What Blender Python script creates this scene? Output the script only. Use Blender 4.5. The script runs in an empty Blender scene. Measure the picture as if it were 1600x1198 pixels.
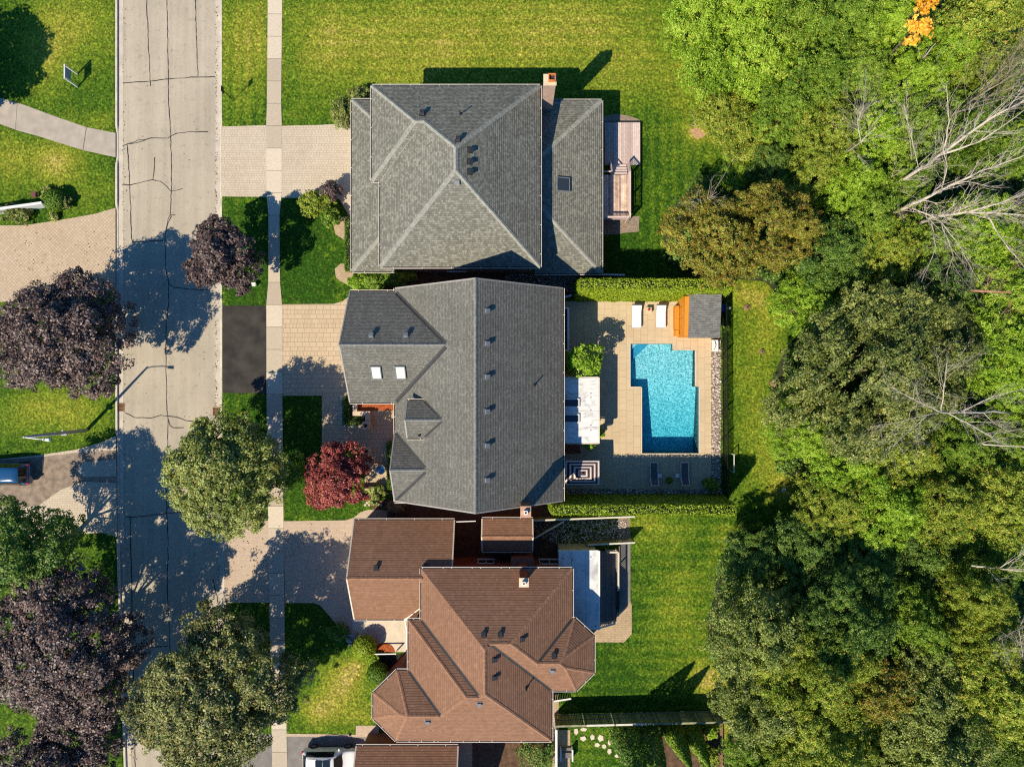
import bpy, bmesh, math, random
import numpy as np
from mathutils import Vector, Matrix

# ------------------------------------------------------------------ camera, sky, sun, exposure
scene = bpy.context.scene
COL = scene.collection
CAM_H = 61.73            # drone height above the lawn, metres
FPX = 1111.1             # focal length in photo pixels (1600 px wide frame)
cam_d = bpy.data.cameras.new("camera")
cam_d.sensor_width = 36.0
cam_d.lens = 36.0 * FPX / 1600.0
cam_d.clip_start = 0.5
cam_d.clip_end = 3000.0
cam = bpy.data.objects.new("camera", cam_d)
cam.location = (0, 0, CAM_H)
COL.objects.link(cam)
scene.camera = cam

SUN_EL = math.radians(47.0)
SUN_DIR = Vector((-0.69 * math.cos(SUN_EL), -0.725 * math.cos(SUN_EL), math.sin(SUN_EL))).normalized()
world = bpy.data.worlds.new("World")
scene.world = world
world.use_nodes = True
wn = world.node_tree
sky = wn.nodes.new("ShaderNodeTexSky")
sky.sky_type = 'NISHITA'
sky.sun_disc = False
sky.sun_elevation = SUN_EL
sky.sun_rotation = math.radians(223.6)
sky.air_density = 1.0
sky.dust_density = 0.4
sky.ozone_density = 2.5
blue = wn.nodes.new("ShaderNodeMix")      # clear deep blue sky
blue.data_type = 'RGBA'; blue.blend_type = 'MULTIPLY'
blue.inputs[0].default_value = 1.0
blue.inputs[7].default_value = (0.50, 1.25, 1.95, 1.0)
wn.links.new(sky.outputs[0], blue.inputs[6])
wn.links.new(blue.outputs[2], wn.nodes["Background"].inputs[0])
wn.nodes["Background"].inputs[1].default_value = 0.055
sd = bpy.data.lights.new("sun", 'SUN')
sd.energy = 5.0
sd.angle = math.radians(0.5)
sd.color = (1.0, 0.895, 0.715)
sun = bpy.data.objects.new("sun", sd)
sun.rotation_euler = (-SUN_DIR).to_track_quat('-Z', 'Y').to_euler()
sun.location = SUN_DIR * 200
COL.objects.link(sun)
scene.view_settings.view_transform = 'Standard'
scene.view_settings.look = 'None'
scene.view_settings.exposure = 0.33
scene.view_settings.gamma = 1.0
scene.view_settings.use_curve_mapping = False
try:
    scene.cycles.max_bounces = 6
    scene.cycles.transparent_max_bounces = 8
    scene.cycles.use_denoising = False
    scene.cycles.filter_width = 1.2
except Exception:
    pass

def W(px, py, z=0.0):
    """A point seen at photo pixel (px, py) that stands z metres above the lawn."""
    s = (CAM_H - z) / FPX
    return Vector(((px - 800.0) * s, (599.0 - py) * s, z))

def W2(px, py, z=0.0):
    v = W(px, py, z)
    return (v.x, v.y)

# ------------------------------------------------------------------ material helpers
def new_mat(name, rough=0.8, spec=0.3):
    m = bpy.data.materials.new(name)
    m.use_nodes = True
    b = m.node_tree.nodes["Principled BSDF"]
    b.inputs["Roughness"].default_value = rough
    b.inputs["Specular IOR Level"].default_value = spec
    return m, m.node_tree, b

def setc(sock, c):
    sock.default_value = (c[0], c[1], c[2], 1.0)

def coord(nt, kind="Object", scale=(1, 1, 1), rot=0.0, loc=(0, 0, 0)):
    t = nt.nodes.new("ShaderNodeTexCoord")
    mp = nt.nodes.new("ShaderNodeMapping")
    mp.inputs["Scale"].default_value = scale
    mp.inputs["Rotation"].default_value = (0, 0, rot)
    mp.inputs["Location"].default_value = loc
    nt.links.new(t.outputs[kind], mp.inputs["Vector"])
    return mp.outputs["Vector"]

def noise(nt, vec, scale, detail=3.0, rough=0.55, dist=0.0):
    n = nt.nodes.new("ShaderNodeTexNoise")
    n.inputs["Scale"].default_value = scale
    n.inputs["Detail"].default_value = detail
    n.inputs["Roughness"].default_value = rough
    n.inputs["Distortion"].default_value = dist
    if vec is not None:
        nt.links.new(vec, n.inputs["Vector"])
    return n.outputs["Fac"]

def ramp(nt, fac, stops):
    r = nt.nodes.new("ShaderNodeValToRGB")
    el = r.color_ramp.elements
    while len(el) < len(stops):
        el.new(0.5)
    for e, (p, c) in zip(el, stops):
        e.position = p
        if not hasattr(c, "__len__"):
            c = (c, c, c)
        e.color = (c[0], c[1], c[2], 1)
    nt.links.new(fac, r.inputs["Fac"])
    return r.outputs["Color"]

def mixc(nt, fac, a, b, mode='MIX'):
    n = nt.nodes.new("ShaderNodeMix")
    n.data_type = 'RGBA'
    n.blend_type = mode
    for s, v in ((n.inputs[0], fac), (n.inputs[6], a), (n.inputs[7], b)):
        if isinstance(v, (int, float)):
            s.default_value = v
        elif isinstance(v, (tuple, list)):
            setc(s, v)
        else:
            nt.links.new(v, s)
    return n.outputs[2]

def mth(nt, op, a, b=None):
    n = nt.nodes.new("ShaderNodeMath")
    n.operation = op
    for i, v in enumerate((a, b)):
        if v is None:
            continue
        if isinstance(v, (int, float)):
            n.inputs[i].default_value = v
        else:
            nt.links.new(v, n.inputs[i])
    return n.outputs[0]

def bump(nt, bsdf, height, strength=0.5, dist=0.02):
    b = nt.nodes.new("ShaderNodeBump")
    b.inputs["Strength"].default_value = strength
    b.inputs["Distance"].default_value = dist
    nt.links.new(height, b.inputs["Height"])
    nt.links.new(b.outputs[0], bsdf.inputs["Normal"])

def attr(nt, name, kind='GEOMETRY'):
    a = nt.nodes.new("ShaderNodeAttribute")
    a.attribute_name = name
    a.attribute_type = kind
    return a.outputs["Fac"]

def plain(name, c, rough=0.6, var=0.12, scale=3.0, spec=0.3, metal=0.0, bmp=0.0):
    m, nt, b = new_mat(name, rough, spec)
    v = coord(nt)
    f = noise(nt, v, scale, 4)
    lo = [x * (1 - var) for x in c]
    hi = [min(1, x * (1 + var)) for x in c]
    nt.links.new(ramp(nt, f, [(0.3, lo), (0.7, hi)]), b.inputs["Base Color"])
    b.inputs["Metallic"].default_value = metal
    if bmp:
        bump(nt, b, noise(nt, v, scale * 8, 3), bmp, 0.02)
    return m

def brick_node(nt, vec, c1, c2, mortar, w, h, msize=0.02, offset=0.5, freq=2, squash=1.0, sfreq=2, bias=0.0, smooth=0.1):
    t = nt.nodes.new("ShaderNodeTexBrick")
    nt.links.new(vec, t.inputs["Vector"])
    setc(t.inputs["Color1"], c1); setc(t.inputs["Color2"], c2); setc(t.inputs["Mortar"], mortar)
    t.inputs["Scale"].default_value = 1.0
    t.inputs["Mortar Size"].default_value = msize
    t.inputs["Mortar Smooth"].default_value = smooth
    t.inputs["Bias"].default_value = bias
    t.inputs["Brick Width"].default_value = w
    t.inputs["Row Height"].default_value = h
    t.offset = offset; t.offset_frequency = freq; t.squash = squash; t.squash_frequency = sfreq
    return t

def paver(name, c1, c2, mortar, w, h, rot=0.0, msize=0.012, var=0.25, squash=1.0, offset=0.5, stain=(0.5, 0.45, 0.4), stain_amt=0.35):
    m, nt, b = new_mat(name, 0.85, 0.25)
    v = coord(nt, "Object", (1, 1, 1), rot)
    t = brick_node(nt, v, c1, c2, mortar, w, h, msize, offset, 2, squash, 3)
    n1 = noise(nt, v, 0.35, 5, 0.6)
    n2 = noise(nt, v, 9.0, 4, 0.7)
    c = mixc(nt, ramp(nt, n1, [(0.42, 0.0), (0.75, stain_amt)]), t.outputs["Color"], mixc(nt, 1.0, t.outputs["Color"], stain, 'MULTIPLY'))
    c = mixc(nt, 1.0, c, ramp(nt, n2, [(0.25, 1 - var), (0.75, 1 + var * 0.4)]), 'MULTIPLY')
    nt.links.new(c, b.inputs["Base Color"])
    h_ = mth(nt, 'ADD', mth(nt, 'MULTIPLY', t.outputs["Fac"], -1.0), mth(nt, 'MULTIPLY', n2, 0.5))
    bump(nt, b, h_, 0.5, 0.012)
    return m

def shingle(name, c1, c2, gap, w=0.32, row=0.145, var=0.3, bias=0.0, rowshade=0.5, streak=0.25, step=0.016):
    m, nt, b = new_mat(name, 0.9, 0.2)
    v = coord(nt, "UV")
    nj = nt.nodes.new("ShaderNodeTexNoise"); nj.inputs["Scale"].default_value = 0.9
    nt.links.new(v, nj.inputs["Vector"])
    t = brick_node(nt, v, c1, c2, gap, w, row, 0.006, 0.43, 2, 0.75, 3, bias)
    t2 = brick_node(nt, v, (0.9, 0.9, 0.9), (1.1, 1.1, 1.1), (1, 1, 1), w * 1.37, row, 0.0, 0.37, 3, 0.8, 2)
    sx = nt.nodes.new("ShaderNodeSeparateXYZ")
    nt.links.new(v, sx.inputs[0])
    fr = mth(nt, 'FRACT', mth(nt, 'DIVIDE', sx.outputs["Y"], row))
    line = ramp(nt, fr, [(0.0, 1 - rowshade), (0.2, 1.0), (1.0, 1.0)])  # shadow under each course edge, painted into the shingle colour
    n1 = noise(nt, v, 0.30, 5, 0.65)
    n2 = noise(nt, v, 9.0, 4, 0.75)
    vs = coord(nt, "UV", (1.3, 0.12, 1.0))
    n3 = noise(nt, vs, 1.0, 4, 0.6)
    c = mixc(nt, 1.0, t.outputs["Color"], t2.outputs["Color"], 'MULTIPLY')
    c = mixc(nt, 1.0, c, line, 'MULTIPLY')
    c = mixc(nt, 1.0, c, ramp(nt, n1, [(0.3, 1 - streak), (0.7, 1 + streak * 0.5)]), 'MULTIPLY')
    c = mixc(nt, 1.0, c, ramp(nt, n3, [(0.3, 1 - streak * 0.5), (0.7, 1 + streak * 0.3)]), 'MULTIPLY')
    c = mixc(nt, 1.0, c, ramp(nt, n2, [(0.25, 1 - var), (0.75, 1 + var)]), 'MULTIPLY')
    nt.links.new(c, b.inputs["Base Color"])
    saw = ramp(nt, fr, [(0.0, 0.0), (0.16, 1.0), (1.0, 0.25)])
    h_ = mth(nt, 'ADD', saw, mth(nt, 'MULTIPLY', n2, 0.35))
    bump(nt, b, h_, 1.0, step)
    return m

def leaf_mat(name, dark, mid, light, accent=None, acc=0.0, trans=0.25, gloss=0.4, rough=0.45):
    m, nt, b = new_mat(name, rough, gloss)
    t = attr(nt, "tint")
    oi = nt.nodes.new("ShaderNodeObjectInfo")
    f = mth(nt, 'ADD', t, mth(nt, 'MULTIPLY', mth(nt, 'SUBTRACT', oi.outputs["Random"], 0.5), 0.22))
    c = ramp(nt, f, [(0.05, dark), (0.5, mid), (0.95, light)])
    if accent is not None:
        a = attr(nt, "accent")
        c = mixc(nt, ramp(nt, a, [(1.0 - acc - 0.05, 0.0), (min(1.0, 1.0 - acc + 0.05), 1.0)]), c, accent)
    nt.links.new(c, b.inputs["Base Color"])
    tr = nt.nodes.new("ShaderNodeBsdfTranslucent")
    c2 = mixc(nt, 1.0, c, (1.25, 1.3, 0.6), 'MULTIPLY')
    nt.links.new(c2, tr.inputs["Color"])
    mx = nt.nodes.new("ShaderNodeMixShader")
    mx.inputs[0].default_value = trans
    nt.links.new(b.outputs[0], mx.inputs[1]); nt.links.new(tr.outputs[0], mx.inputs[2])
    nt.links.new(mx.outputs[0], nt.nodes["Material Output"].inputs["Surface"])
    return m

def tint_mat(name, stops, rough=0.8, nscale=20.0, nvar=0.2, spec=0.3):
    """colour per face from the mesh's own 'tint' attribute (stones, slabs, boards)"""
    m, nt, b = new_mat(name, rough, spec)
    c = ramp(nt, attr(nt, "tint"), stops)
    v = coord(nt)
    c = mixc(nt, 1.0, c, ramp(nt, noise(nt, v, nscale, 4, 0.65), [(0.25, 1 - nvar), (0.75, 1 + nvar)]), 'MULTIPLY')
    nt.links.new(c, b.inputs["Base Color"])
    return m

# ------------------------------------------------------------------ object helpers
def tag(o, label=None, cat=None, group=None, kind=None):
    if label: o["label"] = label
    if cat: o["category"] = cat
    if group: o["group"] = group
    if kind: o["kind"] = kind
    return o

def thing(name, label, cat, loc=(0, 0, 0), rotz=0.0, group=None):
    o = bpy.data.objects.new(name, None)
    o.empty_display_size = 0.3
    o.location = loc
    o.rotation_euler = (0, 0, rotz)
    COL.objects.link(o)
    return tag(o, label, cat, group)

class MB:
    """collects shapes and links them as one mesh object"""
    def __init__(s):
        s.v = []; s.f = []; s.m = []; s.uv = {}; s.t = []
    def face(s, pts, mat=0, uv=None, tint=0.5):
        i = len(s.v)
        s.v.extend([tuple(p) for p in pts])
        s.f.append(list(range(i, i + len(pts))))
        s.m.append(mat); s.t.append(tint)
        if uv is not None: s.uv[len(s.f) - 1] = uv
    def box(s, x0, x1, y0, y1, z0, z1, mat=0, tint=0.5):
        a = [(x0, y0, z0), (x1, y0, z0), (x1, y1, z0), (x0, y1, z0), (x0, y0, z1), (x1, y0, z1), (x1, y1, z1), (x0, y1, z1)]
        for q in ((0, 3, 2, 1), (4, 5, 6, 7), (0, 1, 5, 4), (1, 2, 6, 5), (2, 3, 7, 6), (3, 0, 4, 7)):
            s.face([a[k] for k in q], mat, None, tint)
    def hexa(s, b4, t4, mat=0, tint=0.5):
        a = list(b4) + list(t4)
        for q in ((3, 2, 1, 0), (4, 5, 6, 7), (0, 1, 5, 4), (1, 2, 6, 5), (2, 3, 7, 6), (3, 0, 4, 7)):
            s.face([a[k] for k in q], mat, None, tint)
    def bar(s, p, q, w, h, mat=0, tint=0.5):
        """box from p to q; w across, h up"""
        p = Vector(p); q = Vector(q)
        d = (q - p).normalized()
        up = Vector((0, 0, 1)) if abs(d.z) < 0.95 else Vector((0, 1, 0))
        side = d.cross(up).normalized() * (w / 2)
        up2 = side.cross(d).normalized() * (h / 2)
        s.hexa([p - side - up2, p + side - up2, q + side - up2, q - side - up2],
               [p - side + up2, p + side + up2, q + side + up2, q - side + up2], mat, tint)
    def prism(s, poly, z0, z1, mat=0, tint=0.5, bottom=False, sidemat=None):
        n = len(poly)
        s.face([(x, y, z1) for x, y in poly], mat, None, tint)
        if bottom: s.face([(x, y, z0) for x, y in reversed(poly)], mat, None, tint)
        for i in range(n):
            a = poly[i]; b = poly[(i + 1) % n]
            s.face([(a[0], a[1], z0), (b[0], b[1], z0), (b[0], b[1], z1), (a[0], a[1], z1)], mat if sidemat is None else sidemat, None, tint)
    def tube(s, pts, rad, n=8, mat=0, cap=True, tint=0.5):
        pts = [Vector(p) for p in pts]
        rings = []
        for i, p in enumerate(pts):
            d = (pts[min(i + 1, len(pts) - 1)] - pts[max(i - 1, 0)]).normalized()
            u = d.orthogonal().normalized() if abs(d.z) < 0.9 else d.cross(Vector((1, 0, 0))).normalized()
            w = d.cross(u)
            r = rad[i] if hasattr(rad, "__len__") else rad
            i0 = len(s.v)
            for k in range(n):
                a = 2 * math.pi * k / n
                s.v.append(tuple(p + u * math.cos(a) * r + w * math.sin(a) * r))
            rings.append(i0)
        for a, b in zip(rings, rings[1:]):
            for k in range(n):
                s.f.append([a + k, a + (k + 1) % n, b + (k + 1) % n, b + k]); s.m.append(mat); s.t.append(tint)
        if cap:
            s.f.append([rings[-1] + k for k in range(n)]); s.m.append(mat); s.t.append(tint)
            s.f.append([rings[0] + k for k in reversed(range(n))]); s.m.append(mat); s.t.append(tint)
    def disc(s, c, r, n=20, mat=0, z=None):
        s.face([(c[0] + r * math.cos(2 * math.pi * k / n), c[1] + r * math.sin(2 * math.pi * k / n), c[2] if z is None else z) for k in range(n)], mat)
    def lathe(s, c, prof, n=20, mat=0):
        """prof: list of (radius, z)"""
        c = Vector(c); i0 = len(s.v)
        for r, z in prof:
            for k in range(n):
                a = 2 * math.pi * k / n
                s.v.append((c.x + r * math.cos(a), c.y + r * math.sin(a), c.z + z))
        for j in range(len(prof) - 1):
            for k in range(n):
                s.f.append([i0 + j * n + k, i0 + j * n + (k + 1) % n, i0 + (j + 1) * n + (k + 1) % n, i0 + (j + 1) * n + k]); s.m.append(mat); s.t.append(0.5)
        s.f.append([i0 + (len(prof) - 1) * n + k for k in range(n)]); s.m.append(mat); s.t.append(0.5)
    def build(s, name, mats, parent=None, local=False, smooth=False, recalc=True, bevel=0.0, subsurf=0):
        me = bpy.data.meshes.new(name)
        me.from_pydata(s.v, [], s.f)
        if not hasattr(mats, "__len__"): mats = [mats]
        for m in mats: me.materials.append(m)
        me.polygons.foreach_set("material_index", s.m)
        if smooth: me.polygons.foreach_set("use_smooth", [True] * len(s.f))
        a = me.attributes.new("tint", 'FLOAT', 'FACE')
        a.data.foreach_set("value", s.t)
        if s.uv:
            ul = me.uv_layers.new(name="UVMap")
            for fi, uvs in s.uv.items():
                p = me.polygons[fi]
                for k, li in enumerate(p.loop_indices):
                    ul.data[li].uv = uvs[k]
        if recalc and not s.uv:
            bm = bmesh.new(); bm.from_mesh(me)
            if bevel or subsurf or smooth: bmesh.ops.remove_doubles(bm, verts=bm.verts, dist=1e-4)
            bmesh.ops.recalc_face_normals(bm, faces=bm.faces)
            bm.to_mesh(me); bm.free()
        o = bpy.data.objects.new(name, me)
        COL.objects.link(o)
        if bevel:
            md = o.modifiers.new("bevel", 'BEVEL'); md.width = bevel; md.segments = 2; md.limit_method = 'ANGLE'
        if subsurf:
            md = o.modifiers.new("subsurf", 'SUBSURF'); md.levels = subsurf; md.render_levels = subsurf
        if parent is not None:
            o.parent = parent
            if not local:
                off = Vector((0, 0, 0)); q = parent
                while q is not None:
                    off += Vector(q.location); q = q.parent
                o.location = -off
        return o

def structure(mb, name, mats, label, cat, **k):
    o = mb.build(name, mats, **k)
    return tag(o, label, cat, None, "structure")

def pxpoly(pts, z=0.0):
    return [W2(x, y, z) for x, y in pts]

def area(poly):
    return 0.5 * sum(poly[i][0] * poly[(i + 1) % len(poly)][1] - poly[(i + 1) % len(poly)][0] * poly[i][1] for i in range(len(poly)))

def ccw(poly):
    return poly if area(poly) > 0 else poly[::-1]

def inside(poly, x, y):
    """vectorised point in polygon"""
    x = np.asarray(x); y = np.asarray(y)
    r = np.zeros(x.shape, bool)
    n = len(poly)
    for i in range(n):
        x0, y0 = poly[i]; x1, y1 = poly[(i + 1) % n]
        c = ((y0 > y) != (y1 > y))
        with np.errstate(divide='ignore', invalid='ignore'):
            xi = (x1 - x0) * (y - y0) / (y1 - y0 + 1e-12) + x0
        r ^= c & (x < xi)
    return r

def sheet(name, pts, z, mat, label, cat, px=True, thick=0.05):
    poly = ccw(pxpoly(pts) if px else pts)
    mb = MB(); mb.prism(poly, z - thick, z)
    return structure(mb, name, mat, label, cat)

def wiggle(poly, step=0.6, amp=0.035, seed=1):
    r = random.Random(seed)
    out = []
    n = len(poly)
    for i in range(n):
        a = Vector(poly[i]); b = Vector(poly[(i + 1) % n])
        L = (b - a).length
        k = max(1, int(L / step))
        nn = Vector((-(b - a).y, (b - a).x)).normalized() if L > 0 else Vector((0, 0))
        for j in range(k):
            p = a + (b - a) * (j / k)
            if j > 0: p = p + nn * r.uniform(-amp, amp)
            out.append((p.x, p.y))
    return out

# ------------------------------------------------------------------ ground
RL = [(-2000, 181), (600, 181), (830, 182.5), (960, 186.5), (1198, 194.5), (1260, 196.5), (3200, 230)]
RR = [(-2000, 346), (600, 346), (800, 347.5), (900, 350.5), (1000, 353), (1198, 358), (1260, 360), (3200, 394)]
def interp(tab, y):
    return float(np.interp(y, [a for a, _ in tab], [b for _, b in tab]))
def rlx(Y):   # world y -> world x of the left kerb
    return (interp(RL, 599 - Y * 18.0) - 800) / 18.0
def rrx(Y):
    return (interp(RR, 599 - Y * 18.0) - 800) / 18.0

POOL = [(985, 537), (1051, 537), (1051, 547), (1086, 547), (1086, 604), (1092, 604), (1092, 708), (1003, 708), (1003, 604), (985, 604)]

# lawn dryness: (px, py, rx, ry, amount)
DRY = [(560, 40, 160, 60, .40), (780, 60, 170, 70, .45), (960, 110, 80, 60, .42), (900, 30, 120, 50, .32), (1085, 150, 40, 60, .55), (1090, 208, 14, 10, .9),
       (640, 110, 130, 50, .35), (500, 90, 70, 60, .3),
       (120, 40, 70, 70, .38), (70, 90, 40, 60, .32), (85, 255, 45, 35, .6), (15, 245, 30, 35, .4), (150, 190, 40, 20, .25), (150, 310, 40, 30, .2), (120, 640, 60, 40, .32), (40, 650, 50, 40, .25),
       (380, 60, 40, 80, .32), (370, 150, 30, 50, .12),
       (535, 1065, 34, 34, .72), (500, 1110, 32, 24, .6), (560, 1040, 20, 16, .4), (560, 1120, 30, 20, .35),
       (1165, 460, 36, 22, .50), (1205, 480, 30, 26, .38), (1180, 560, 40, 60, .20), (1190, 660, 40, 70, .24), (1215, 740, 40, 50, .32), (1225, 770, 25, 25, .3), (1200, 520, 30, 30, .2),
       (1050, 955, 40, 36, .20), (1030, 830, 50, 25, .14), (1010, 840, 30, 30, .10), (1110, 1060, 36, 30, .65), (1085, 1000, 40, 40, .16), (1130, 1130, 30, 40, .5), (1060, 900, 60, 30, .2),
       (1140, 840, 40, 30, .22), (990, 815, 40, 10, .3)]
LUSH = [(380, 420, 60, 200, .5), (490, 400, 70, 90, .8), (480, 700, 60, 90, .8), (500, 1000, 60, 60, .5), (930, 1040, 60, 40, .35), (990, 300, 40, 80, .3), (100, 120, 60, 40, .25), (980, 930, 40, 80, .25), (960, 410, 60, 40, .6)]

def make_ground():
    rng = np.random.default_rng(5)
    ys = np.concatenate([[-900, -500, -250, -120, -70, -50], np.arange(-38, 38.01, 0.36), [50, 70, 120, 250, 500, 900]])
    nl, nr = 62, 280
    rows = []; zrow = []
    for Y in ys:
        a, b = rlx(Y), rrx(Y)
        xs = np.concatenate([[-900, -500, -250, -120, -75, -55], np.linspace(-47, a - 0.05, nl), [a + 0.12, b - 0.02], np.linspace(b + 0.06, 50, nr), [60, 80, 130, 250, 500, 900]])
        z = np.zeros(len(xs)); z[6 + nl] = -0.4; z[7 + nl] = -0.4
        rows.append(xs); zrow.append(z)
    X = np.array(rows); Z = np.array(zrow)
    Yg = np.repeat(ys[:, None], X.shape[1], 1)
    pool = ccw(pxpoly(POOL))
    dip = np.zeros(X.shape, bool)
    for dx in (-0.5, 0, 0.5):
        for dy in (-0.5, 0, 0.5):
            dip |= inside(pool, X + dx, Yg + dy)
    Z[dip] = -2.2
    PX = X * 18 + 800; PY = 599 - Yg * 18
    dry = np.zeros(X.shape); lush = np.zeros(X.shape)
    for (cx, cy, rx, ry, a) in DRY:
        dry = np.maximum(dry, 0) + a * np.exp(-(((PX - cx) / rx) ** 2 + ((PY - cy) / ry) ** 2))
    for (cx, cy, rx, ry, a) in LUSH:
        lush += a * np.exp(-(((PX - cx) / rx) ** 2 + ((PY - cy) / ry) ** 2))
    north = np.clip((200 - PY) / 120, 0, 1) * np.clip((PX - 440) / 60, 0, 1)
    dry = dry * np.where(north > 0.05, 0.52, 1.0) + 0.12 * north + 0.10
    mowh = np.clip(north + ((PX > 880) & (PY > 790)) * 1.0, 0, 1)
    mowv = ((PX > 345) & (PX < 420)) * 1.0 + ((PX > 930) & (PY > 170) & (PY < 460)) * 0.9
    mowd = ((PX > 440) & (PX < 560) & (PY > 300) & (PY < 480)) * 1.0
    nrow, ncol = X.shape
    me = bpy.data.meshes.new("lawn")
    v = np.stack([X, Yg, Z], -1).reshape(-1, 3)
    idx = np.arange(nrow * ncol).reshape(nrow, ncol)
    q = np.stack([idx[:-1, :-1], idx[:-1, 1:], idx[1:, 1:], idx[1:, :-1]], -1).reshape(-1, 4)
    me.vertices.add(len(v)); me.vertices.foreach_set("co", v.ravel())
    me.loops.add(q.size); me.loops.foreach_set("vertex_index", q.ravel().astype(np.int32))
    me.polygons.add(len(q)); me.polygons.foreach_set("loop_start", np.arange(0, q.size, 4, dtype=np.int32))
    me.update(calc_edges=True)
    for nm_, arr in (("dry", dry), ("lush", lush), ("mowh", mowh), ("mowv", mowv), ("mowd", mowd)):
        a = me.attributes.new(nm_, 'FLOAT', 'POINT'); a.data.foreach_set("value", np.clip(arr, 0, 1).ravel().astype(np.float32))
    me.materials.append(lawn_material())
    o = bpy.data.objects.new("lawn", me); COL.objects.link(o)
    tag(o, "mown green lawn with dry yellow patches all round the houses", "lawn", None, "structure")

def lawn_material():
    m, nt, b = new_mat("grass", 0.9, 0.12)
    v = coord(nt)
    n_big = noise(nt, v, 0.28, 5, 0.6, 0.4)
    n_mid = noise(nt, v, 1.3, 5, 0.65, 0.5)
    vs = coord(nt, "Object", (1.0, 0.85, 1.0), 0.3)
    n_fine = noise(nt, vs, 5.5, 3, 0.75, 0.6)
    n_tuft = noise(nt, v, 3.0, 4, 0.7, 0.5)
    # mowing stripes
    sx = nt.nodes.new("ShaderNodeSeparateXYZ"); nt.links.new(v, sx.inputs[0])
    def stripes(axis_out, w, ph=0.0):
        return mth(nt, 'SINE', mth(nt, 'ADD', mth(nt, 'MULTIPLY', axis_out, 2 * math.pi / w), mth(nt, 'ADD', mth(nt, 'MULTIPLY', n_big, 1.4), ph)))
    dg = mth(nt, 'ADD', sx.outputs["X"], sx.outputs["Y"])
    st = mth(nt, 'ADD', mth(nt, 'MULTIPLY', stripes(sx.outputs["Y"], 1.05), attr(nt, "mowh")), mth(nt, 'MULTIPLY', stripes(sx.outputs["X"], 1.0), attr(nt, "mowv")))
    st = mth(nt, 'ADD', st, mth(nt, 'MULTIPLY', stripes(dg, 1.3), attr(nt, "mowd")))
    d = mth(nt, 'ADD', attr(nt, "dry"), mth(nt, 'MULTIPLY', mth(nt, 'SUBTRACT', n_mid, 0.5), 0.52))
    d = mth(nt, 'ADD', d, mth(nt, 'MULTIPLY', mth(nt, 'SUBTRACT', n_fine, 0.5), 0.7))
    d = mth(nt, 'ADD', d, mth(nt, 'MULTIPLY', mth(nt, 'SUBTRACT', n_big, 0.5), 0.5))
    d = mth(nt, 'ADD', d, mth(nt, 'MULTIPLY', st, 0.058))
    d = mth(nt, 'SUBTRACT', d, mth(nt, 'MULTIPLY', attr(nt, "lush"), 0.22))
    c = ramp(nt, d, [(0.0, (0.026, 0.076, 0.005)), (0.16, (0.068, 0.130, 0.008)), (0.36, (0.140, 0.190, 0.014)), (0.6, (0.24, 0.245, 0.026)), (0.9, (0.42, 0.32, 0.09))])
    g = ramp(nt, n_fine, [(0.25, 0.42), (0.5, 0.98), (0.75, 1.65)])
    c = mixc(nt, 1.0, c, g, 'MULTIPLY')
    vc = nt.nodes.new("ShaderNodeTexVoronoi"); vc.inputs["Scale"].default_value = 8.5
    nt.links.new(v, vc.inputs["Vector"])
    sc_ = nt.nodes.new("ShaderNodeSeparateColor"); nt.links.new(vc.outputs["Color"], sc_.inputs[0])
    c = mixc(nt, 1.0, c, ramp(nt, sc_.outputs[0], [(0.0, 0.62), (0.5, 0.98), (1.0, 1.45)]), 'MULTIPLY')
    c = mixc(nt, 1.0, c, ramp(nt, n_tuft, [(0.3, 0.75), (0.7, 1.2)]), 'MULTIPLY')
    nt.links.new(c, b.inputs["Base Color"])
    h = mth(nt, 'ADD', n_fine, mth(nt, 'MULTIPLY', n_tuft, 0.7))
    bump(nt, b, h, 0.55, 0.09)
    return m

make_ground()

# ------------------------------------------------------------------ road, kerbs, pavement
def road_material():
    m, nt, b = new_mat("road_surface", 0.9, 0.2)
    v = coord(nt)
    vl = coord(nt, "Object", (1.2, 0.05, 1.0))
    n1 = noise(nt, v, 0.25, 5, 0.6)
    n2 = noise(nt, v, 12, 5, 0.8)
    n3 = noise(nt, vl, 1.2, 4, 0.6)
    n4 = noise(nt, v, 2.2, 4, 0.6)
    c = ramp(nt, n1, [(0.25, (0.39, 0.335, 0.25)), (0.75, (0.50, 0.43, 0.325))])
    c = mixc(nt, 1.0, c, ramp(nt, n3, [(0.3, 0.88), (0.7, 1.08)]), 'MULTIPLY')
    c = mixc(nt, 1.0, c, ramp(nt, n2, [(0.28, 0.72), (0.55, 1.0), (0.8, 1.15)]), 'MULTIPLY')
    c = mixc(nt, 1.0, c, ramp(nt, n4, [(0.30, 0.80), (0.42, 1.0)]), 'MULTIPLY')
    nt.links.new(c, b.inputs["Base Color"])
    bump(nt, b, n2, 0.4, 0.01)
    return m

M = {}
M["road"] = road_material()
M["kerb"] = plain("kerb_concrete", (0.55, 0.48, 0.38), 0.85, 0.16, 2.0, bmp=0.3)
M["gutter"] = plain("gutter_concrete", (0.50, 0.44, 0.35), 0.85, 0.14, 1.2, bmp=0.3)
M["tar"] = plain("crack_sealant", (0.018, 0.017, 0.017), 0.6, 0.3, 3.0)
M["slab"] = tint_mat("pavement_slabs", [(0.0, (0.42, 0.345, 0.255)), (0.5, (0.52, 0.435, 0.32)), (1.0, (0.60, 0.51, 0.385))], 0.85, 6.0, 0.12)
M["joint"] = plain("joint_dirt", (0.16, 0.13, 0.09), 0.95, 0.3, 4)
M["asphalt_dark"] = plain("dark_asphalt", (0.040, 0.034, 0.029), 0.85, 0.5, 0.8, bmp=0.5)
M["asphalt_grey"] = plain("grey_asphalt", (0.20, 0.18, 0.16), 0.85, 0.18, 1.4, bmp=0.5)
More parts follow.
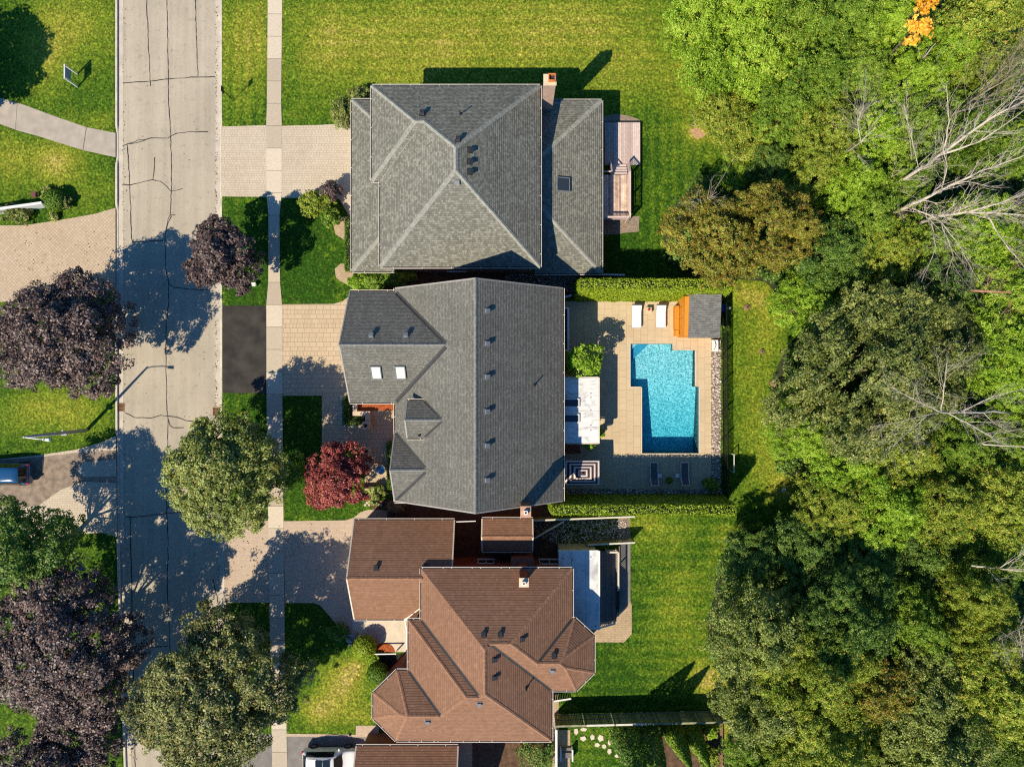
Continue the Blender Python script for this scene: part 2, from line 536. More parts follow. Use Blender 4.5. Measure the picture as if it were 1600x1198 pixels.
M["path"] = plain("path_asphalt", (0.39, 0.335, 0.27), 0.9, 0.14, 1.2, bmp=0.4)
M["pav_small"] = paver("small_rose_pavers", (0.62, 0.52, 0.39), (0.55, 0.46, 0.34), (0.40, 0.32, 0.23), 0.29, 0.20, 0.0, 0.012, 0.22, 0.8, 0.5, (0.7, 0.62, 0.55), 0.25)
M["pav_ashlar"] = paver("large_tan_pavers", (0.57, 0.44, 0.29), (0.52, 0.40, 0.26), (0.30, 0.22, 0.135), 0.62, 0.40, 0.0, 0.014, 0.14, 0.5, 0.37, (0.7, 0.62, 0.55), 0.25)
M["pav_fine"] = paver("fine_rose_pavers", (0.58, 0.455, 0.335), (0.52, 0.40, 0.29), (0.42, 0.32, 0.23), 0.22, 0.11, 0.0, 0.008, 0.2, 1.0, 0.5, (0.72, 0.65, 0.58), 0.25)
M["pav_diamond"] = paver("tan_herringbone_pavers", (0.58, 0.455, 0.315), (0.49, 0.375, 0.255), (0.37, 0.28, 0.185), 0.22, 0.22, math.radians(45), 0.014, 0.2, 1.0, 0.0, (0.7, 0.6, 0.5), 0.3)
M["pav_deck"] = paver("pool_deck_slabs", (0.60, 0.465, 0.295), (0.555, 0.43, 0.27), (0.40, 0.305, 0.19), 0.92, 0.62, math.radians(90), 0.012, 0.12, 0.62, 0.42, (0.75, 0.68, 0.6), 0.4)
M["pav_patio"] = paver("patio_cobbles", (0.54, 0.40, 0.25), (0.44, 0.32, 0.195), (0.36, 0.26, 0.16), 0.24, 0.16, 0.0, 0.01, 0.3)
M["concrete"] = plain("pale_concrete", (0.62, 0.53, 0.40), 0.85, 0.10, 1.5, bmp=0.3)
M["soil"] = plain("bare_soil", (0.11, 0.062, 0.035), 0.95, 0.45, 2.5, bmp=1.0)
M["mulch"] = plain("red_mulch", (0.17, 0.062, 0.026), 0.95, 0.5, 6.0, bmp=1.0)
M["mulch_red"] = plain("bright_red_mulch", (0.34, 0.085, 0.025), 0.95, 0.45, 6.0, bmp=1.0)
M["gravel_bed"] = plain("gravel_bed", (0.26, 0.20, 0.15), 0.95, 0.4, 6.0, bmp=1.0)
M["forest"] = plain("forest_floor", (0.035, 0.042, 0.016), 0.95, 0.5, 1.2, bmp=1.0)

# road sheet
mb = MB()
ysr = np.concatenate([[-900, -300, -100, -60], np.arange(-40, 40.1, 2.0), [60, 100, 300, 900]])
for Y0, Y1 in zip(ysr, ysr[1:]):
    a0, a1, b0, b1 = rlx(Y0) + 0.5, rlx(Y1) + 0.5, rrx(Y0) - 0.45, rrx(Y1) - 0.45
    m0, m1 = (a0 + b0) / 2, (a1 + b1) / 2
    mb.face([(a0, Y0, -0.12), (m0, Y0, -0.05), (m1, Y1, -0.05), (a1, Y1, -0.12)])
    mb.face([(m0, Y0, -0.05), (b0, Y0, -0.12), (b1, Y1, -0.12), (m1, Y1, -0.05)])
structure(mb, "road", M["road"], "pale grey street with black sealed cracks running past the houses", "road")

def drop(tab, Y):
    """kerb top height along the street"""
    py = 599 - Y * 18
    t = 1.0
    for a, b in tab:
        t = min(t, max(0.0, min(1.0, max((a - py), (py - b)) / 10.0)))
    return -0.085 + 0.115 * t
DROP_L = [(205, 248), (328, 455), (684, 835)]
DROP_R = [(196, 308), (477, 614), (812, 942), (1146, 1300)]
def kerb(sgn, fx, tab, label):
    mbk = MB(); mbg = MB()
    ys_ = np.concatenate([[-300, -80], np.arange(-40, 40.1, 0.33), [80, 300]])
    for Y0, Y1 in zip(ys_, ys_[1:]):
        p = []
        for Y in (Y0, Y1):
            x = fx(Y); h = drop(tab, Y)
            p.append([(x - sgn * 0.05, Y, -0.3), (x - sgn * 0.05, Y, h - 0.005), (x, Y, h), (x + sgn * 0.12, Y, h), (x + sgn * 0.155, Y, min(h, -0.13) if h > -0.08 else h - 0.02), (x + sgn * 0.155, Y, -0.3)])
        for k in range(5):
            mbk.face([p[0][k], p[0][k + 1], p[1][k + 1], p[1][k]])
        x0, x1 = fx(Y0), fx(Y1)
        mbg.face([(x0 + sgn * 0.16, Y0, -0.125), (x0 + sgn * 0.56, Y0, -0.112), (x1 + sgn * 0.56, Y1, -0.112), (x1 + sgn * 0.16, Y1, -0.125)])
    structure(mbk, "kerb", M["kerb"], label, "kerb")
    structure(mbg, "gutter", M["gutter"], label.replace("kerb", "gutter strip"), "gutter")
kerb(1, rlx, DROP_L, "concrete kerb of the street on the side of the big purple tree")
kerb(-1, rrx, DROP_R, "concrete kerb of the street on the side of the grey houses")

# sealed cracks
CR = [[(259, -60), (262, 50), (263, 130), (264, 170), (267, 210), (268, 260), (268, 300), (267, 318), (266, 335), (261, 350), (259, 365), (258, 372), (259, 420), (263, 437), (264, 470), (260, 505), (259, 540), (260, 600), (261, 640), (263, 655), (262, 690), (260, 760), (261, 805), (263, 850), (262, 890), (262, 930), (265, 990), (268, 1060), (272, 1130), (276, 1260)],
      [(229, -60), (229, 0), (232, 75), (235, 135)], [(305, -60), (305, 0), (307, 60), (309, 120)],
      [(191, 129), (225, 128), (263, 124), (300, 121), (336, 120)],
      [(191, 228), (200, 225), (216, 219), (225, 219), (235, 216), (262, 216), (275, 209), (295, 206), (325, 206)], [(200, 225), (215, 223), (226, 220)],
      [(199, 226), (203, 300), (205, 370), (206, 378), (230, 377), (257, 376)],
      [(190, 288), (204, 289), (238, 281), (251, 284), (260, 291), (267, 299), (275, 298), (285, 295)],
      [(241, 246), (241, 270), (239, 280), (243, 283)], [(266, 337), (274, 336)],
      [(262, 437), (266, 445), (272, 449), (290, 451), (310, 453), (326, 452)], [(259, 365), (262, 350), (268, 338)],
      [(196, 645), (210, 652), (235, 653), (250, 649), (263, 650), (275, 651), (290, 657), (310, 659), (335, 658)],
      [(263, 655), (266, 665), (270, 668), (287, 668)],
      [(195, 808), (215, 807), (250, 803), (285, 799)], [(203, 808), (204, 850), (205, 900), (206, 950)], [(261, 795), (265, 789), (270, 788)],
      [(222, 1011), (236, 1011), (262, 1009)], [(206, 950), (209, 1100), (211, 1200), (212, 1260)], [(333, 905), (337, 925), (341, 945)]]
mb = MB()
rr = random.Random(3)
def roadz(X, Y):
    a, b = rlx(Y) + 0.5, rrx(Y) - 0.45
    m_ = (a + b) / 2
    return -0.12 + 0.07 * (1 - min(1, abs(X - m_) / (m_ - a)))
for k, line in enumerate(CR):
    pts = []
    for (x0, y0), (x1, y1) in zip(line, line[1:]):
        n = max(1, int(math.hypot(x1 - x0, y1 - y0) / 6))
        for j in range(n):
            t = j / n
            pts.append(((x0 + (x1 - x0) * t + rr.uniform(-.6, .6)), (y0 + (y1 - y0) * t + rr.uniform(-.4, .4))))
    pts.append(line[-1])
    W_ = [Vector((*W2(x, y, -0.07), 0)) for x, y in pts]
    last = None
    for i, p in enumerate(W_):
        d = (W_[min(i + 1, len(W_) - 1)] - W_[max(0, i - 1)]).normalized()
        n = Vector((-d.y, d.x, 0)) * rr.uniform(0.022, 0.045)
        z = roadz(p.x, p.y) + 0.004 + 0.0008 * k
        cur = (Vector((p.x + n.x, p.y + n.y, z)), Vector((p.x - n.x, p.y - n.y, z)))
        if last: mb.face([last[0], last[1], cur[1], cur[0]])
        last = cur
structure(mb, "crack_sealant", M["tar"], "black tar lines sealing the cracks of the street", "road marking", recalc=False)

# pavement of slabs
mb = MB(); mj = MB()
for k, y0 in enumerate(np.arange(-361.5, 1600, 34.9)):
    y1 = y0 + 34.9
    w = lambda y: float(np.interp(y, [0, 190, 196, 306, 312, 440, 474, 620, 800, 1000, 1198, 1600], [418.6, 417, 416, 416.5, 419.5, 419.5, 416.3, 416.6, 419, 422, 425.5, 432]))
    e = lambda y: float(np.interp(y, [0, 190, 196, 306, 312, 440, 474, 620, 800, 1000, 1198, 1600], [441, 439, 440.5, 440.5, 436.5, 437.5, 440.8, 441.2, 443, 445, 449, 456]))
    g = 0.35
    q = [W2(w(y1 - g), y1 - g), W2(e(y1 - g), y1 - g), W2(e(y0 + g), y0 + g), W2(w(y0 + g), y0 + g)]
    mb.prism(q, -0.05, 0.03, 0, rr.random())
    q = [W2(w(y1) - .1, y1), W2(e(y1) + .1, y1), W2(e(y0) + .1, y0), W2(w(y0) - .1, y0)]
    mj.prism(q, -0.05, 0.018, 1, 0.5)
mb.v += []; base = len(mb.v)
mb.f += [[i + base for i in f] for f in mj.f]; mb.v += mj.v; mb.m += mj.m; mb.t += mj.t
structure(mb, "pavement", [M["slab"], M["joint"]], "pale concrete pavement of square slabs between the verge and the front lawns", "pavement")

# ------------------------------------------------------------------ driveways, paths, beds
sheet("driveway", wiggle([(345.6, 198), (416.2, 196), (416.2, 308), (345.6, 307)], seed=1), 0.012, M["pav_small"], "rose cobble driveway apron between street and pavement by the hip roofed house", "driveway")
sheet("driveway", [(440.3, 197), (500, 195.5), (525, 194), (540, 189), (556, 180), (556, 345), (549, 345), (541, 330), (530, 311), (440.3, 309)], 0.012, M["pav_small"], "rose cobble driveway running up to the hip roofed house", "driveway")
sheet("driveway", wiggle([(347.5, 477.5), (416, 477.5), (416, 614.5), (347.5, 613.5)], seed=2), 0.012, M["asphalt_dark"], "nearly black asphalt apron between street and pavement", "driveway")
sheet("driveway", [(441, 475.5), (520, 475), (535, 471), (544, 464), (549, 452), (560, 452), (560, 640), (640, 640), (640, 700), (612, 700), (612, 766), (570, 766), (570, 702), (503, 701), (503, 618), (441, 618)], 0.014, M["pav_ashlar"], "tan paved driveway and walk of the grey gabled house", "driveway")
sheet("driveway", wiggle([(347.2, 815), (419, 813), (421, 941), (351.2, 941)], seed=3), 0.012, M["pav_fine"], "rose paver apron between street and pavement by the brown house", "driveway")
sheet("driveway", [(443, 814), (540, 812.5), (552, 809), (563, 800), (575, 796), (605, 797), (605, 810), (570, 830), (570, 1006), (552, 1003), (535, 985), (515, 962), (500, 945), (490, 941.5), (445.5, 941.5)], 0.012, M["pav_fine"], "rose paver driveway running up to the brown roofed garage", "driveway")
sheet("front_walk", [(551, 960), (640, 960), (640, 1018), (588, 1018), (578, 1003), (566, 1003), (551, 1000)], 0.016, M["concrete"], "pale paved front walk of the brown house", "path")
sheet("driveway", [(-300, 356), (40, 352), (100, 343), (150, 334), (166, 329), (180.5, 325), (180.5, 452), (150, 458), (60, 470), (-300, 480)], 0.012, M["pav_diamond"], "tan herringbone driveway across the street beside the big purple tree", "driveway")
sheet("driveway", [(-300, 722), (-10, 718), (60, 711), (120, 702), (155, 692), (181, 681), (182.5, 838), (160, 832), (135, 833), (90, 842), (-300, 880)], 0.012, M["pav_small"], "shaded cobble driveway across the street with the parked blue car", "driveway")
mbd = MB()
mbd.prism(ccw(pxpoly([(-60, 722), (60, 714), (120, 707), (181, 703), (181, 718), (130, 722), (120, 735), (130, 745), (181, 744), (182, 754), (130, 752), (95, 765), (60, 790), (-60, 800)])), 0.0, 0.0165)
structure(mbd, "tyre_tracks_and_shade", plain("tracked_shaded_pavers", (0.25, 0.19, 0.14), 0.9, 0.35, 2.0, bmp=0.6), "dark tyre tracks and painted shade on the shaded cobble driveway", "road marking")  # one dark sheet: tyre tracks plus shade painted into its colour
sheet("path", wiggle([(-300, 100), (-40, 143), (0, 153), (40, 165), (80, 180), (135, 199), (180.5, 208), (180.5, 246), (130, 235), (60, 213), (30, 205), (0, 194), (-40, 183), (-300, 140)], seed=5), 0.01, M["path"], "grey asphalt footpath curving up to the street", "path")
mb = MB()
mb.bar(W(135, 199, .013), W(129.5, 235, .013), 0.07, 0.004)
mb.bar(W(27, 160.5, .013), W(24, 203, .013), 0.03, 0.004)
structure(mb, "path_joint", M["joint"], "dirt filled joint across the asphalt footpath", "joint")
sheet("driveway", [(449, 1150), (590, 1150), (590, 1300), (449, 1300)], 0.012, M["asphalt_grey"], "grey asphalt driveway under the white estate car", "driveway")
sheet("driveway_edging", [(447, 1145.5), (556, 1147), (556, 1133), (592, 1133), (592, 1151), (447, 1150)], 0.02, M["pav_fine"], "strip of tan pavers edging the grey asphalt driveway", "edging")
sheet("verge_apron", [(357, 1148), (425, 1146), (428, 1300), (362, 1300)], 0.012, M["asphalt_grey"], "grey asphalt apron below the large olive maple", "driveway")

# beds between the houses
sheet("mulch_bed", [(600, 424), (905, 428), (905, 462), (600, 458)], 0.006, M["soil"], "brown mulch strip between the two grey houses", "bed")
sheet("mulch_bed", [(575, 788), (640, 770), (860, 770), (870, 812), (870, 905), (700, 905), (640, 830), (600, 815), (590, 800)], 0.006, M["soil"], "dark brown mulch yard between the grey gabled house and the brown house", "bed")
sheet("mulch_bed", [(600, 1140), (745, 1140), (745, 1180), (600, 1175)], 0.006, M["mulch_red"], "orange brown mulch strip between the brown house and the garage below it", "bed")
sheet("side_path", [(713, 1140), (738, 1140), (738, 1260), (713, 1260)], 0.012, M["pav_patio"], "narrow dark paver path beside the lower garage", "path")
sheet("mulch_bed", [(735, 1130), (866, 1130), (866, 1300), (735, 1300)], 0.007, M["soil"], "dark soil bed under the clipped evergreen shrubs", "bed")
sheet("gravel_bed", wiggle([(938, 183), (965, 178), (985, 182), (1000, 188), (1000, 196), (938, 196)], 0.4, 0.08, 3), 0.008, M["gravel_bed"], "gravel patch at the upper end of the wooden deck", "bed")
sheet("gravel_bed", wiggle([(936, 338), (999, 338), (998, 362), (975, 364), (965, 366), (936, 367)], 0.4, 0.08, 4), 0.008, M["gravel_bed"], "gravel patch at the lower end of the wooden deck", "bed")
sheet("soil_patch", wiggle([(1078, 203), (1090, 200), (1103, 210), (1096, 216), (1084, 215)], 0.2, 0.06, 6), 0.006, plain("dry_soil", (0.45, 0.27, 0.15), 0.95, 0.3, 5, bmp=1.0), "small bare earth patch on the big lawn near the wood", "soil")
sheet("mulch_bed", wiggle([(518, 340), (545, 338), (552, 345), (552, 380), (538, 375), (524, 366)], 0.3, 0.05, 7), 0.008, M["pav_patio"], "tan mulch corner of the front lawn below the mixed shrubs", "bed")
sheet("mulch_bed", wiggle([(523, 420), (532, 412), (552, 412), (552, 452), (547, 447), (533, 440), (525, 434)], 0.3, 0.05, 8), 0.008, M["pav_patio"], "tan curved bed by the corner of the hip roofed house", "bed")
sheet("patio", [(868, 985), (930, 962), (962, 966), (966, 952), (984, 935), (987, 945), (987, 990), (975, 1003), (868, 1003)], 0.012, M["pav_patio"], "cut cornered cobble patio behind the brown house", "patio")
sheet("garden_path", [(863, 1078), (873, 1078), (873, 1140), (891, 1140), (891, 1300), (863, 1300)], 0.012, M["pav_patio"], "narrow paver path around the end of the board fence", "path")
sheet("mulch_bed", wiggle([(1020, 1140), (1132, 1138), (1134, 1300), (1000, 1300)], 0.5, 0.1, 9), 0.006, M["soil"], "brown mulch bed with evergreen shrubs below the board fence", "bed")

# forest floor
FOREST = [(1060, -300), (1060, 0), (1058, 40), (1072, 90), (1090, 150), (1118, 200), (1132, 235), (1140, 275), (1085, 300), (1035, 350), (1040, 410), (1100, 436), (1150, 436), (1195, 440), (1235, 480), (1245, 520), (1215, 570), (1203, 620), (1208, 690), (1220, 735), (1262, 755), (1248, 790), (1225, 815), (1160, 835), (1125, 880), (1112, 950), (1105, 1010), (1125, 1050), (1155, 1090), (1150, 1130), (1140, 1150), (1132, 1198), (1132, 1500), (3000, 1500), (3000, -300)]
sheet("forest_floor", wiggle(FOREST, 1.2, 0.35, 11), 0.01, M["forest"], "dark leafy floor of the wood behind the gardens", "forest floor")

# ------------------------------------------------------------------ foliage
def leaf_mesh(name, P, N, size, rng, mats, tint, core=None, aspect=0.62, accent=None, droop=0.0):
    """one mesh of small leaf-shaped faces at points P with normals N"""
    n = len(P)
    N = N / (np.linalg.norm(N, axis=1, keepdims=True) + 1e-9)
    R = rng.normal(size=(n, 3))
    A = np.cross(N, R); A /= (np.linalg.norm(A, axis=1, keepdims=True) + 1e-9)
    B = np.cross(N, A)
    s = size * rng.uniform(0.65, 1.35, (n, 1))
    a = A * s * 0.5; b = B * s * 0.5 * aspect
    k = N * s * 0.10
    V = np.stack([P - a, P + b + k, P + a, P - b + k], 1).reshape(-1, 3)
    nv = n * 4
    faces = np.arange(nv, dtype=np.int32)
    starts = np.arange(0, nv, 4, dtype=np.int32)
    mi = np.zeros(n, np.int32); tt = np.clip(tint, 0, 1).astype(np.float32)
    ac = (rng.random(n) if accent is None else accent).astype(np.float32)
    if core is not None:                       # core: (verts, faces as quads)
        cv, cf = core
        V = np.concatenate([V, cv]); faces = np.concatenate([faces, (cf + nv).ravel().astype(np.int32)])
        starts = np.concatenate([starts, nv + np.arange(0, cf.size, 4, dtype=np.int32)])
        mi = np.concatenate([mi, np.ones(len(cf), np.int32)])
        tt = np.concatenate([tt, np.full(len(cf), 0.1, np.float32)]); ac = np.concatenate([ac, np.zeros(len(cf), np.float32)])
    me = bpy.data.meshes.new(name)
    me.vertices.add(len(V)); me.vertices.foreach_set("co", V.astype(np.float32).ravel())
    me.loops.add(len(faces)); me.loops.foreach_set("vertex_index", faces)
    me.polygons.add(len(starts)); me.polygons.foreach_set("loop_start", starts)
    me.update(calc_edges=True)
    for m in (mats if hasattr(mats, "__len__") else [mats]): me.materials.append(m)
    me.polygons.foreach_set("material_index", mi)
    x = me.attributes.new("tint", 'FLOAT', 'FACE'); x.data.foreach_set("value", tt)
    x = me.attributes.new("accent", 'FLOAT', 'FACE'); x.data.foreach_set("value", ac)
    return me

def unit(v):
    return v / (np.linalg.norm(v, axis=-1, keepdims=True) + 1e-9)

def crown_points(rng, R, zb, zt, lobes=10, lr=0.42, cl=0.55, per=34, spiky=0.0, sx=1.0, sy=1.0, dens=1.0, edge=0.12, flat=0.75, hollow=-0.52):
    """leaf points of a crown of rounded limbs, each carrying many clumps of leaves"""
    H = zt - zb
    C = []; RR_ = []
    off = rng.uniform(0, 6.28)
    ph = rng.uniform(0, 6.28, 4); am = rng.uniform(0.03, 0.11, 4)
    def outl(th): return 1 + sum(am[k] * math.cos((k + 2) * th + ph[k]) for k in range(4))
    nin = max(1, int(lobes * 0.32))
    for i in range(lobes):
        if i < nin:
            rho = rng.uniform(0.0, 0.32); th = off + 2.4 * i + rng.uniform(-.4, .4)
        else:
            rho = rng.uniform(0.52, 0.74); th = off + 6.283 * (i - nin) / (lobes - nin) + rng.uniform(-.22, .22)
        r = R * lr * rng.uniform(0.62, 1.25)
        if i >= nin: rho = rho * outl(th) + rng.uniform(-.04, .05)
        dome = math.sqrt(max(0.04, 1 - min(1, rho * 0.98) ** 2))
        zc = zb + H * (0.12 + 0.86 * dome * rng.uniform(0.86, 1.04)) - r * flat
        C.append((rho * R * math.cos(th), rho * R * math.sin(th), zc)); RR_.append(r)
    # lower skirt lobes
    for i in range(int(lobes * 0.8)):
        th = off + 1.0 + 6.283 * i / (lobes * 0.8) + rng.uniform(-.3, .3)
        rho = rng.uniform(0.5, 0.80) * outl(th); r = R * lr * rng.uniform(0.45, 0.85)
        C.append((rho * R * math.cos(th), rho * R * math.sin(th), zb + H * rng.uniform(0.18, 0.42))); RR_.append(r)
    C = np.array(C); RR_ = np.array(RR_)
    Ps = []; Ns = []; Ts = []
    for i, (c, r) in enumerate(zip(C, RR_)):
        nc = max(6, int(dens * 9.5 * (r / cl) ** 2 * (1.0 if i < lobes else 0.6)))
        d = unit(rng.normal(size=(nc, 3)) + np.array([0, 0, 0.55]))
        d[:, 2] = np.where(d[:, 2] < -0.45, -d[:, 2], d[:, 2])
        rad = r * (1 - np.abs(rng.normal(0, 0.16, nc)) + np.where(rng.random(nc) < 0.3, rng.uniform(0, edge * 2.6, nc), 0))
        cc = c + d * rad[:, None] * np.array([1, 1, flat])
        # drop clumps buried in other limbs
        dd = np.linalg.norm((cc[:, None, :] - C[None]) * np.array([1, 1, 1 / flat]), axis=2) / RR_[None]
        dd[:, i] = 9
        keep = dd.min(1) > 0.72
        # bare hollows between the sprays
        hol = np.sin(cc[:, 0] * 2.3 + ph[0] * 5) * np.sin(cc[:, 1] * 2.1 + ph[1] * 5) + 0.6 * np.sin(cc[:, 0] * 4.3 + cc[:, 1] * 3.1 + ph[2] * 5) * np.sin(cc[:, 2] * 3.0 + ph[3] * 5)
        keep &= (hol > hollow) | (rng.random(nc) < 0.12)
        cc = cc[keep]; d = d[keep]; nc = len(cc)
        if nc == 0: continue
        lt = rng.uniform(-.16, .16)
        ct = 0.52 + lt + rng.normal(0, 0.14, nc)
        cs = cl * rng.uniform(0.55, 1.25, nc)
        k = per
        q = unit(rng.normal(size=(nc, k, 3)) + d[:, None, :] * 0.9 + np.array([0, 0, 0.35]))
        rad2 = cs[:, None] * rng.uniform(0.25, 1.0, (nc, k)) ** 0.6
        if spiky: rad2 *= 1 + spiky * (rng.random((nc, k)) < 0.25)
        p = cc[:, None, :] + q * rad2[..., None] * np.array([1, 1, 0.62])
        nrm = unit(q * 0.55 + d[:, None, :] * 0.25 + np.array([0, 0, 0.55]) + rng.normal(0, 0.55, (nc, k, 3)))
        t = ct[:, None] + rng.normal(0, 0.20, (nc, k))
        Ps.append(p.reshape(-1, 3)); Ns.append(nrm.reshape(-1, 3)); Ts.append(t.ravel())
    P = np.concatenate(Ps); N = np.concatenate(Ns); T = np.concatenate(Ts)
    P[:, 0] *= sx; P[:, 1] *= sy
    ok = P[:, 2] > 0.15
    return P[ok], N[ok], T[ok]

def trunk_mesh(rng, R, zb, zt, r0, mat, limbs=7):
    mb = MB()
    top = zb + (zt - zb) * 0.55
    mb.tube([(0, 0, -0.2), (0.02, 0, 0.3), (rng.uniform(-.1, .1), rng.uniform(-.1, .1), zb * 0.6), (rng.uniform(-.2, .2), rng.uniform(-.2, .2), top)], [r0 * 1.5, r0, r0 * 0.85, r0 * 0.3], 8)
    for i in range(limbs):
        th = 6.283 * i / limbs + rng.uniform(-.3, .3); z0 = zb * rng.uniform(0.6, 1.1) + 0.2
        e = R * rng.uniform(0.5, 0.78); z1 = z0 + (zt - z0) * rng.uniform(0.4, 0.72)
        c, s = math.cos(th), math.sin(th)
        mb.tube([(0, 0, z0), (c * e * .4, s * e * .4, z0 + (z1 - z0) * .35), (c * e * .8, s * e * .8, z0 + (z1 - z0) * .8), (c * e, s * e, z1)], [r0 * .45, r0 * .32, r0 * .18, r0 * .06], 6)
    return mb

M["bark"] = plain("bark", (0.16, 0.12, 0.085), 0.95, 0.4, 5.0, bmp=1.0)
M["dead"] = plain("bleached_wood", (0.50, 0.43, 0.34), 0.85, 0.22, 3.0, bmp=0.4)
M["core"] = plain("dark_core", (0.018, 0.026, 0.010), 0.95, 0.4, 4.0)  # solid dark filling added inside hedges and clipped shrubs to block light
LEAF = {
    "purple": leaf_mat("purple_leaves", (0.026, 0.016, 0.018), (0.100, 0.066, 0.060), (0.30, 0.215, 0.175), (0.24, 0.11, 0.07), 0.06, 0.08, 0.45, 0.48),
    "red": leaf_mat("red_leaves", (0.11, 0.018, 0.018), (0.38, 0.078, 0.060), (0.62, 0.20, 0.15), (0.10, 0.02, 0.03), 0.12, 0.2, 0.35, 0.5),
    "linden": leaf_mat("olive_green_leaves", (0.045, 0.072, 0.008), (0.21, 0.262, 0.042), (0.46, 0.50, 0.15), (0.45, 0.30, 0.05), 0.05, 0.20, 0.42, 0.5),
    "olive": leaf_mat("greyish_olive_leaves", (0.040, 0.058, 0.012), (0.205, 0.225, 0.050), (0.48, 0.47, 0.17), (0.42, 0.28, 0.07), 0.06, 0.16, 0.42, 0.5),
    "dark": leaf_mat("dark_oak_leaves", (0.032, 0.054, 0.008), (0.155, 0.20, 0.032), (0.39, 0.42, 0.11), (0.34, 0.26, 0.07), 0.06, 0.15, 0.42, 0.5),
    "teal": leaf_mat("deep_green_leaves", (0.024, 0.066, 0.008), (0.098, 0.205, 0.022), (0.27, 0.37, 0.06), (0.44, 0.42, 0.09), 0.03, 0.22, 0.4, 0.5),
    "green": leaf_mat("mid_green_leaves", (0.040, 0.105, 0.007), (0.16, 0.30, 0.018), (0.40, 0.52, 0.065), (0.44, 0.34, 0.06), 0.04, 0.26, 0.35, 0.5),
    "lime": leaf_mat("lime_green_leaves", (0.060, 0.150, 0.006), (0.25, 0.44, 0.018), (0.52, 0.66, 0.085), (0.56, 0.48, 0.07), 0.05, 0.28, 0.35, 0.5),
    "yellow": leaf_mat("yellow_green_leaves", (0.055, 0.105, 0.007), (0.24, 0.345, 0.024), (0.52, 0.57, 0.095), (0.58, 0.36, 0.05), 0.08, 0.25, 0.35, 0.5),
    "sage": leaf_mat("soft_green_leaves", (0.038, 0.066, 0.010), (0.175, 0.235, 0.036), (0.42, 0.48, 0.12), (0.46, 0.36, 0.07), 0.05, 0.18, 0.4, 0.5),
    "rust": leaf_mat("rusty_leaves", (0.060, 0.072, 0.008), (0.25, 0.275, 0.026), (0.50, 0.48, 0.085), (0.42, 0.17, 0.035), 0.15, 0.2, 0.35, 0.5),
    "orange": leaf_mat("orange_leaves", (0.55, 0.20, 0.01), (0.95, 0.46, 0.03), (1.0, 0.62, 0.10), None, 0, 0.25, 0.3),
    "hedge": leaf_mat("hedge_leaves", (0.11, 0.19, 0.008), (0.32, 0.435, 0.022), (0.52, 0.60, 0.06), None, 0, 0.18, 0.3),
    "box": leaf_mat("boxwood_leaves", (0.05, 0.12, 0.008), (0.13, 0.25, 0.016), (0.26, 0.38, 0.04), None, 0, 0.2, 0.35),
    "pale": leaf_mat("pale_flowers_and_leaves", (0.09, 0.16, 0.02), (0.35, 0.40, 0.08), (0.72, 0.68, 0.30), None, 0, 0.2, 0.3),
    "straw": leaf_mat("dry_grass_blades", (0.20, 0.11, 0.03), (0.38, 0.23, 0.08), (0.52, 0.34, 0.14), None, 0, 0.2, 0.3),
}

def unique_tree(name, label, px, py, rpx, zt, sp, seed, zb=2.2, leaf=0.22, lobes=11, cat="tree", group=None, trunk=0.22, zmid=None, kind="tree", **kw):
    """px,py: centre of the crown as the photo shows it; rpx: its radius there"""
    rng = np.random.default_rng(seed)
    zm = zmid if zmid is not None else zb + (zt - zb) * 0.52
    R = rpx * (CAM_H - zm) / FPX
    c = W(px, py, zm)
    root = thing(name, label, cat, (c.x, c.y, 0), 0, group)
    trunk_mesh(rng, R, zb, zt, trunk, M["bark"]).build("trunk", M["bark"], root, local=True, smooth=True)
    P, N, T = crown_points(rng, R * 0.92, zb, zt, lobes=lobes, **kw)
    me = leaf_mesh("crown", P, N, leaf, rng, LEAF[sp], T)
    o = bpy.data.objects.new("crown", me); COL.objects.link(o); o.parent = root
    return root

# street and garden trees, crown by crown
unique_tree("purple_maple", "large dark purple maple beside the herringbone driveway across the street", 97, 523, 103, 9.6, "purple", 11, hollow=-0.72, leaf=0.19, lobes=13, cl=0.60, per=62)
unique_tree("purple_maple", "small dark purple maple on the verge of the hip roofed house", 349, 400, 53, 7.2, "purple", 12, hollow=-0.72, zb=1.8, leaf=0.19, lobes=10, cl=0.42, per=44, trunk=0.14)
unique_tree("purple_maple", "huge dark purple maple leaning over the kerb opposite the brown house", 104, 1010, 118, 10.6, "purple", 13, hollow=-0.72, leaf=0.19, lobes=14, cl=0.60, per=62)
unique_tree("purple_maple", "dark purple maple cut off by the lower edge of the photo", 92, 1192, 92, 8.6, "purple", 14, leaf=0.19, lobes=12, cl=0.6, per=62)
unique_tree("linden_tree", "round olive green tree over the verge above the rose paver apron", 352, 736, 93, 9.4, "linden", 15, hollow=-0.72, leaf=0.18, lobes=14, cl=0.52, per=52)
unique_tree("maple_tree", "very large greyish olive maple over the street in front of the brown house", 340, 1088, 128, 11.2, "olive", 16, hollow=-0.72, leaf=0.18, lobes=17, lr=0.36, cl=0.54, per=52, trunk=0.3)
unique_tree("ash_tree", "deep green tree overhanging the shaded cobble driveway with the blue car", 38, 862, 84, 10.0, "teal", 17, hollow=-0.95, leaf=0.18, lobes=12, cl=0.52, per=46)
unique_tree("red_maple", "small bright red maple on the front lawn of the grey gabled house", 531, 745, 51, 5.4, "red", 18, zb=1.3, leaf=0.17, lobes=13, cl=0.36, per=40, trunk=0.11)
unique_tree("young_tree", "small dark green tree squeezed between the round olive tree and the red maple", 447, 738, 28, 4.6, "green", 19, zb=1.0, leaf=0.18, lobes=7, cl=0.36, per=34, trunk=0.08)
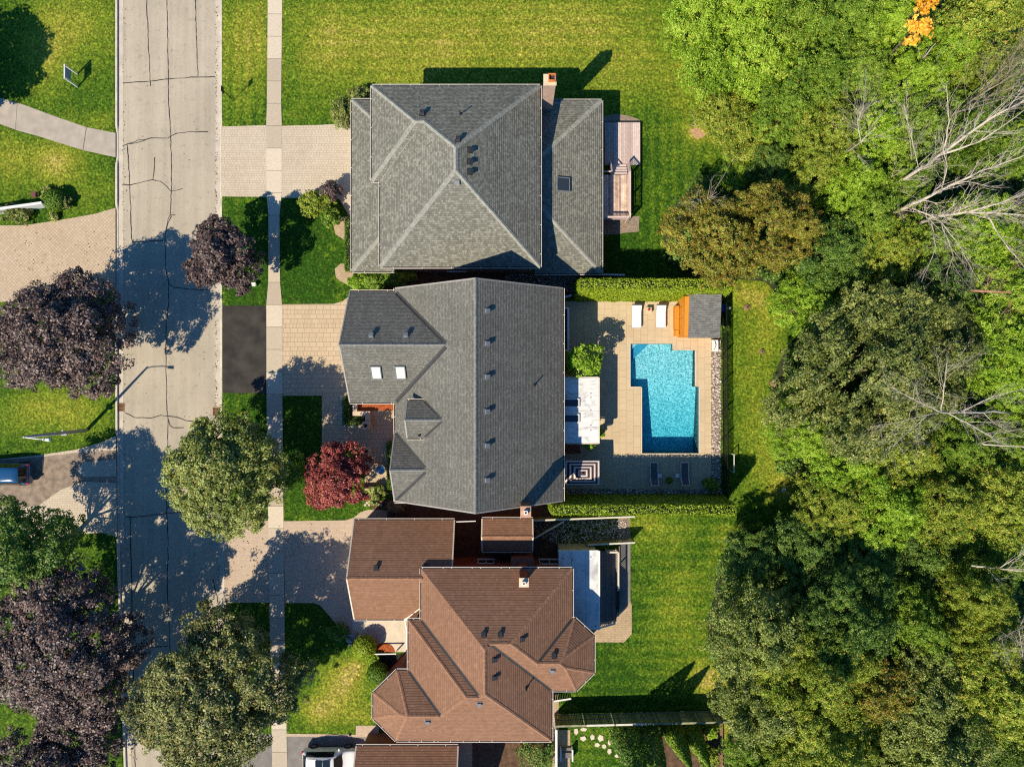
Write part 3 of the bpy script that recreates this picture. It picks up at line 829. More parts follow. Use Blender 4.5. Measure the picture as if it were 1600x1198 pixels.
unique_tree("garden_tree", "small bright lime tree growing out of the pool terrace beside the white roof", 913, 561, 28, 4.6, "lime", 20, zb=1.2, leaf=0.17, lobes=9, cl=0.34, per=32, trunk=0.08, edge=0.3)
unique_tree("garden_shrub", "dark green bush tucked under the eave beside the small lime tree", 888, 570, 14, 2.2, "teal", 21, zb=0.3, leaf=0.14, lobes=6, cl=0.3, per=30, trunk=0.05)
# a neighbour's tree standing just outside the frame whose shade falls on the lawn
unique_tree("purple_maple", "neighbour's maple just outside the upper left corner, seen only by its shade on the lawn", -176, 130, 84, 10.0, "purple", 22, lobes=11, leaf=0.26, cl=0.62, per=40)

# ---- the wood: a few crown shapes, each tree its own object
PROTO = {}
def proto(key, seed, R, zb, zt, **kw):
    rng = np.random.default_rng(seed)
    leaf = kw.pop("leaf", 0.24); asp = kw.pop("aspect", 0.62)
    P, N, T = crown_points(rng, R, zb, zt, **kw)
    PROTO[key] = (P, N, T, R, zb, zt, leaf, seed, asp)
proto("a", 101, 5.0, 3.0, 11.0, lobes=15, lr=0.34, cl=0.52, per=52, hollow=-0.36, leaf=0.163, edge=0.2)
proto("b", 102, 5.0, 3.0, 11.0, lobes=11, lr=0.40, cl=0.58, per=57, edge=0.28, hollow=-0.36, leaf=0.163)
proto("c", 103, 5.0, 3.0, 11.0, lobes=19, lr=0.30, cl=0.48, per=46, edge=0.24, hollow=-0.36, leaf=0.163)
proto("d", 106, 7.2, 3.5, 14.0, lobes=30, lr=0.23, cl=0.55, per=57, edge=0.24, hollow=-0.36, leaf=0.172)
proto("e", 107, 5.0, 3.0, 11.0, lobes=17, lr=0.30, cl=0.56, per=52, edge=0.34, hollow=-0.36, leaf=0.172)
proto("f", 104, 4.0, 1.5, 6.5, lobes=22, lr=0.26, cl=0.46, per=46, edge=0.45, spiky=0.9, hollow=-0.36, leaf=0.232, aspect=0.36)
proto("g", 105, 4.0, 1.5, 6.5, lobes=24, lr=0.25, cl=0.50, per=44, edge=0.5, spiky=0.9, hollow=-0.36, leaf=0.258, aspect=0.34)
MESHES = {}
TRUNKS = {}
def forest_tree(label, px, py, rpx, zt, sp, shape, name="woodland_tree", sy=1.0, cat="tree"):
    P, N, T, R, zb, zt0, leaf, seed, asp = PROTO[shape]
    key = (shape, sp)
    if key not in MESHES:
        rng = np.random.default_rng(seed + 7)
        MESHES[key] = leaf_mesh("crown", P, N, leaf, rng, LEAF[sp], T, aspect=asp)
    if shape not in TRUNKS:
        tb = trunk_mesh(np.random.default_rng(seed + 9), R, zb, zt0, 0.2, M["bark"], 6)
        t0 = tb.build("trunk", M["bark"], None, smooth=True)
        TRUNKS[shape] = t0.data
        bpy.data.objects.remove(t0)
    zm = zt * 0.62
    s = rpx * (CAM_H - zm) / FPX / R
    c = W(px, py, zm)
    rnd = random.Random(int(px * 7 + py * 13))
    ax = rnd.uniform(0.9, 1.18)
    root = thing(name, label, cat, (c.x, c.y, 0), rnd.uniform(0, 6.28), "trees of the wood behind the gardens")
    for nm_, me in (("trunk", TRUNKS[shape]), ("crown", MESHES[key])):
        o = bpy.data.objects.new(nm_, me); COL.objects.link(o); o.parent = root
        o.scale = (s * ax, s / ax * 1.04, zt / zt0)
    return root

FT = [
 # label, px, py, r, height, leaves, shape
 ("bright lime sumac at the upper edge of the wood next to the big lawn", 1088, 30, 52, 6.0, "lime", "f"),
 ("bright lime sumac second from the big lawn at the top of the wood", 1165, 22, 55, 6.5, "lime", "g"),
 ("lime sumac bulging over the big lawn above the bare earth patch", 1108, 108, 50, 5.5, "lime", "g"),
 ("lime sumac in the middle of the bright thicket at the top of the wood", 1182, 100, 54, 6.5, "lime", "f"),
 ("mid green tree behind the bright sumac thicket at the top of the photo", 1245, 45, 50, 7.5, "green", "f"),
 ("low olive bush on the wood's edge just above the fallen branch", 1122, 178, 40, 4.0, "yellow", "g"),
 ("olive yellow bush right of the bare earth patch on the lawn", 1160, 215, 46, 4.5, "yellow", "f"),
 ("small bright green bush at the mown edge below the bare earth patch", 1145, 268, 30, 3.0, "lime", "g"),
 ("green woodland tree at the top of the photo left of the orange sapling", 1312, 40, 58, 9.0, "green", "a"),
 ("bright green woodland tree whose crown touches the orange sapling", 1385, 48, 52, 9.0, "lime", "c"),
 ("large yellow green tree in the top right corner of the wood", 1535, 42, 78, 12.0, "yellow", "c"),
 ("green tree right of the orange sapling at the top of the photo", 1468, 95, 44, 9.5, "lime", "b"),
 ("olive tree left of the bare brown brushwood near the right edge", 1515, 128, 42, 10.0, "yellow", "b"),
 ("mid green tree above the leaning grey stump of the wood", 1275, 128, 52, 9.0, "green", "c"),
 ("dusty green tree with thin bare twigs between the sumac and the dead trees", 1330, 128, 48, 8.5, "green", "b"),
 ("bright green tree beside the pale broken log high in the wood", 1415, 132, 50, 9.0, "lime", "a"),
 ("green tree right behind the olive yellow bushes of the wood's edge", 1228, 178, 50, 8.0, "green", "a"),
 ("yellowish tree in the middle of the upper wood above the rust coloured oak", 1292, 212, 54, 9.0, "yellow", "a"),
 ("lime green tree between the dead trunks and the rust coloured oak", 1355, 212, 50, 9.0, "lime", "c"),
 ("green tree under the first branches of the tallest dead tree", 1418, 205, 48, 9.5, "green", "a"),
 ("shaded green tree partly behind the dead branches at the right edge", 1500, 205, 52, 9.0, "green", "b"),
 ("dark tree crossed by pale dead branches at the right edge", 1570, 235, 55, 9.0, "green", "c"),
 ("dark low tree in the shade behind the rust coloured oak", 1205, 265, 36, 5.5, "teal", "b"),
 ("olive tree touching the upper side of the rust coloured oak", 1262, 275, 46, 8.0, "yellow", "b"),
 ("bright green tree left of the forked dead trunks", 1325, 292, 50, 9.0, "lime", "a"),
 ("dark green tree under the forked dead trunks", 1398, 290, 50, 8.5, "green", "c"),
 ("large rust and olive oak on the lawn's edge behind the hedge", 1112, 372, 68, 10.5, "rust", "a"),
 ("second rust and yellow oak joined to the first on its wood side", 1192, 358, 76, 11.0, "rust", "d"),
 ("dark shrub in the shadow behind the upper side of the rust oak", 1100, 296, 24, 3.0, "teal", "b"),
 ("deep green tree between the rust oak and the dead trees", 1282, 400, 62, 9.5, "teal", "a"),
 ("green tree below the thick base of the dead trunks", 1345, 352, 50, 9.0, "green", "b"),
 ("yellow green tree above the broad dark oak", 1370, 395, 52, 9.5, "yellow", "c"),
 ("shaded tree under the fan of thin dead twigs", 1440, 385, 56, 9.0, "green", "a"),
 ("lime tree seen through the dead branches near the right edge", 1520, 365, 58, 10.0, "lime", "c"),
 ("green tree at the right edge above the red brown dead trunk", 1585, 385, 48, 10.0, "green", "b"),
 ("bright green tree at the wood's edge left of the broad dark oak", 1262, 478, 52, 8.0, "lime", "a"),
 ("dark low tree in the notch between the bright green tree and the broad oak", 1310, 440, 42, 7.0, "teal", "b"),
 ("dark tree between the broad oak and the thin dead twigs", 1455, 460, 56, 10.0, "teal", "a"),
 ("lime tree below the red brown dead trunk at the right edge", 1560, 465, 54, 10.5, "lime", "b"),
 ("broad dark olive oak standing highest in the middle of the wood", 1350, 580, 134, 14.0, "dark", "d"),
 ("dark olive oak leaning against the right flank of the broad oak", 1435, 560, 88, 13.0, "dark", "d"),
 ("lime tree right of the broad dark oak at the frame edge", 1545, 545, 66, 11.5, "lime", "c"),
 ("bright green tree at the right edge beside the star shaped dead tree", 1592, 615, 52, 11.0, "lime", "a"),
 ("bright green tree at the wood's edge opposite the pool fence", 1242, 672, 48, 8.5, "lime", "b"),
 ("lime tree below the broad dark oak facing the pool lawn", 1310, 712, 62, 10.0, "lime", "c"),
 ("yellow green tree under the star shaped dead tree", 1395, 705, 62, 10.5, "yellow", "a"),
 ("green tree below the star shaped dead tree", 1475, 695, 56, 10.0, "green", "c"),
 ("dark tree at the right edge among the fallen brown trunks", 1560, 690, 50, 9.0, "green", "b"),
 ("yellow green tree behind the pale stone on the lawn", 1300, 780, 55, 9.5, "yellow", "c"),
 ("lime yellow tree in the centre of the lower wood", 1375, 782, 62, 10.5, "lime", "a"),
 ("yellowish tree with orange flecks near the lower dead trunks", 1455, 778, 60, 10.5, "yellow", "b"),
 ("yellow tree at the right edge above the shaded hollow", 1550, 785, 62, 11.0, "yellow", "c"),
 ("grey green small tree at the wood's edge above the shaded hollow", 1272, 812, 34, 6.0, "sage", "b"),
 ("deep green tree in full shade at the wood's edge", 1180, 880, 54, 5.6, "teal", "a"),
 ("deep green tree in the middle of the shaded hollow", 1262, 858, 62, 8.0, "teal", "c"),
 ("dark green tree at the far side of the shaded hollow", 1345, 868, 56, 8.0, "teal", "b"),
 ("dark green tree under the lowest dead trunk", 1432, 862, 58, 8.0, "teal", "a"),
 ("shaded green tree at the right edge below the lowest dead trunk", 1540, 862, 60, 8.5, "green", "a"),
 ("tall deep green tree rising out of the shaded hollow", 1310, 955, 84, 13.0, "teal", "d"),
 ("pale olive tree bulging over the brown house's back lawn", 1178, 975, 74, 11.5, "sage", "b"),
 ("olive tree with yellow flecks behind the pale olive one", 1262, 1035, 88, 13.0, "yellow", "d"),
 ("olive green tree beside the end of the board fence", 1190, 1095, 76, 10.5, "sage", "a"),
 ("tree with orange tinged leaves in the middle of the lower wood", 1335, 1060, 66, 12.0, "rust", "c"),
 ("green tree right of the tall deep green tree", 1405, 965, 56, 10.5, "green", "b"),
 ("light yellow tree with sparse twigs below the lowest dead trunk", 1500, 915, 48, 11.5, "yellow", "b"),
 ("pale green tree in the lower right part of the wood", 1420, 1065, 74, 11.5, "sage", "c"),
 ("yellow brown tree left of the bare twigs at the right edge", 1518, 985, 56, 11.5, "yellow", "a"),
 ("large yellow olive tree at the right edge below the bare twigs", 1548, 1070, 78, 12.0, "yellow", "c"),
 ("yellow green tree cut off by the lower edge beside the board fence", 1275, 1160, 92, 12.5, "yellow", "d"),
 ("olive green tree cut off by the lower edge beside the wooden garden edging", 1180, 1178, 56, 9.5, "green", "c"),
 ("pale grey green tree cut off by the lower edge of the wood", 1445, 1158, 84, 12.0, "sage", "a"),
 ("deep green tree in the lower right corner of the photo", 1578, 1180, 46, 9.0, "teal", "b"),
 ("dark green tree cut off by the lower edge between two pale ones", 1358, 1182, 40, 9.0, "teal", "c"),
]
for (lb, x, y, r, h, sp, sh) in FT:
    forest_tree(lb, x, y, r, h, sp, sh)
unique_tree("orange_sapling", "small orange sapling glowing among green crowns at the top of the wood", 1437, 44, 15, 11.8, "orange", 71, zb=9.0, leaf=0.2, lobes=6, cat="sapling", trunk=0.07, zmid=10.8, cl=0.34, per=16, edge=0.4, group="orange saplings of the wood")
unique_tree("orange_sapling", "tiny orange sapling cut off by the upper edge of the photo", 1452, 2, 13, 11.8, "orange", 72, zb=9.2, leaf=0.2, lobes=5, cat="sapling", trunk=0.06, zmid=10.8, cl=0.32, per=14, edge=0.4, group="orange saplings of the wood")

def undergrowth():
    rng = np.random.default_rng(77)
    poly = ccw(pxpoly([(x if x < 3000 else 1660, max(-60, min(1260, y))) for x, y in FOREST]))
    n = 5200
    X = rng.uniform(13, 48, n * 2); Y = rng.uniform(-37, 37, n * 2)
    k = inside(poly, X, Y)
    X, Y = X[k], Y[k]
    nc = len(X); per = 26
    z = rng.uniform(0.25, 1.5, nc) + 0.9 * np.sin(X * 0.6) * np.cos(Y * 0.5)
    q = unit(rng.normal(size=(nc, per, 3)) + np.array([0, 0, 0.8]))
    P = np.stack([X, Y, np.maximum(z, 0.25)], -1)[:, None, :] + q * rng.uniform(0.2, 0.75, (nc, per, 1)) * np.array([1, 1, 0.7])
    N = unit(q * 0.5 + np.array([0, 0, 0.7]) + rng.normal(0, 0.4, (nc, per, 3)))
    T = (0.45 + 0.2 * np.sin(X * 0.35 + Y * 0.2))[:, None] + rng.normal(0, 0.18, (nc, per))
    P = P.reshape(-1, 3); N = N.reshape(-1, 3); T = T.ravel()
    ok = P[:, 2] > 0.05
    me = leaf_mesh("undergrowth", P[ok], N[ok], 0.23, rng, LEAF["teal"], T[ok])
    o = bpy.data.objects.new("undergrowth", me); COL.objects.link(o)
    tag(o, "green undergrowth filling the gaps between the trees of the wood", "undergrowth", None, "stuff")
undergrowth()

# ---- dead trees
def dead_tree(label, limbs, seed, spread=0.55, depth=3, group="dead trees of the wood", tw=1.0, mat=None):
    """limbs: list of (list of (px,py,z), base radius); thin twigs grow from each limb"""
    rnd = random.Random(seed)
    base = W(*limbs[0][0][0])
    root = thing("dead_tree", label, "dead tree", (base.x, base.y, 0), 0, group)
    def grow(mb, p, d, L, r, lev):
        n = 4
        pts = [p]; q = p.copy(); dd = d.copy()
        for i in range(n):
            dd = (dd + Vector((rnd.uniform(-.22, .22), rnd.uniform(-.22, .22), rnd.uniform(-.08, .2)))).normalized()
            q = q + dd * (L / n); pts.append(q.copy())
        mb.tube(pts, [r * (1 - 0.82 * i / n) for i in range(n + 1)], 5, cap=False)
        if lev > 0:
            for k in range(rnd.randint(2, 5)):
                i = rnd.randint(1, n)
                t = (dd + Vector((rnd.uniform(-1, 1), rnd.uniform(-1, 1), rnd.uniform(-.3, .5))) * 0.85).normalized()
                grow(mb, pts[i], t, L * rnd.uniform(0.4, 0.65), r * 0.5, lev - 1)
    for li, (pp, r0) in enumerate(limbs):
        r0 = r0 * 0.72
        pts = [W(*p) for p in pp]
        mt = MB()
        fine = []
        for a, b in zip(pts, pts[1:]):
            n = 4
            for j in range(n):
                q = a + (b - a) * (j / n)
                if j: q = q + Vector((rnd.uniform(-1, 1), rnd.uniform(-1, 1), rnd.uniform(-1, 1))) * 0.035 * (b - a).length / n * 2
                fine.append(q)
        fine.append(pts[-1])
        N_ = len(fine)
        mt.tube(fine, [max(0.014, r0 * (1 - 0.86 * i / (N_ - 1))) for i in range(N_)], 7)
        mt.build("trunk" if li == 0 else "limb", mat or M["dead"], root, smooth=True)
        tb = MB()
        for i in range(2, N_ - 1):
            for k in range(rnd.choice([1, 2, 2, 3])):
                if rnd.random() > tw: continue
                d = (fine[i + 1] - fine[i]).normalized()
                t = (d * 0.9 + Vector((rnd.uniform(-1, 1), rnd.uniform(-1, 1), rnd.uniform(-.25, .5))) * spread * 1.5).normalized()
                rr_ = max(0.012, r0 * (1 - 0.86 * i / (N_ - 1)) * 0.42)
                grow(tb, fine[i], t, rnd.uniform(0.9, 2.9), min(rr_, 0.045), depth - 1)
        if tb.f: tb.build("twigs", mat or M["dead"], root, smooth=True)
    return root
dead_tree("tallest dead tree whose pale limbs sweep to the right edge above the others", [
    ([(1372, 300, 3), (1402, 288, 7), (1468, 242, 11), (1540, 190, 14), (1610, 150, 16)], 0.26),
    ([(1468, 242, 11), (1530, 222, 12.5), (1600, 172, 14.5)], 0.13),
    ([(1475, 240, 11), (1483, 190, 13), (1478, 130, 14.5)], 0.10),
    ([(1436, 265, 9), (1424, 215, 11.5), (1412, 165, 13)], 0.05)], 31)
dead_tree("forked dead tree with a fan of thin twigs hanging below its trunk", [
    ([(1366, 346, 4), (1412, 326, 8), (1468, 298, 11), (1530, 268, 13), (1612, 238, 15)], 0.24),
    ([(1425, 325, 9), (1470, 345, 10), (1500, 385, 11), (1520, 425, 11.5)], 0.08),
    ([(1470, 300, 11), (1480, 260, 12), (1470, 215, 13)], 0.06)], 32)
dead_tree("dead tree with long level limbs reaching the right edge below the forked one", [
    ([(1432, 352, 6), (1455, 340, 9), (1512, 331, 11), (1570, 334, 12.5), (1615, 336, 13)], 0.2),
    ([(1512, 331, 11), (1560, 318, 12.5), (1610, 300, 14)], 0.12),
    ([(1455, 342, 9), (1462, 385, 10), (1440, 440, 10.5)], 0.07),
    ([(1540, 334, 11.5), (1570, 380, 12), (1602, 420, 12.5)], 0.09),
    ([(1470, 345, 9.5), (1490, 400, 10), (1478, 430, 10.3)], 0.05)], 33)
dead_tree("star shaped dead tree with twigs radiating over the dark oak", [
    ([(1575, 644, 8), (1520, 644, 12.5), (1470, 644, 14.5), (1440, 630, 15.5), (1390, 604, 16)], 0.12),
    ([(1470, 644, 14.5), (1475, 605, 15.5), (1480, 560, 16)], 0.06),
    ([(1480, 645, 14.5), (1520, 665, 15), (1560, 690, 15.3)], 0.06),
    ([(1450, 648, 14.5), (1425, 670, 15), (1395, 698, 15.3)], 0.05),
    ([(1500, 644, 14), (1550, 620, 15), (1605, 605, 15.5)], 0.07),
    ([(1465, 644, 14.5), (1420, 655, 15), (1360, 668, 15.4)], 0.04)], 34, spread=0.6)
M["red_wood"] = plain("red_brown_dead_wood", (0.36, 0.19, 0.12), 0.9, 0.25, 3.0)
dead_tree("red brown dead trunk lying level at the right edge", [([(1515, 454, 9), (1560, 456, 9.6), (1620, 457, 10)], 0.16), ([(1590, 457, 9.8), (1575, 480, 10), (1560, 496, 10)], 0.05)], 35, mat=M["red_wood"], tw=0.4)
dead_tree("pinkish fallen trunk at the right edge below the star shaped dead tree", [([(1503, 692, 9), (1550, 695, 9.3), (1640, 700, 9.5)], 0.15)], 36, tw=0.15)
dead_tree("pale dead trunk at the right edge over the shaded hollow", [([(1518, 883, 9), (1560, 888, 10), (1620, 895, 10.8)], 0.12), ([(1560, 888, 10), (1585, 872, 10.8), (1612, 858, 11.3)], 0.05)], 37, tw=0.7)
dead_tree("short broken log standing pale among bright leaves", [([(1434, 101, 6.5), (1447, 86, 8), (1462, 68, 9.5)], 0.14)], 38, tw=0.15)
dead_tree("pair of thin bare poles left of the tallest dead tree", [([(1436, 265, 6), (1425, 215, 9), (1412, 162, 11)], 0.06), ([(1428, 270, 6), (1424, 240, 8), (1422, 218, 9)], 0.045)], 39, tw=0.1)
dead_tree("bare grey brushwood at the upper right edge", [([(1500, 172, 8), (1545, 140, 12), (1612, 100, 14)], 0.10), ([(1490, 178, 8), (1550, 160, 12), (1615, 140, 13.5)], 0.09), ([(1525, 150, 9), (1570, 105, 13), (1600, 62, 14)], 0.08), ([(1520, 160, 9), (1580, 138, 13), (1620, 118, 14)], 0.08), ([(1510, 165, 9), (1575, 150, 13), (1620, 152, 14)], 0.07), ([(1540, 140, 10), (1590, 100, 13.5), (1625, 85, 14)], 0.07)], 40, spread=0.9, depth=4, mat=plain("brown_twigs", (0.34, 0.275, 0.20), 0.9, 0.25, 3))
dead_tree("leaning grey dead branch crossing the green crowns left of the tallest dead tree", [([(1320, 240, 7), (1345, 222, 10.5), (1372, 195, 11.5)], 0.07), ([(1345, 222, 10.5), (1340, 190, 11.3), (1350, 165, 11.8)], 0.045)], 44, spread=0.7, depth=3)
dead_tree("net of bare pale twigs at the lower right edge", [([(1610, 975, 9), (1585, 985, 11), (1560, 1000, 12)], 0.05), ([(1612, 1000, 9), (1590, 1010, 11), (1572, 1020, 12)], 0.05), ([(1600, 960, 10), (1592, 985, 12), (1598, 1025, 12)], 0.04)], 41, spread=0.9, depth=3)
dead_tree("small tuft of bare grey twigs on the upper side of the rust oak", [([(1118, 330, 6), (1100, 318, 8), (1080, 315, 9)], 0.04), ([(1112, 326, 7), (1105, 310, 8.5), (1120, 300, 9)], 0.03)], 42, spread=0.8, depth=2)
dead_tree("thin bare twigs poking from the middle of the upper wood", [([(1345, 205, 7), (1335, 190, 9), (1326, 200, 9.6)], 0.035), ([(1340, 198, 8), (1345, 180, 9.3), (1338, 170, 9.8)], 0.03)], 43, spread=0.8, depth=2)
# fallen branch on the lawn
fb = MB()
fb.tube([W(1117, 190, .1), W(1102, 193, .12), W(1088, 198, .1), W(1076, 194, .06)], [.05, .04, .03, .015], 6)
fb.tube([W(1088, 198, .1), W(1084, 186, .12), W(1079, 172, .06)], [.03, .02, .01], 6)
fb.tube([W(1100, 193, .12), W(1112, 197, .1)], [.02, .01], 5)
tag(fb.build("fallen_branch", M["dead"], smooth=True), "pale fallen branch lying on the lawn's edge by the bare earth patch", "branch")

# ---- hedges and shrubs
def hedge(label, base, top, z, sp, seed, n, leaf=0.12, name="hedge", rough=0.07, group=None, z0=0.0):
    """clipped hedge: base and top are matching rings of world xy points"""
    rng = np.random.default_rng(seed)
    base = [Vector((x, y, z0)) for x, y in base]; top = [Vector((x, y, z)) for x, y in top]
    quads = []
    k = len(base)
    for i in range(k):
        quads.append((base[i], base[(i + 1) % k], top[(i + 1) % k], top[i]))
    for i in range(0, k - 2, 2):
        pass
    # top as fan of quads (ring of 4 expected, longer rings as strips)
    h = k // 2
    for i in range(h - 1):
        quads.append((top[i], top[i + 1], top[k - 2 - i], top[k - 1 - i]))
    cen = sum(base + top, Vector((0, 0, 0))) / (2 * k)
    P = []; N = []
    A = [((q[1] - q[0]).cross(q[3] - q[0]).length + (q[2] - q[1]).cross(q[2] - q[3]).length) / 2 for q in quads]
    for qi, (q, a) in enumerate(zip(quads, A)):
        m_ = max(4, int(n * a / sum(A) * (0.62 if qi >= k else 1.1)))
        u = rng.random((m_, 1)); v = rng.random((m_, 1))
        a0, a1, a2, a3 = [np.array(p) for p in q]
        p = (a0 * (1 - u) + a1 * u) * (1 - v) + (a3 * (1 - u) + a2 * u) * v
        nn = (q[1] - q[0]).cross(q[3] - q[0]).normalized()
        c = (q[0] + q[1] + q[2] + q[3]) / 4 - cen
        if qi >= k: nn = Vector((0, 0, 1))
        elif nn.dot(c) < 0: nn = -nn
        nn = np.array(nn)
        bumpy = 0.6 * np.sin(p[:, 0:1] * 4.1 + qi) * np.sin(p[:, 1:2] * 3.3 + p[:, 2:3] * 4)
        rg = rough * (2.2 if qi >= k else 1.0)
        p = p + nn * (rng.normal(0, rg, (m_, 1)) + bumpy * rg)
        P.append(p); N.append(unit(nn + rng.normal(0, 0.42 if qi < k else 0.6, (m_, 3))))
    P = np.concatenate(P); N = np.concatenate(N)
    T = 0.5 + rng.normal(0, 0.2, len(P))
    ins = 0.10
    cv = []; cc2 = Vector((cen.x, cen.y, 0))
    def shrink(p, dz):
        # move towards the nearest point of the centre line: shrink by fixed distance in xy
        return p
    cv = [np.array([p.x, p.y, p.z]) for p in base] + [np.array([p.x, p.y, p.z - 0.13]) for p in top]
    cv = np.array(cv)
    # inset ring
    ctr = np.array([(cv[i] + cv[k - 1 - i]) / 2 for i in range(k)] + [(cv[k + i] + cv[k + k - 1 - i]) / 2 for i in range(k)])
    d = ctr - cv; L = np.linalg.norm(d[:, :2], axis=1, keepdims=True) + 1e-6
    cv = cv + d / L * np.minimum(ins, L * 0.4)
    cf = [[i, (i + 1) % k, k + (i + 1) % k, k + i] for i in range(k)] + [[k + i, k + i + 1, k + k - 2 - i, k + k - 1 - i] for i in range(h - 1)]
    me = leaf_mesh(name, P, N, leaf, rng, [LEAF[sp], M["core"]], T, (cv, np.array(cf)), aspect=0.6)
    o = bpy.data.objects.new(name, me); COL.objects.link(o)
    return tag(o, label, "hedge", group)

def ring(y0, y1, x0, x1, n=1):
    return [(x0, y0), (x1, y0), (x1, y1), (x0, y1)]
hedge("tall clipped lime hedge along the house side of the pool terrace", ring(7.15, 8.75, 5.35, 18.1), ring(7.62, 8.32, 5.45, 17.75), 4.9, "hedge", 51, 46000, 0.13, rough=0.05)
hedge("long clipped lime hedge between the pool garden and the brown house's lawn", ring(-10.75, -9.6, 3.1, 18.2), ring(-10.42, -9.68, 3.2, 17.8), 5.2, "hedge", 52, 48000, 0.13, rough=0.045)

def shrub(label, px, py, rpx, h, sp, seed, clipped=False, leaf=0.12, name="shrub", sx=1.0, sy=1.0, group=None, n=2600, cat="shrub"):
    rng = np.random.default_rng(seed)
    zm = h * 0.55
    R = rpx * (CAM_H - zm) / FPX
    c = W(px, py, zm)
    if clipped:
        d = unit(rng.normal(size=(n, 3)) + np.array([0, 0, 0.3]))
        P = d * np.array([R * sx, R * sy, h * 0.52]) * (1 + rng.normal(0, 0.035, (n, 1))) + np.array([0, 0, h * 0.48])
        N = unit(d + rng.normal(0, 0.4, (n, 3))); T = 0.5 + rng.normal(0, 0.18, n)
        k = P[:, 2] > 0.03; P, N, T = P[k], N[k], T[k]
        th = np.linspace(0, 6.283, 13)[:-1]
        prof = [(0.55, 0.02), (0.85, 0.30), (0.88, 0.55), (0.6, 0.85), (0.15, 0.93)]
        cv = np.array([[R * sx * a * math.cos(t), R * sy * a * math.sin(t), h * b] for a, b in prof for t in th])
        cf = np.array([[j * 12 + i, j * 12 + (i + 1) % 12, (j + 1) * 12 + (i + 1) % 12, (j + 1) * 12 + i] for j in range(4) for i in range(12)])
        me = leaf_mesh(name, P, N, leaf, rng, [LEAF[sp], M["core"]], T, (cv, cf))
    else:
        P, N, T = crown_points(rng, R, 0.1, h, lobes=8, lr=0.42, cl=max(0.16, R * 0.24), per=30, sx=sx, sy=sy, edge=0.25)
        me = leaf_mesh(name, P, N, leaf, rng, [LEAF[sp], M["core"]], T)
    o = bpy.data.objects.new(name, me); COL.objects.link(o)
    o.location = (c.x, c.y, 0)
    return tag(o, label, cat, group)

shrub("clipped lime ball shrub by the brown house's front walk", 569, 1012, 18.5, 1.7, "hedge", 61, True, 0.11, n=4200)
shrub("clipped dark green ball shrub beside the brown bay front", 590, 1052, 16.5, 1.5, "box", 62, True, 0.11, n=3600)
shrub("low dark green cushion shrub at the driveway corner by the boulders", 527, 988, 13, 0.9, "box", 63, False, 0.12, sx=1.15, sy=0.85)
shrub("small bright shrub between the two clipped balls", 586, 1030, 7, 0.7, "lime", 64)
shrub("yellow green shrub at the corner of the front lawn by the cobble driveway", 497, 318, 24, 1.9, "yellow", 65, False, 0.14, sx=1.1, sy=0.8)
shrub("purple leaved shrub on top of the mixed shrubs by the cobble driveway", 518, 301, 14, 2.1, "purple", 66, False, 0.13)
shrub("dark green shrub below the yellow green one on the front lawn", 516, 340, 16, 1.5, "green", 67, False, 0.13)
shrub("dark shrub wrapped round the upper corner of the hip roofed house", 538, 176, 20, 1.4, "dark", 68, False, 0.13, sx=0.9, sy=1.2)
shrub("dark clipped shrub under the upper eave of the hip roofed house", 566, 152, 18, 1.4, "dark", 69, False, 0.13, sx=1.2, sy=0.8)
shrub("lime shrub at the lower corner of the hip roofed house", 560, 438, 14, 1.5, "lime", 70, False, 0.13, sx=1.2, sy=0.7)
shrub("green shrub in the gap between the two grey houses", 588, 437, 18, 1.6, "box", 71, False, 0.13, sx=1.2, sy=0.75)
shrub("bright green bushy shrub at the mouth of the gap between the grey houses", 622, 433, 22, 1.7, "box", 72, False, 0.13, sx=1.2, sy=0.6)
shrub("pale flowering hydrangea beside the red maple", 587, 774, 14.5, 1.1, "pale", 73, False, 0.13)
shrub("tawny ornamental grass at the corner of the grey gabled house", 621, 790, 11, 1.0, "straw", 74, False, 0.16, sx=1.2, sy=0.7)
shrub("round dark green bush across the street by the white fence end", 84, 313, 17, 1.4, "box", 75, True, 0.13, n=2800)
shrub("spreading dark bush behind the white fence across the street", 20, 334, 18, 1.2, "dark", 76, False, 0.14, sx=1.2, sy=0.75)
shrub("yellow flowering clump between the round bush and the driveway", 83, 338, 8, 0.5, "pale", 77, False, 0.10)
shrub("pale yellow clump on the upper side of the round bush", 72, 302, 9, 0.5, "pale", 78, False, 0.10)
shrub("small pale clump against the white fence", 45, 327, 6, 0.6, "pale", 79, False, 0.10)
shrub("tufted dark grass clump on the right of the round bush", 101, 315, 10, 0.9, "dark", 80, False, 0.14)
shrub("dark evergreen shrub filling the bed below the brown house", 838, 1172, 30, 1.8, "teal", 81, False, 0.13, sx=1.0, sy=1.0)
shrub("olive dry shrub at the end of the lower garden bed", 1106, 1180, 15, 1.6, "yellow", 86, False, 0.15)
shrub("small lime plant by the board fence's lower end", 1112, 1143, 9, 0.8, "lime", 87)
shrub("yellow green ground shrub left of the spreading tree shrub", 966, 1150, 12, 0.7, "yellow", 88, False, 0.12, sx=1.0, sy=1.3)
shrub("tall grass like plant at the corner of the pool terrace", 1111, 757, 9, 1.3, "green", 89, False, 0.16)
shrub("small palm like plant at the corner of the white roof", 937, 676, 6, 1.8, "lime", 90, False, 0.16)
shrub("small green plant below the white roof", 922, 695, 6, 1.2, "lime", 91, False, 0.16)
shrub("small lime weed by the pool pump", 1131, 512, 6, 0.8, "lime", 92, False, 0.12)
shrub("reddish weed beside the pool pump", 1130, 502, 6, 0.7, "rust", 93, False, 0.12)
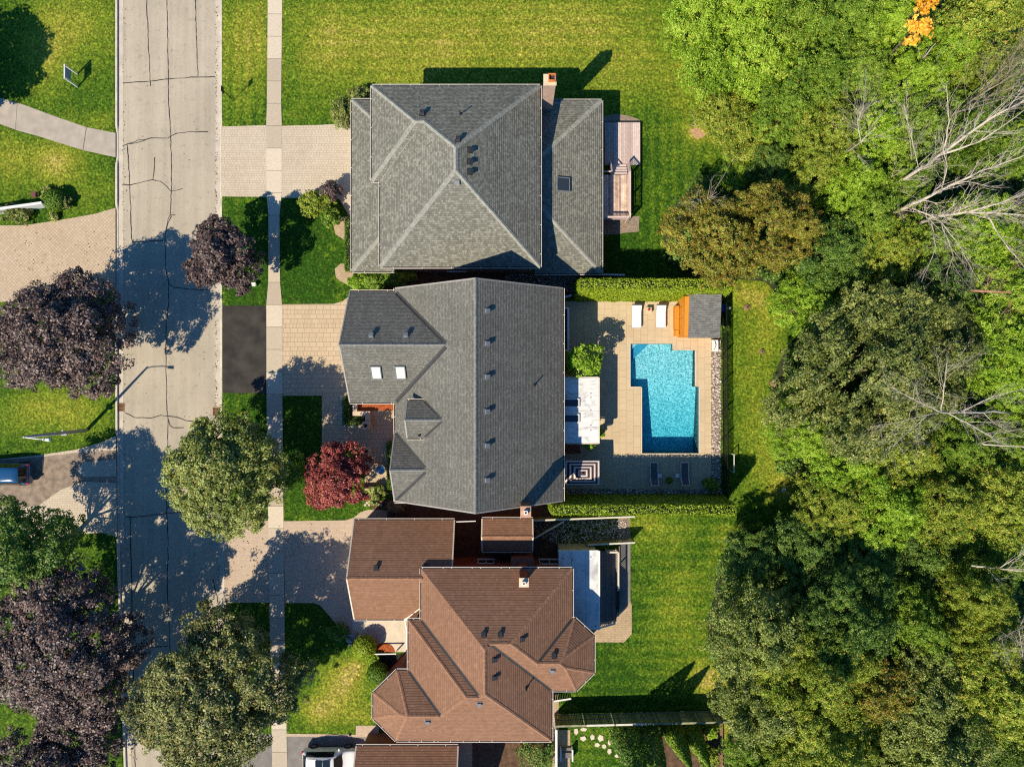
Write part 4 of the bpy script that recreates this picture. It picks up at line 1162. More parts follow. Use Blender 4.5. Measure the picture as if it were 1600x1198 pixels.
def tall_cedar(label, X, Y, r, h, seed, sp="teal"):
    rng = np.random.default_rng(seed)
    n = 5200
    z = h * rng.random(n) ** 1.3; th = rng.uniform(0, 6.283, n)
    rad = r * (1 - z / h) ** 0.75 * (0.8 + 0.25 * rng.random(n))
    P = np.stack([rad * np.cos(th), rad * np.sin(th), z], -1)
    N = unit(np.stack([np.cos(th), np.sin(th), np.full(n, 0.5)], -1) + rng.normal(0, 0.4, (n, 3)))
    root = thing("cedar_tree", label, "cedar", (X, Y, 0), 0, "cedars of the lower garden")
    tr = MB(); tr.tube([(0, 0, -.1), (0, 0, h * .9)], [.1, .02], 6); tr.build("trunk", M["bark"], root, local=True)
    me = leaf_mesh("crown", P, N, 0.2, rng, LEAF[sp], 0.5 + rng.normal(0, .2, n))
    o = bpy.data.objects.new("crown", me); COL.objects.link(o); o.parent = root
tall_cedar("tall dark pointed cedar by the board fence beside the stepping stones", 9.9, -30.4, 1.5, 9.3, 95)
tall_cedar("second dark cedar by the board fence, right of the tallest one", 11.6, -30.3, 1.3, 8.6, 96)
tall_cedar("bright green cedar in the middle of the lower garden", 14.1, -30.3, 0.95, 5.8, 94, "green")
tall_cedar("bright green cedar nearest the wooden edging of the lower garden", 15.6, -30.3, 0.9, 5.6, 93, "green")
# boxwood borders in the front court
hedge("low clipped box hedge bent round the front court of the grey gabled house", pxpoly([(568.5, 652), (536.5, 652), (536.5, 663.5), (568.5, 663.5)]), pxpoly([(568, 652.5), (537, 652.5), (537, 663), (568, 663)], 0.55), 0.55, "box", 97, 1800, 0.08, "box_hedge", 0.03)
hedge("upright leg of the clipped box hedge beside the garage wall", pxpoly([(546.5, 620), (536.5, 620), (536.5, 651), (546.5, 651)]), pxpoly([(546, 620.5), (537, 620.5), (537, 650.5), (546, 650.5)], 0.55), 0.55, "box", 98, 1800, 0.08, "box_hedge", 0.03)
hedge("clipped green strip hedge under the front windows of the grey gabled house", pxpoly([(619, 690), (605, 690), (605, 765), (619, 765)]), pxpoly([(618, 691), (606, 691), (606, 764), (618, 764)], 0.8), 0.8, "box", 99, 2600, 0.10, "box_hedge", 0.05)
hedge("dark green strip hedge along the west wall of the hip roofed house", pxpoly([(551, 340), (539, 340), (539, 424), (551, 424)]), pxpoly([(551, 341), (540, 341), (540, 423), (551, 423)], 0.9), 0.9, "box", 100, 2600, 0.10, "box_hedge", 0.05)

# ------------------------------------------------------------------ houses
M["sh_grey"] = shingle("light_grey_shingles", (0.305, 0.297, 0.240), (0.165, 0.160, 0.128), (0.085, 0.08, 0.065), 0.21, 0.175, 0.30, 0.22, 0.30, 0.10)
M["sh_dark"] = shingle("charcoal_shingles", (0.160, 0.154, 0.130), (0.258, 0.247, 0.212), (0.06, 0.06, 0.055), 0.20, 0.15, 0.50, -0.40, 0.30, 0.16)
M["sh_brown"] = shingle("brown_shingles", (0.258, 0.138, 0.083), (0.40, 0.23, 0.145), (0.15, 0.072, 0.040), 0.24, 0.19, 0.14, -0.72, 0.12, 0.09, 0.010)
M["sh_shed"] = shingle("grey_shed_shingles", (0.24, 0.235, 0.225), (0.15, 0.148, 0.142), (0.05, 0.05, 0.05), 0.4, 0.145, 0.25, 0.0, 0.45, 0.1)
M["cap_grey"] = plain("light_grey_ridge_caps", (0.285, 0.28, 0.235), 0.9, 0.25, 4.0, bmp=0.4)
M["cap_dark"] = plain("charcoal_ridge_caps", (0.20, 0.20, 0.185), 0.9, 0.25, 4.0, bmp=0.4)
M["cap_brown"] = plain("brown_ridge_caps", (0.29, 0.152, 0.087), 0.9, 0.22, 4.0, bmp=0.4)
M["valley"] = plain("valley_flashing", (0.045, 0.045, 0.045), 0.7, 0.2, 3.0)
M["white"] = plain("white_aluminium", (0.78, 0.74, 0.68), 0.45, 0.06, 2.0)
M["cream"] = plain("cream_aluminium", (0.66, 0.56, 0.44), 0.5, 0.08, 2.0)
M["gutter_white"] = plain("gutter_aluminium", (0.58, 0.53, 0.46), 0.5, 0.08, 2.0)
M["rake_grey"] = plain("grey_rake_trim", (0.34, 0.31, 0.27), 0.6, 0.1, 3)
M["trough"] = plain("gutter_inside", (0.05, 0.045, 0.04), 0.8, 0.3, 3.0)
M["vent"] = plain("dark_roof_vent", (0.035, 0.037, 0.042), 0.6, 0.15, 4.0)
M["ventgrey"] = plain("grey_roof_vent", (0.17, 0.18, 0.19), 0.5, 0.15, 4.0)
M["soffit"] = plain("soffit", (0.5, 0.45, 0.38), 0.7, 0.08, 2.0)
def brickwall(name, c1, c2, mort):
    m, nt, b = new_mat(name, 0.9, 0.2)
    v = coord(nt, "UV")
    t = brick_node(nt, v, c1, c2, mort, 0.22, 0.075, 0.008)
    n2 = noise(nt, v, 1.5, 4, 0.6)
    c = mixc(nt, 1.0, t.outputs["Color"], ramp(nt, n2, [(0.3, 0.8), (0.7, 1.15)]), 'MULTIPLY')
    nt.links.new(c, b.inputs["Base Color"])
    bump(nt, b, t.outputs["Fac"], -0.5, 0.01)
    return m
M["brick_pink"] = brickwall("pink_brick", (0.52, 0.34, 0.26), (0.42, 0.26, 0.19), (0.45, 0.38, 0.32))
M["brick_brown"] = brickwall("brown_brick", (0.27, 0.115, 0.06), (0.19, 0.075, 0.04), (0.24, 0.18, 0.14))
M["brick_red"] = brickwall("red_brick", (0.36, 0.085, 0.035), (0.24, 0.055, 0.025), (0.22, 0.12, 0.08))
M["glass"] = None
def glass_mat():
    m, nt, b = new_mat("window_glass", 0.06, 0.6)
    setc(b.inputs["Base Color"], (0.03, 0.04, 0.05))
    return m
M["glass"] = glass_mat()
M["sky_glass"] = plain("milky_skylight_glass", (0.62, 0.66, 0.55), 0.15, 0.06, 2.0, spec=0.6)

def clip(poly, f):
    """keep the part of a 2-D polygon where the linear function f >= 0"""
    out = []
    n = len(poly)
    for i in range(n):
        a, b = poly[i], poly[(i + 1) % n]
        fa, fb = f(a), f(b)
        if fa >= -1e-9: out.append(a)
        if (fa > 1e-9 and fb < -1e-9) or (fa < -1e-9 and fb > 1e-9):
            t = fa / (fa - fb)
            out.append((a[0] + (b[0] - a[0]) * t, a[1] + (b[1] - a[1]) * t))
    return out

class Vol:
    """one hipped or gabled roof body over a convex outline; slope None marks a gable edge"""
    def __init__(s, outline, ze, slopes):
        if area(outline) < 0:
            n = len(outline)
            outline = outline[::-1]
            slopes = [slopes[(n - 2 - i) % n] for i in range(n)]
        s.o = outline; s.ze = ze; s.s = slopes; s.n = len(outline)
        s.pl = []
        for i in range(s.n):
            a = Vector(outline[i]); b = Vector(outline[(i + 1) % s.n])
            d = (b - a).normalized(); nn = Vector((-d.y, d.x))
            s.pl.append((a, d, nn))
    def dist(s, i, p):
        a, d, nn = s.pl[i]
        return (p[0] - a.x) * nn.x + (p[1] - a.y) * nn.y
    def zi(s, i, p):
        return s.ze + s.s[i] * s.dist(i, p)
    def inside(s, p, tol=0.02):
        return all(s.dist(i, p) > -tol for i in range(s.n))
    def z(s, p):
        return min(s.zi(i, p) for i in range(s.n) if s.s[i] is not None)
    def facet(s, i):
        poly = list(s.o)
        for j in range(s.n):
            if j == i or s.s[j] is None: continue
            poly = clip(poly, lambda p, j=j: s.zi(j, p) - s.zi(i, p))
            if len(poly) < 3: return []
        # drop doubled corners
        out = []
        for p in poly:
            if not out or math.hypot(p[0] - out[-1][0], p[1] - out[-1][1]) > 1e-4: out.append(p)
        if len(out) > 1 and math.hypot(out[0][0] - out[-1][0], out[0][1] - out[-1][1]) < 1e-4: out.pop()
        return out

class House:
    def __init__(s, name, label, cat, loc, vols, sh, cap, wall, rake=None, capw=0.14, overhang=0.42, gutter="gutter_white"):
        s.root = thing(name, label, cat, (loc[0], loc[1], 0))
        s.v = vols; s.overhang = overhang
        roof = MB(); walls = MB(); caps = []; guts = []; rakes = []
        rnd = random.Random(9)
        def buried(v, p):
            return any(w is not v and w.inside(p, -0.05) and w.z(p) > v.z(p) - 0.04 for w in vols)
        for v in vols:
            edges = set()
            for i in range(v.n):
                if v.s[i] is None: continue
                poly = v.facet(i)
                if len(poly) < 3: continue
                a, d, nn = v.pl[i]
                k = math.sqrt(1 + v.s[i] ** 2)
                pts = [(p[0], p[1], v.zi(i, p)) for p in poly]
                uv = [((p[0] - a.x) * d.x + (p[1] - a.y) * d.y + 31.7 * i, v.dist(i, p) * k) for p in poly]
                roof.face(pts, 0, uv)
                roof.face([(x, y, z - 0.09) for x, y, z in reversed(pts)], 1, [(0, 0)] * len(pts))
                m = len(poly)
                for q in range(m):
                    p0, p1 = poly[q], poly[(q + 1) % m]
                    on = any(abs(v.dist(j, p0)) < 1e-3 and abs(v.dist(j, p1)) < 1e-3 for j in range(v.n))
                    if not on:
                        key = tuple(sorted([(round(p0[0], 2), round(p0[1], 2)), (round(p1[0], 2), round(p1[1], 2))]))
                        if key not in edges:
                            edges.add(key)
                            cm = MB()
                            s.ridge(cm, v, Vector(p0), Vector(p1), capw, rnd, buried)
                            if cm.f: caps.append(cm)
            for i in range(v.n):
                a, d, nn = v.pl[i]
                b = Vector(v.o[(i + 1) % v.n])
                if v.s[i] is not None:
                    gm = MB()
                    s.gutter(gm, a, b, d, nn, v.ze)
                    guts.append(gm)
                else:
                    L = (b - a).length
                    N_ = 24
                    prev = None
                    rk = MB()
                    for t in range(N_ + 1):
                        p = a + (b - a) * t / N_
                        cur = Vector((p.x, p.y, v.z((p.x + nn.x * .001, p.y + nn.y * .001))))
                        if prev is not None and not buried(v, ((prev.x + cur.x) / 2 + nn.x * .06, (prev.y + cur.y) / 2 + nn.y * .06)):
                            o_ = Vector((-nn.x, -nn.y, 0)) * 0.05
                            rk.face([prev + o_ + Vector((0, 0, .015)), cur + o_ + Vector((0, 0, .015)), cur - o_ * 1.2 + Vector((0, 0, .02)), prev - o_ * 1.2 + Vector((0, 0, .02))])
                            rk.face([prev + o_ + Vector((0, 0, .015)), prev + o_ - Vector((0, 0, .22)), cur + o_ - Vector((0, 0, .22)), cur + o_ + Vector((0, 0, .015))])
                            rk.face([prev + o_ - Vector((0, 0, .22)), prev - o_ * .5 - Vector((0, 0, .22)), cur - o_ * .5 - Vector((0, 0, .22)), cur + o_ - Vector((0, 0, .22))])
                        prev = cur
                    if rk.f: rakes.append(rk)
            # walls: each outline edge moved inwards
            ins = []
            for i in range(v.n):
                h = (i - 1) % v.n
                (a0, d0, n0), (a1, d1, n1) = v.pl[h], v.pl[i]
                o0 = s.overhang; o1 = s.overhang
                A = a0 + n0 * o0; B = a1 + n1 * o1
                den = d0.x * d1.y - d0.y * d1.x
                t = ((B.x - A.x) * d1.y - (B.y - A.y) * d1.x) / den
                ins.append(A + d0 * t)
            for i in range(v.n):
                p0, p1 = ins[i], ins[(i + 1) % v.n]
                L = (p1 - p0).length; N_ = max(1, int(L / 0.35))
                for t in range(N_):
                    q0 = p0 + (p1 - p0) * t / N_; q1 = p0 + (p1 - p0) * (t + 1) / N_
                    z0, z1 = v.z(q0) - 0.10, v.z(q1) - 0.10
                    walls.face([(q0.x, q0.y, -0.05), (q1.x, q1.y, -0.05), (q1.x, q1.y, z1), (q0.x, q0.y, z0)], 0,
                               [(L * t / N_, 0), (L * (t + 1) / N_, 0), (L * (t + 1) / N_, z1), (L * t / N_, z0)])
        s.roof = roof.build("roof", [sh, M["soffit"]], s.root)
        for c_ in caps: c_.build("ridge_cap", cap, s.roof, recalc=False)
        for g_ in guts: g_.build("gutter", [M[gutter], M["trough"]], s.root)
        for r_ in rakes: r_.build("rake_trim", rake or M["white"], s.root)
        walls.build("wall", wall, s.root)
    def ridge(s, mb, v, p0, p1, w, rnd, buried):
        L = (p1 - p0).length
        if L < 0.05: return
        d = (p1 - p0) / L; nn = Vector((-d.y, d.x))
        if v.z(p0) > v.z(p1): p0, p1, d = p1, p0, -d
        n = max(1, int(L / 0.32))
        for k in range(n):
            a = p0 + (p1 - p0) * (k / n); b = p0 + (p1 - p0) * min(1.0, (k + 1.06) / n)
            if buried(v, tuple((a + b) / 2)): continue
            up = 0.018
            def pt(p, o, u):
                q = p + nn * o
                return (q.x, q.y, v.z(q) + u)
            j = rnd.uniform(-.012, .012)
            A0, A1, A2 = pt(a, -w + j, up + .012), pt(a, 0, up + .03), pt(a, w + j, up + .012)
            B0, B1, B2 = pt(b, -w + j, up), pt(b, 0, up + .018), pt(b, w + j, up)
            mb.face([A0, A1, B1, B0]); mb.face([A1, A2, B2, B1])
    def gutter(s, mb, a, b, d, nn, ze):
        z = ze
        def P(p, o, zz): return (p.x - nn.x * o, p.y - nn.y * o, zz)
        # trough floor, outer lip, fascia
        mb.face([P(a, -0.02, z - .05), P(b, -0.02, z - .05), P(b, .10, z - .05), P(a, .10, z - .05)], 1)
        mb.hexa([P(a, .085, z - .14), P(b, .085, z - .14), P(b, .125, z - .14), P(a, .125, z - .14)], [P(a, .085, z - .012), P(b, .085, z - .012), P(b, .125, z - .012), P(a, .125, z - .012)], 0)
        mb.face([P(a, -.01, z - .22), P(b, -.01, z - .22), P(b, .13, z - .14), P(a, .13, z - .14)], 0)
        L = (b - a).length
        k = 1.0
        while k < L:
            p = a + d * k; q = a + d * (k + .05)
            mb.hexa([P(p, -.0, z - .02), P(q, -.0, z - .02), P(q, .09, z - .02), P(p, .09, z - .02)], [P(p, 0, z - .008), P(q, 0, z - .008), P(q, .09, z - .008), P(p, .09, z - .008)], 0)
            k += 2.3
    def z(s, p):
        zz = [v.z(p) for v in s.v if v.inside(p)]
        return max(zz) if zz else 0.0
    def on(s, px, py):
        z = 6.0
        for _ in range(30):
            p = W2(px, py, z)
            z = 0.5 * z + 0.5 * s.z(p)
        p = W2(px, py, z)
        return Vector((p[0], p[1], s.z(p)))
    def frame(s, p):
        e = 0.15
        zx = (s.z((p.x + e, p.y)) - s.z((p.x - e, p.y))) / (2 * e)
        zy = (s.z((p.x, p.y + e)) - s.z((p.x, p.y - e))) / (2 * e)
        n = Vector((-zx, -zy, 1)).normalized()
        down = Vector((zx, zy, 0))
        if down.length < 1e-4: down = Vector((0, 1, 0))
        u = Vector((down.x, down.y, zx * down.x + zy * down.y)).normalized()   # up the slope
        return n, u, u.cross(n).normalized()
    def valley(s, p0, p1, w=0.14, mat="valley"):
        mb = MB()
        p0 = Vector(p0); p1 = Vector(p1); d = (p1 - p0).normalized(); nn = Vector((-d.y, d.x))
        n = 10
        for k in range(n):
            a = p0 + (p1 - p0) * k / n; b = p0 + (p1 - p0) * (k + 1) / n
            for o0, o1 in ((-w, 0), (0, w)):
                q = [a + nn * o0, a + nn * o1, b + nn * o1, b + nn * o0]
                mb.face([(x.x, x.y, s.z((x.x, x.y)) + .014) for x in q])
        mb.build("valley", M[mat], s.roof)
    def vent(s, px, py, mat="ventgrey", size=0.36, h=0.24):
        p = s.on(px, py); n, u, r = s.frame(p)
        mb = MB()
        def P(a, b, c): return p + r * a + u * b + n * c
        q = size / 2
        mb.hexa([P(-q * 1.5, -q * 1.3, .012), P(q * 1.5, -q * 1.3, .012), P(q * 1.5, q * 1.6, .012), P(-q * 1.5, q * 1.6, .012)], [P(-q * 1.5, -q * 1.3, .03), P(q * 1.5, -q * 1.3, .03), P(q * 1.5, q * 1.6, .03), P(-q * 1.5, q * 1.6, .03)], 0)
        mb.hexa([P(-q, -q, .03), P(q, -q, .03), P(q, q, .03), P(-q, q, .03)], [P(-q * .9, -q * .9, h), P(q * .9, -q * .9, h), P(q * .9, q * .9, h * .75), P(-q * .9, q * .9, h * .75)], 0)
        mb.hexa([P(-q * 1.1, -q * 1.15, h), P(q * 1.1, -q * 1.15, h), P(q * 1.1, q, h * .75), P(-q * 1.1, q, h * .75)], [P(-q * 1.1, -q * 1.15, h + .03), P(q * 1.1, -q * 1.15, h + .03), P(q * 1.1, q, h * .75 + .03), P(-q * 1.1, q, h * .75 + .03)], 0)
        mb.build("vent", M[mat], s.roof)
    def pipe(s, px, py, h=0.5, r=0.05):
        p = s.on(px, py)
        mb = MB(); mb.tube([p - Vector((0, 0, .1)), p + Vector((0, 0, h))], r, 8)
        mb.lathe((p.x, p.y, p.z - .1), [(r * 2.6, 0.0), (r * 2.2, .16), (r * 1.1, .22)], 10)
        mb.build("vent_pipe", M["vent"], s.roof)
    def skylight(s, px, py, w, l, glass="sky_glass", h=0.14):
        p = s.on(px, py); n, u, r = s.frame(p)
        fr = MB(); gl = MB()
        def P(a, b, c): return p + r * a + u * b + n * c
        x, y, f = w / 2, l / 2, 0.07
        for (a0, a1, b0, b1) in ((-x, x, -y, -y + f), (-x, x, y - f, y), (-x, -x + f, -y + f, y - f), (x - f, x, -y + f, y - f)):
            fr.hexa([P(a0, b0, -.02), P(a1, b0, -.02), P(a1, b1, -.02), P(a0, b1, -.02)], [P(a0, b0, h), P(a1, b0, h), P(a1, b1, h), P(a0, b1, h)])
        o = fr.build("skylight", M["ventgrey"], s.root)
        gl.hexa([P(-x + f, -y + f, h - .06), P(x - f, -y + f, h - .06), P(x - f, y - f, h - .06), P(-x + f, y - f, h - .06)], [P(-x + f, -y + f, h - .02), P(x - f, -y + f, h - .02), P(x - f, y - f, h - .02), P(-x + f, y - f, h - .02)])
        gl.build("pane", M[glass], o)
    def window(s, a, b, z0, z1, out, panes=2):
        """window on a wall from a to b (world xy), standing proud along out"""
        a = Vector(a); b = Vector(b); out = Vector((out[0], out[1], 0))
        A = Vector((a.x, a.y, 0)); B = Vector((b.x, b.y, 0)); d = (B - A); L = d.length; d /= L
        fr = MB(); gl = MB()
        def slab(mb, t0, t1, h0, h1, o0, o1):
            p = A + d * t0; q = A + d * t1
            mb.hexa([p + out * o0 + Vector((0, 0, h0)), q + out * o0 + Vector((0, 0, h0)), q + out * o1 + Vector((0, 0, h0)), p + out * o1 + Vector((0, 0, h0))],
                    [p + out * o0 + Vector((0, 0, h1)), q + out * o0 + Vector((0, 0, h1)), q + out * o1 + Vector((0, 0, h1)), p + out * o1 + Vector((0, 0, h1))])
        f = 0.07
        slab(fr, 0, f, z0, z1, 0, .06); slab(fr, L - f, L, z0, z1, 0, .06)
        slab(fr, f, L - f, z1 - f, z1, 0, .06); slab(fr, f, L - f, z0, z0 + f, 0, .06)
        for k in range(1, panes):
            slab(fr, L * k / panes - .03, L * k / panes + .03, z0 + f, z1 - f, 0.0, .055)
        slab(fr, -.06, L + .06, z0 - .06, z0, 0, .11)
        o = fr.build("window", M["white"], s.root)
        slab(gl, f, L - f, z0 + f, z1 - f, .005, .03)
        gl.build("pane", M["glass"], o)
    def chimney(s, x0, x1, y0, y1, z0, z1, mat, cap, pot=None, potc=None):
        mb = MB()
        def uvbox(mb, x0, x1, y0, y1, z0, z1, m=0):
            for (p, q) in (((x0, y0), (x1, y0)), ((x1, y0), (x1, y1)), ((x1, y1), (x0, y1)), ((x0, y1), (x0, y0))):
                L = math.hypot(q[0] - p[0], q[1] - p[1])
                mb.face([(*p, z0), (*q, z0), (*q, z1), (*p, z1)], m, [(0, z0), (L, z0), (L, z1), (0, z1)])
            mb.face([(x0, y0, z1), (x1, y0, z1), (x1, y1, z1), (x0, y1, z1)], m, [(0, 0), (x1 - x0, 0), (x1 - x0, y1 - y0), (0, y1 - y0)])
        uvbox(mb, x0, x1, y0, y1, z0, z1)
        o = mb.build("chimney", mat, s.root)
        c = MB()
        g = .05
        c.box(x0 - g, x1 + g, y0 - g, y1 + g, z1 + .003, z1 + .09)
        c.build("chimney_cap", cap, o)
        if pot:
            pm = MB()
            w = min(x1 - x0, y1 - y0) * pot
            cx, cy = potc or ((x0 + x1) / 2, (y0 + y1) / 2)
            for (a, b, c_, d_) in ((-w, w, -w, -w + .06), (-w, w, w - .06, w), (-w, -w + .06, -w + .06, w - .06), (w - .06, w, -w + .06, w - .06)):
                pm.box(cx + a, cx + b, cy + c_, cy + d_, z1 + .09, z1 + .42)
            pm.box(cx - w + .06, cx + w - .06, cy - w + .06, cy + w - .06, z1 + .095, z1 + .15, 1)
            pm.build("chimney_pot", [M["terracotta"] if pot > 0.25 else M["white"], M["vent"]], o)

M["terracotta"] = plain("terracotta", (0.62, 0.20, 0.06), 0.8, 0.2, 5.0)
M["brick_cap"] = plain("brick_cap", (0.50, 0.29, 0.19), 0.9, 0.2, 5)
M["limestone"] = plain("cap_limestone", (0.66, 0.50, 0.34), 0.85, 0.12, 4.0)

# --- house 1: hip roofed
h1 = [Vol([(-10.41, 9.2), (2.22, 9.2), (2.22, 23.5), (-10.41, 23.5)], 5.6, [.70] * 4),
      Vol([(-11.07, 15.97), (-4.0, 15.97), (-4.0, 23.494), (-11.07, 23.494)], 5.594, [.70, None, .70, .70]),
      Vol([(-13.24, 9.27), (-9.75, 9.27), (-9.75, 23.46), (-13.24, 23.46)], 2.9, [.5, None, .5, .5]),
      Vol([(1.86, 9.1), (7.41, 9.1), (7.41, 23.4), (1.86, 23.4)], 2.9, [.30, .30, .30, None])]
H1 = House("brick_house", "large grey hip roofed house nearest the big lawn with a pale brick chimney", "house", (-4, 16), h1, M["sh_grey"], M["cap_grey"], M["brick_pink"], capw=0.17)
for x, y in ((734, 235), (734, 253), (734, 269)): H1.vent(x, y, "vent", 0.30, 0.2)
H1.vent(714.5, 284, "ventgrey", 0.30, 0.18)
for x, y in ((660, 179), (716, 220)): H1.vent(x, y, "vent", 0.30, 0.28)
H1.pipe(719, 179, 0.7, 0.05)
H1.skylight(879, 289, 1.15, 1.15, "glass", 0.2)
H1.chimney(2.42, 3.3, 22.5, 23.25, -0.1, 8.05, M["brick_pink"], M["limestone"], 0.36, (3.0, 22.95))
H1.valley((-10.41, 15.95), (-7.4, 18.95), .03, "cap_grey")
ov = 0.42
for a, b in (((-8.2, 9.62), (-6.6, 9.62)), ((-3.5, 9.62), (-1.7, 9.62)), ((.2, 9.62), (1.4, 9.62))):
    H1.window(a, b, 3.7, 4.9, (0, -1))
H1.window((-5.5, 9.62), (-3.9, 9.62), 0.9, 2.2, (0, -1))
H1.window((6.99, 14.2), (6.99, 16.4), 0.7, 2.3, (1, 0), 3)
H1.window((-12.82, 10.3), (-12.82, 12.4), 0.9, 2.3, (-1, 0), 3)
gd = MB()
for y0 in (17.2,):
    gd.box(-12.90, -12.80, y0, y0 + 4.9, 0.02, 2.3)
    for k in range(1, 4): gd.box(-12.915, -12.90, y0 + .1, y0 + 4.8, 0.57 * k - .015, 0.57 * k + .015)
gd.build("garage_door", M["white"], H1.root)
dp = MB(); dp.tube([(7.5, 9.0, 2.8), (7.0, 9.35, 2.4), (6.95, 9.35, 0.1), (7.3, 9.2, 0.05)], 0.05, 8); dp.build("downspout", M["white"], H1.root)

# --- house 2: gabled
sl = 0.795
h2 = [Vol([(-9.32, -9.36), (4.07, -9.36), (4.07, 7.58), (-9.32, 7.58)], 5.1, [None, sl, None, sl]),
      Vol([(-12.92, -1.53), (-4.3, -1.53), (-4.3, 7.33), (-12.92, 7.33)], 5.094, [.79, None, .79, None]),
      Vol([(-9.36, -9.42), (-6.2, -9.42), (-6.2, -3.86), (-9.36, -3.86)], 5.088, [.775, None, .775, None]),
      Vol([(-8.06, -4.20), (-4.6, -4.20), (-4.6, -1.30), (-8.06, -1.30)], 7.15, [.79, None, .79, None])]
H2 = House("gabled_house", "dark grey gabled house beside the pool with two skylights", "house", (-3, -1), h2, M["sh_dark"], M["cap_dark"], M["brick_brown"], capw=0.12, rake=M["rake_grey"], gutter="cream")
for y in (486, 537, 589, 643, 696, 750): H2.vent(760, y, "ventgrey", 0.31, 0.2)
for x in (577, 631): H2.vent(x + 3, 525, "ventgrey", 0.32, 0.22)
H2.skylight(588, 581, 0.80, 1.25); H2.skylight(626, 581, 0.80, 1.25)
H2.pipe(834, 602, 0.55, 0.05)
H2.pipe(655, 680, 0.3, 0.05)
H2.valley((-9.2, 7.2), (-4.95, 3.0), .16); H2.valley((-9.2, -1.45), (-4.95, 2.72), .16)
H2.valley((-9.2, -3.95), (-6.65, -6.45), .11); H2.valley((-9.2, -9.25), (-6.65, -6.8), .11)
H2.valley((-6.7, -1.36), (-5.3, -2.65), .09); H2.valley((-6.7, -4.12), (-5.3, -2.85), .09)
H2.chimney(0.66, 1.34, -9.75, -9.0, -0.1, 9.75, M["brick_brown"], M["brick_cap"], 0.2)
H2.window((-12.5, 2.0), (-12.5, 4.2), 3.2, 4.6, (-1, 0), 3)
gd = MB()
gd.box(-12.58, -12.48, 0.3, 5.2, 0.02, 2.3)
for k in range(1, 4): gd.box(-12.60, -12.58, .4, 5.1, 0.57 * k - .015, 0.57 * k + .015)
gd.build("garage_door", M["white"], H2.root)
H2.window((-8.94, -8.2), (-8.94, -5.2), 0.9, 2.4, (-1, 0), 3); H2.window((-8.94, -7.8), (-8.94, -5.6), 3.3, 4.6, (-1, 0), 3)
dr = MB(); dr.box(-8.96, -8.90, -3.2, -2.0, 0.1, 2.25); dr.build("front_door", plain("dark_door", (.06, .03, .02), .4), H2.root)
H2.window((3.65, 2.0), (3.65, 4.4), 3.2, 4.5, (1, 0), 3); H2.window((3.65, -8.4), (3.65, -6.0), .4, 2.4, (1, 0), 3)
# white bay on the pool side
by = MB()
by.box(3.66, 4.72, 2.75, 6.3, 0.05, 0.55, 0)
H2bay = by.build("bay", M["brick_brown"], H2.root)
by = MB()
for (a, b, c, d) in ((4.62, 4.78, 2.70, 6.35), (3.66, 4.62, 2.70, 2.82), (3.66, 4.62, 6.23, 6.35)):
    by.box(a, b, c, d, 2.3, 2.42)
for (x, y) in ((4.66, 2.74), (4.66, 6.31), (4.66, 4.5)): by.box(x - .05, x + .05, y - .05, y + .05, 0.553, 2.3)
by.build("bay_frame", M["white"], H2bay)
by = MB(); by.box(3.66, 4.615, 2.825, 6.225, 2.2, 2.34); by.build("bay_roof", M["trough"], H2bay)

# white metal terrace roof with two rooflights
m, nt, b = new_mat("streaked_white_metal", 0.55, 0.35)
v = coord(nt, "Object", (1.0, 2.6, 1.0), math.radians(12))
n1 = noise(nt, v, 0.9, 5, 0.6, 1.0)
nt.links.new(ramp(nt, n1, [(0.32, (0.42, 0.40, 0.36)), (0.48, (0.72, 0.70, 0.66)), (0.7, (0.80, 0.78, 0.74))]), b.inputs["Base Color"])
M["metal_white"] = m
tr_ = thing("terrace_roof", "white sheet metal lean to roof over the terrace of the grey gabled house", "lean-to", (5.6, -2.2, 0))
zt = lambda x: 3.15 - 0.05 * (x - 4.1)
rf = MB()
ys_ = [-4.92, -2.36, -0.95, 0.1, 0.5]
ys_ = [-4.90, -3.62, -2.28, -0.98, 0.47]
for y0, y1 in zip(ys_, ys_[1:]):
    rf.hexa([(3.7, y0 + .008, zt(3.7) - .06), (7.14, y0 + .008, zt(7.14) - .06), (7.14, y1 - .008, zt(7.14) - .06), (3.7, y1 - .008, zt(3.7) - .06)],
            [(3.7, y0 + .008, zt(3.7)), (7.14, y0 + .008, zt(7.14)), (7.14, y1 - .008, zt(7.14)), (3.7, y1 - .008, zt(3.7))])
trr = rf.build("roof", M["metal_white"], tr_)
bl = MB()
for x, y in ((6.5, -0.82), (6.5, -1.16), (6.5, -3.45), (6.5, -3.85), (6.5, -2.2)): bl.lathe((x, y, zt(x)), [(.05, 0), (.05, .03), (.02, .05)], 10)
bl.build("bolt", M["ventgrey"], trr)
ed = MB(); ed.box(7.145, 7.24, -4.95, 0.5, 2.86, 3.04); ed.box(3.7, 7.14, -4.99, -4.905, 2.9, 3.0); ed.box(3.7, 7.14, 0.475, 0.55, 2.9, 3.0)
ed.build("gutter", M["cream"], tr_)
for y in (-1.6, -2.88):
    f_ = MB()
    for (x0, x1, a, b_) in ((3.9, 5.55, y - .36, y - .28), (3.9, 5.55, y + .28, y + .36), (5.47, 5.55, y - .28, y + .28), (3.9, 3.98, y - .28, y + .28)):
        f_.box(x0, x1, a, b_, zt(4.7) - .06, zt(4.7) + .13)
    so = f_.build("skylight", M["white"], tr_)
    g_ = MB(); g_.box(3.98, 5.47, y - .28, y + .28, zt(4.7) - .0, zt(4.7) + .09); g_.build("pane", M["glass"], so)
ps = MB()
for y in (-4.8, -2.3, 0.4): ps.box(6.95, 7.08, y - .06, y + .06, 0, 2.93)
ps.build("post", M["white"], tr_)
dk = MB()
M["cedar_red"] = plain("red_stained_boards", (0.20, 0.075, 0.035), 0.7, 0.3, 6)
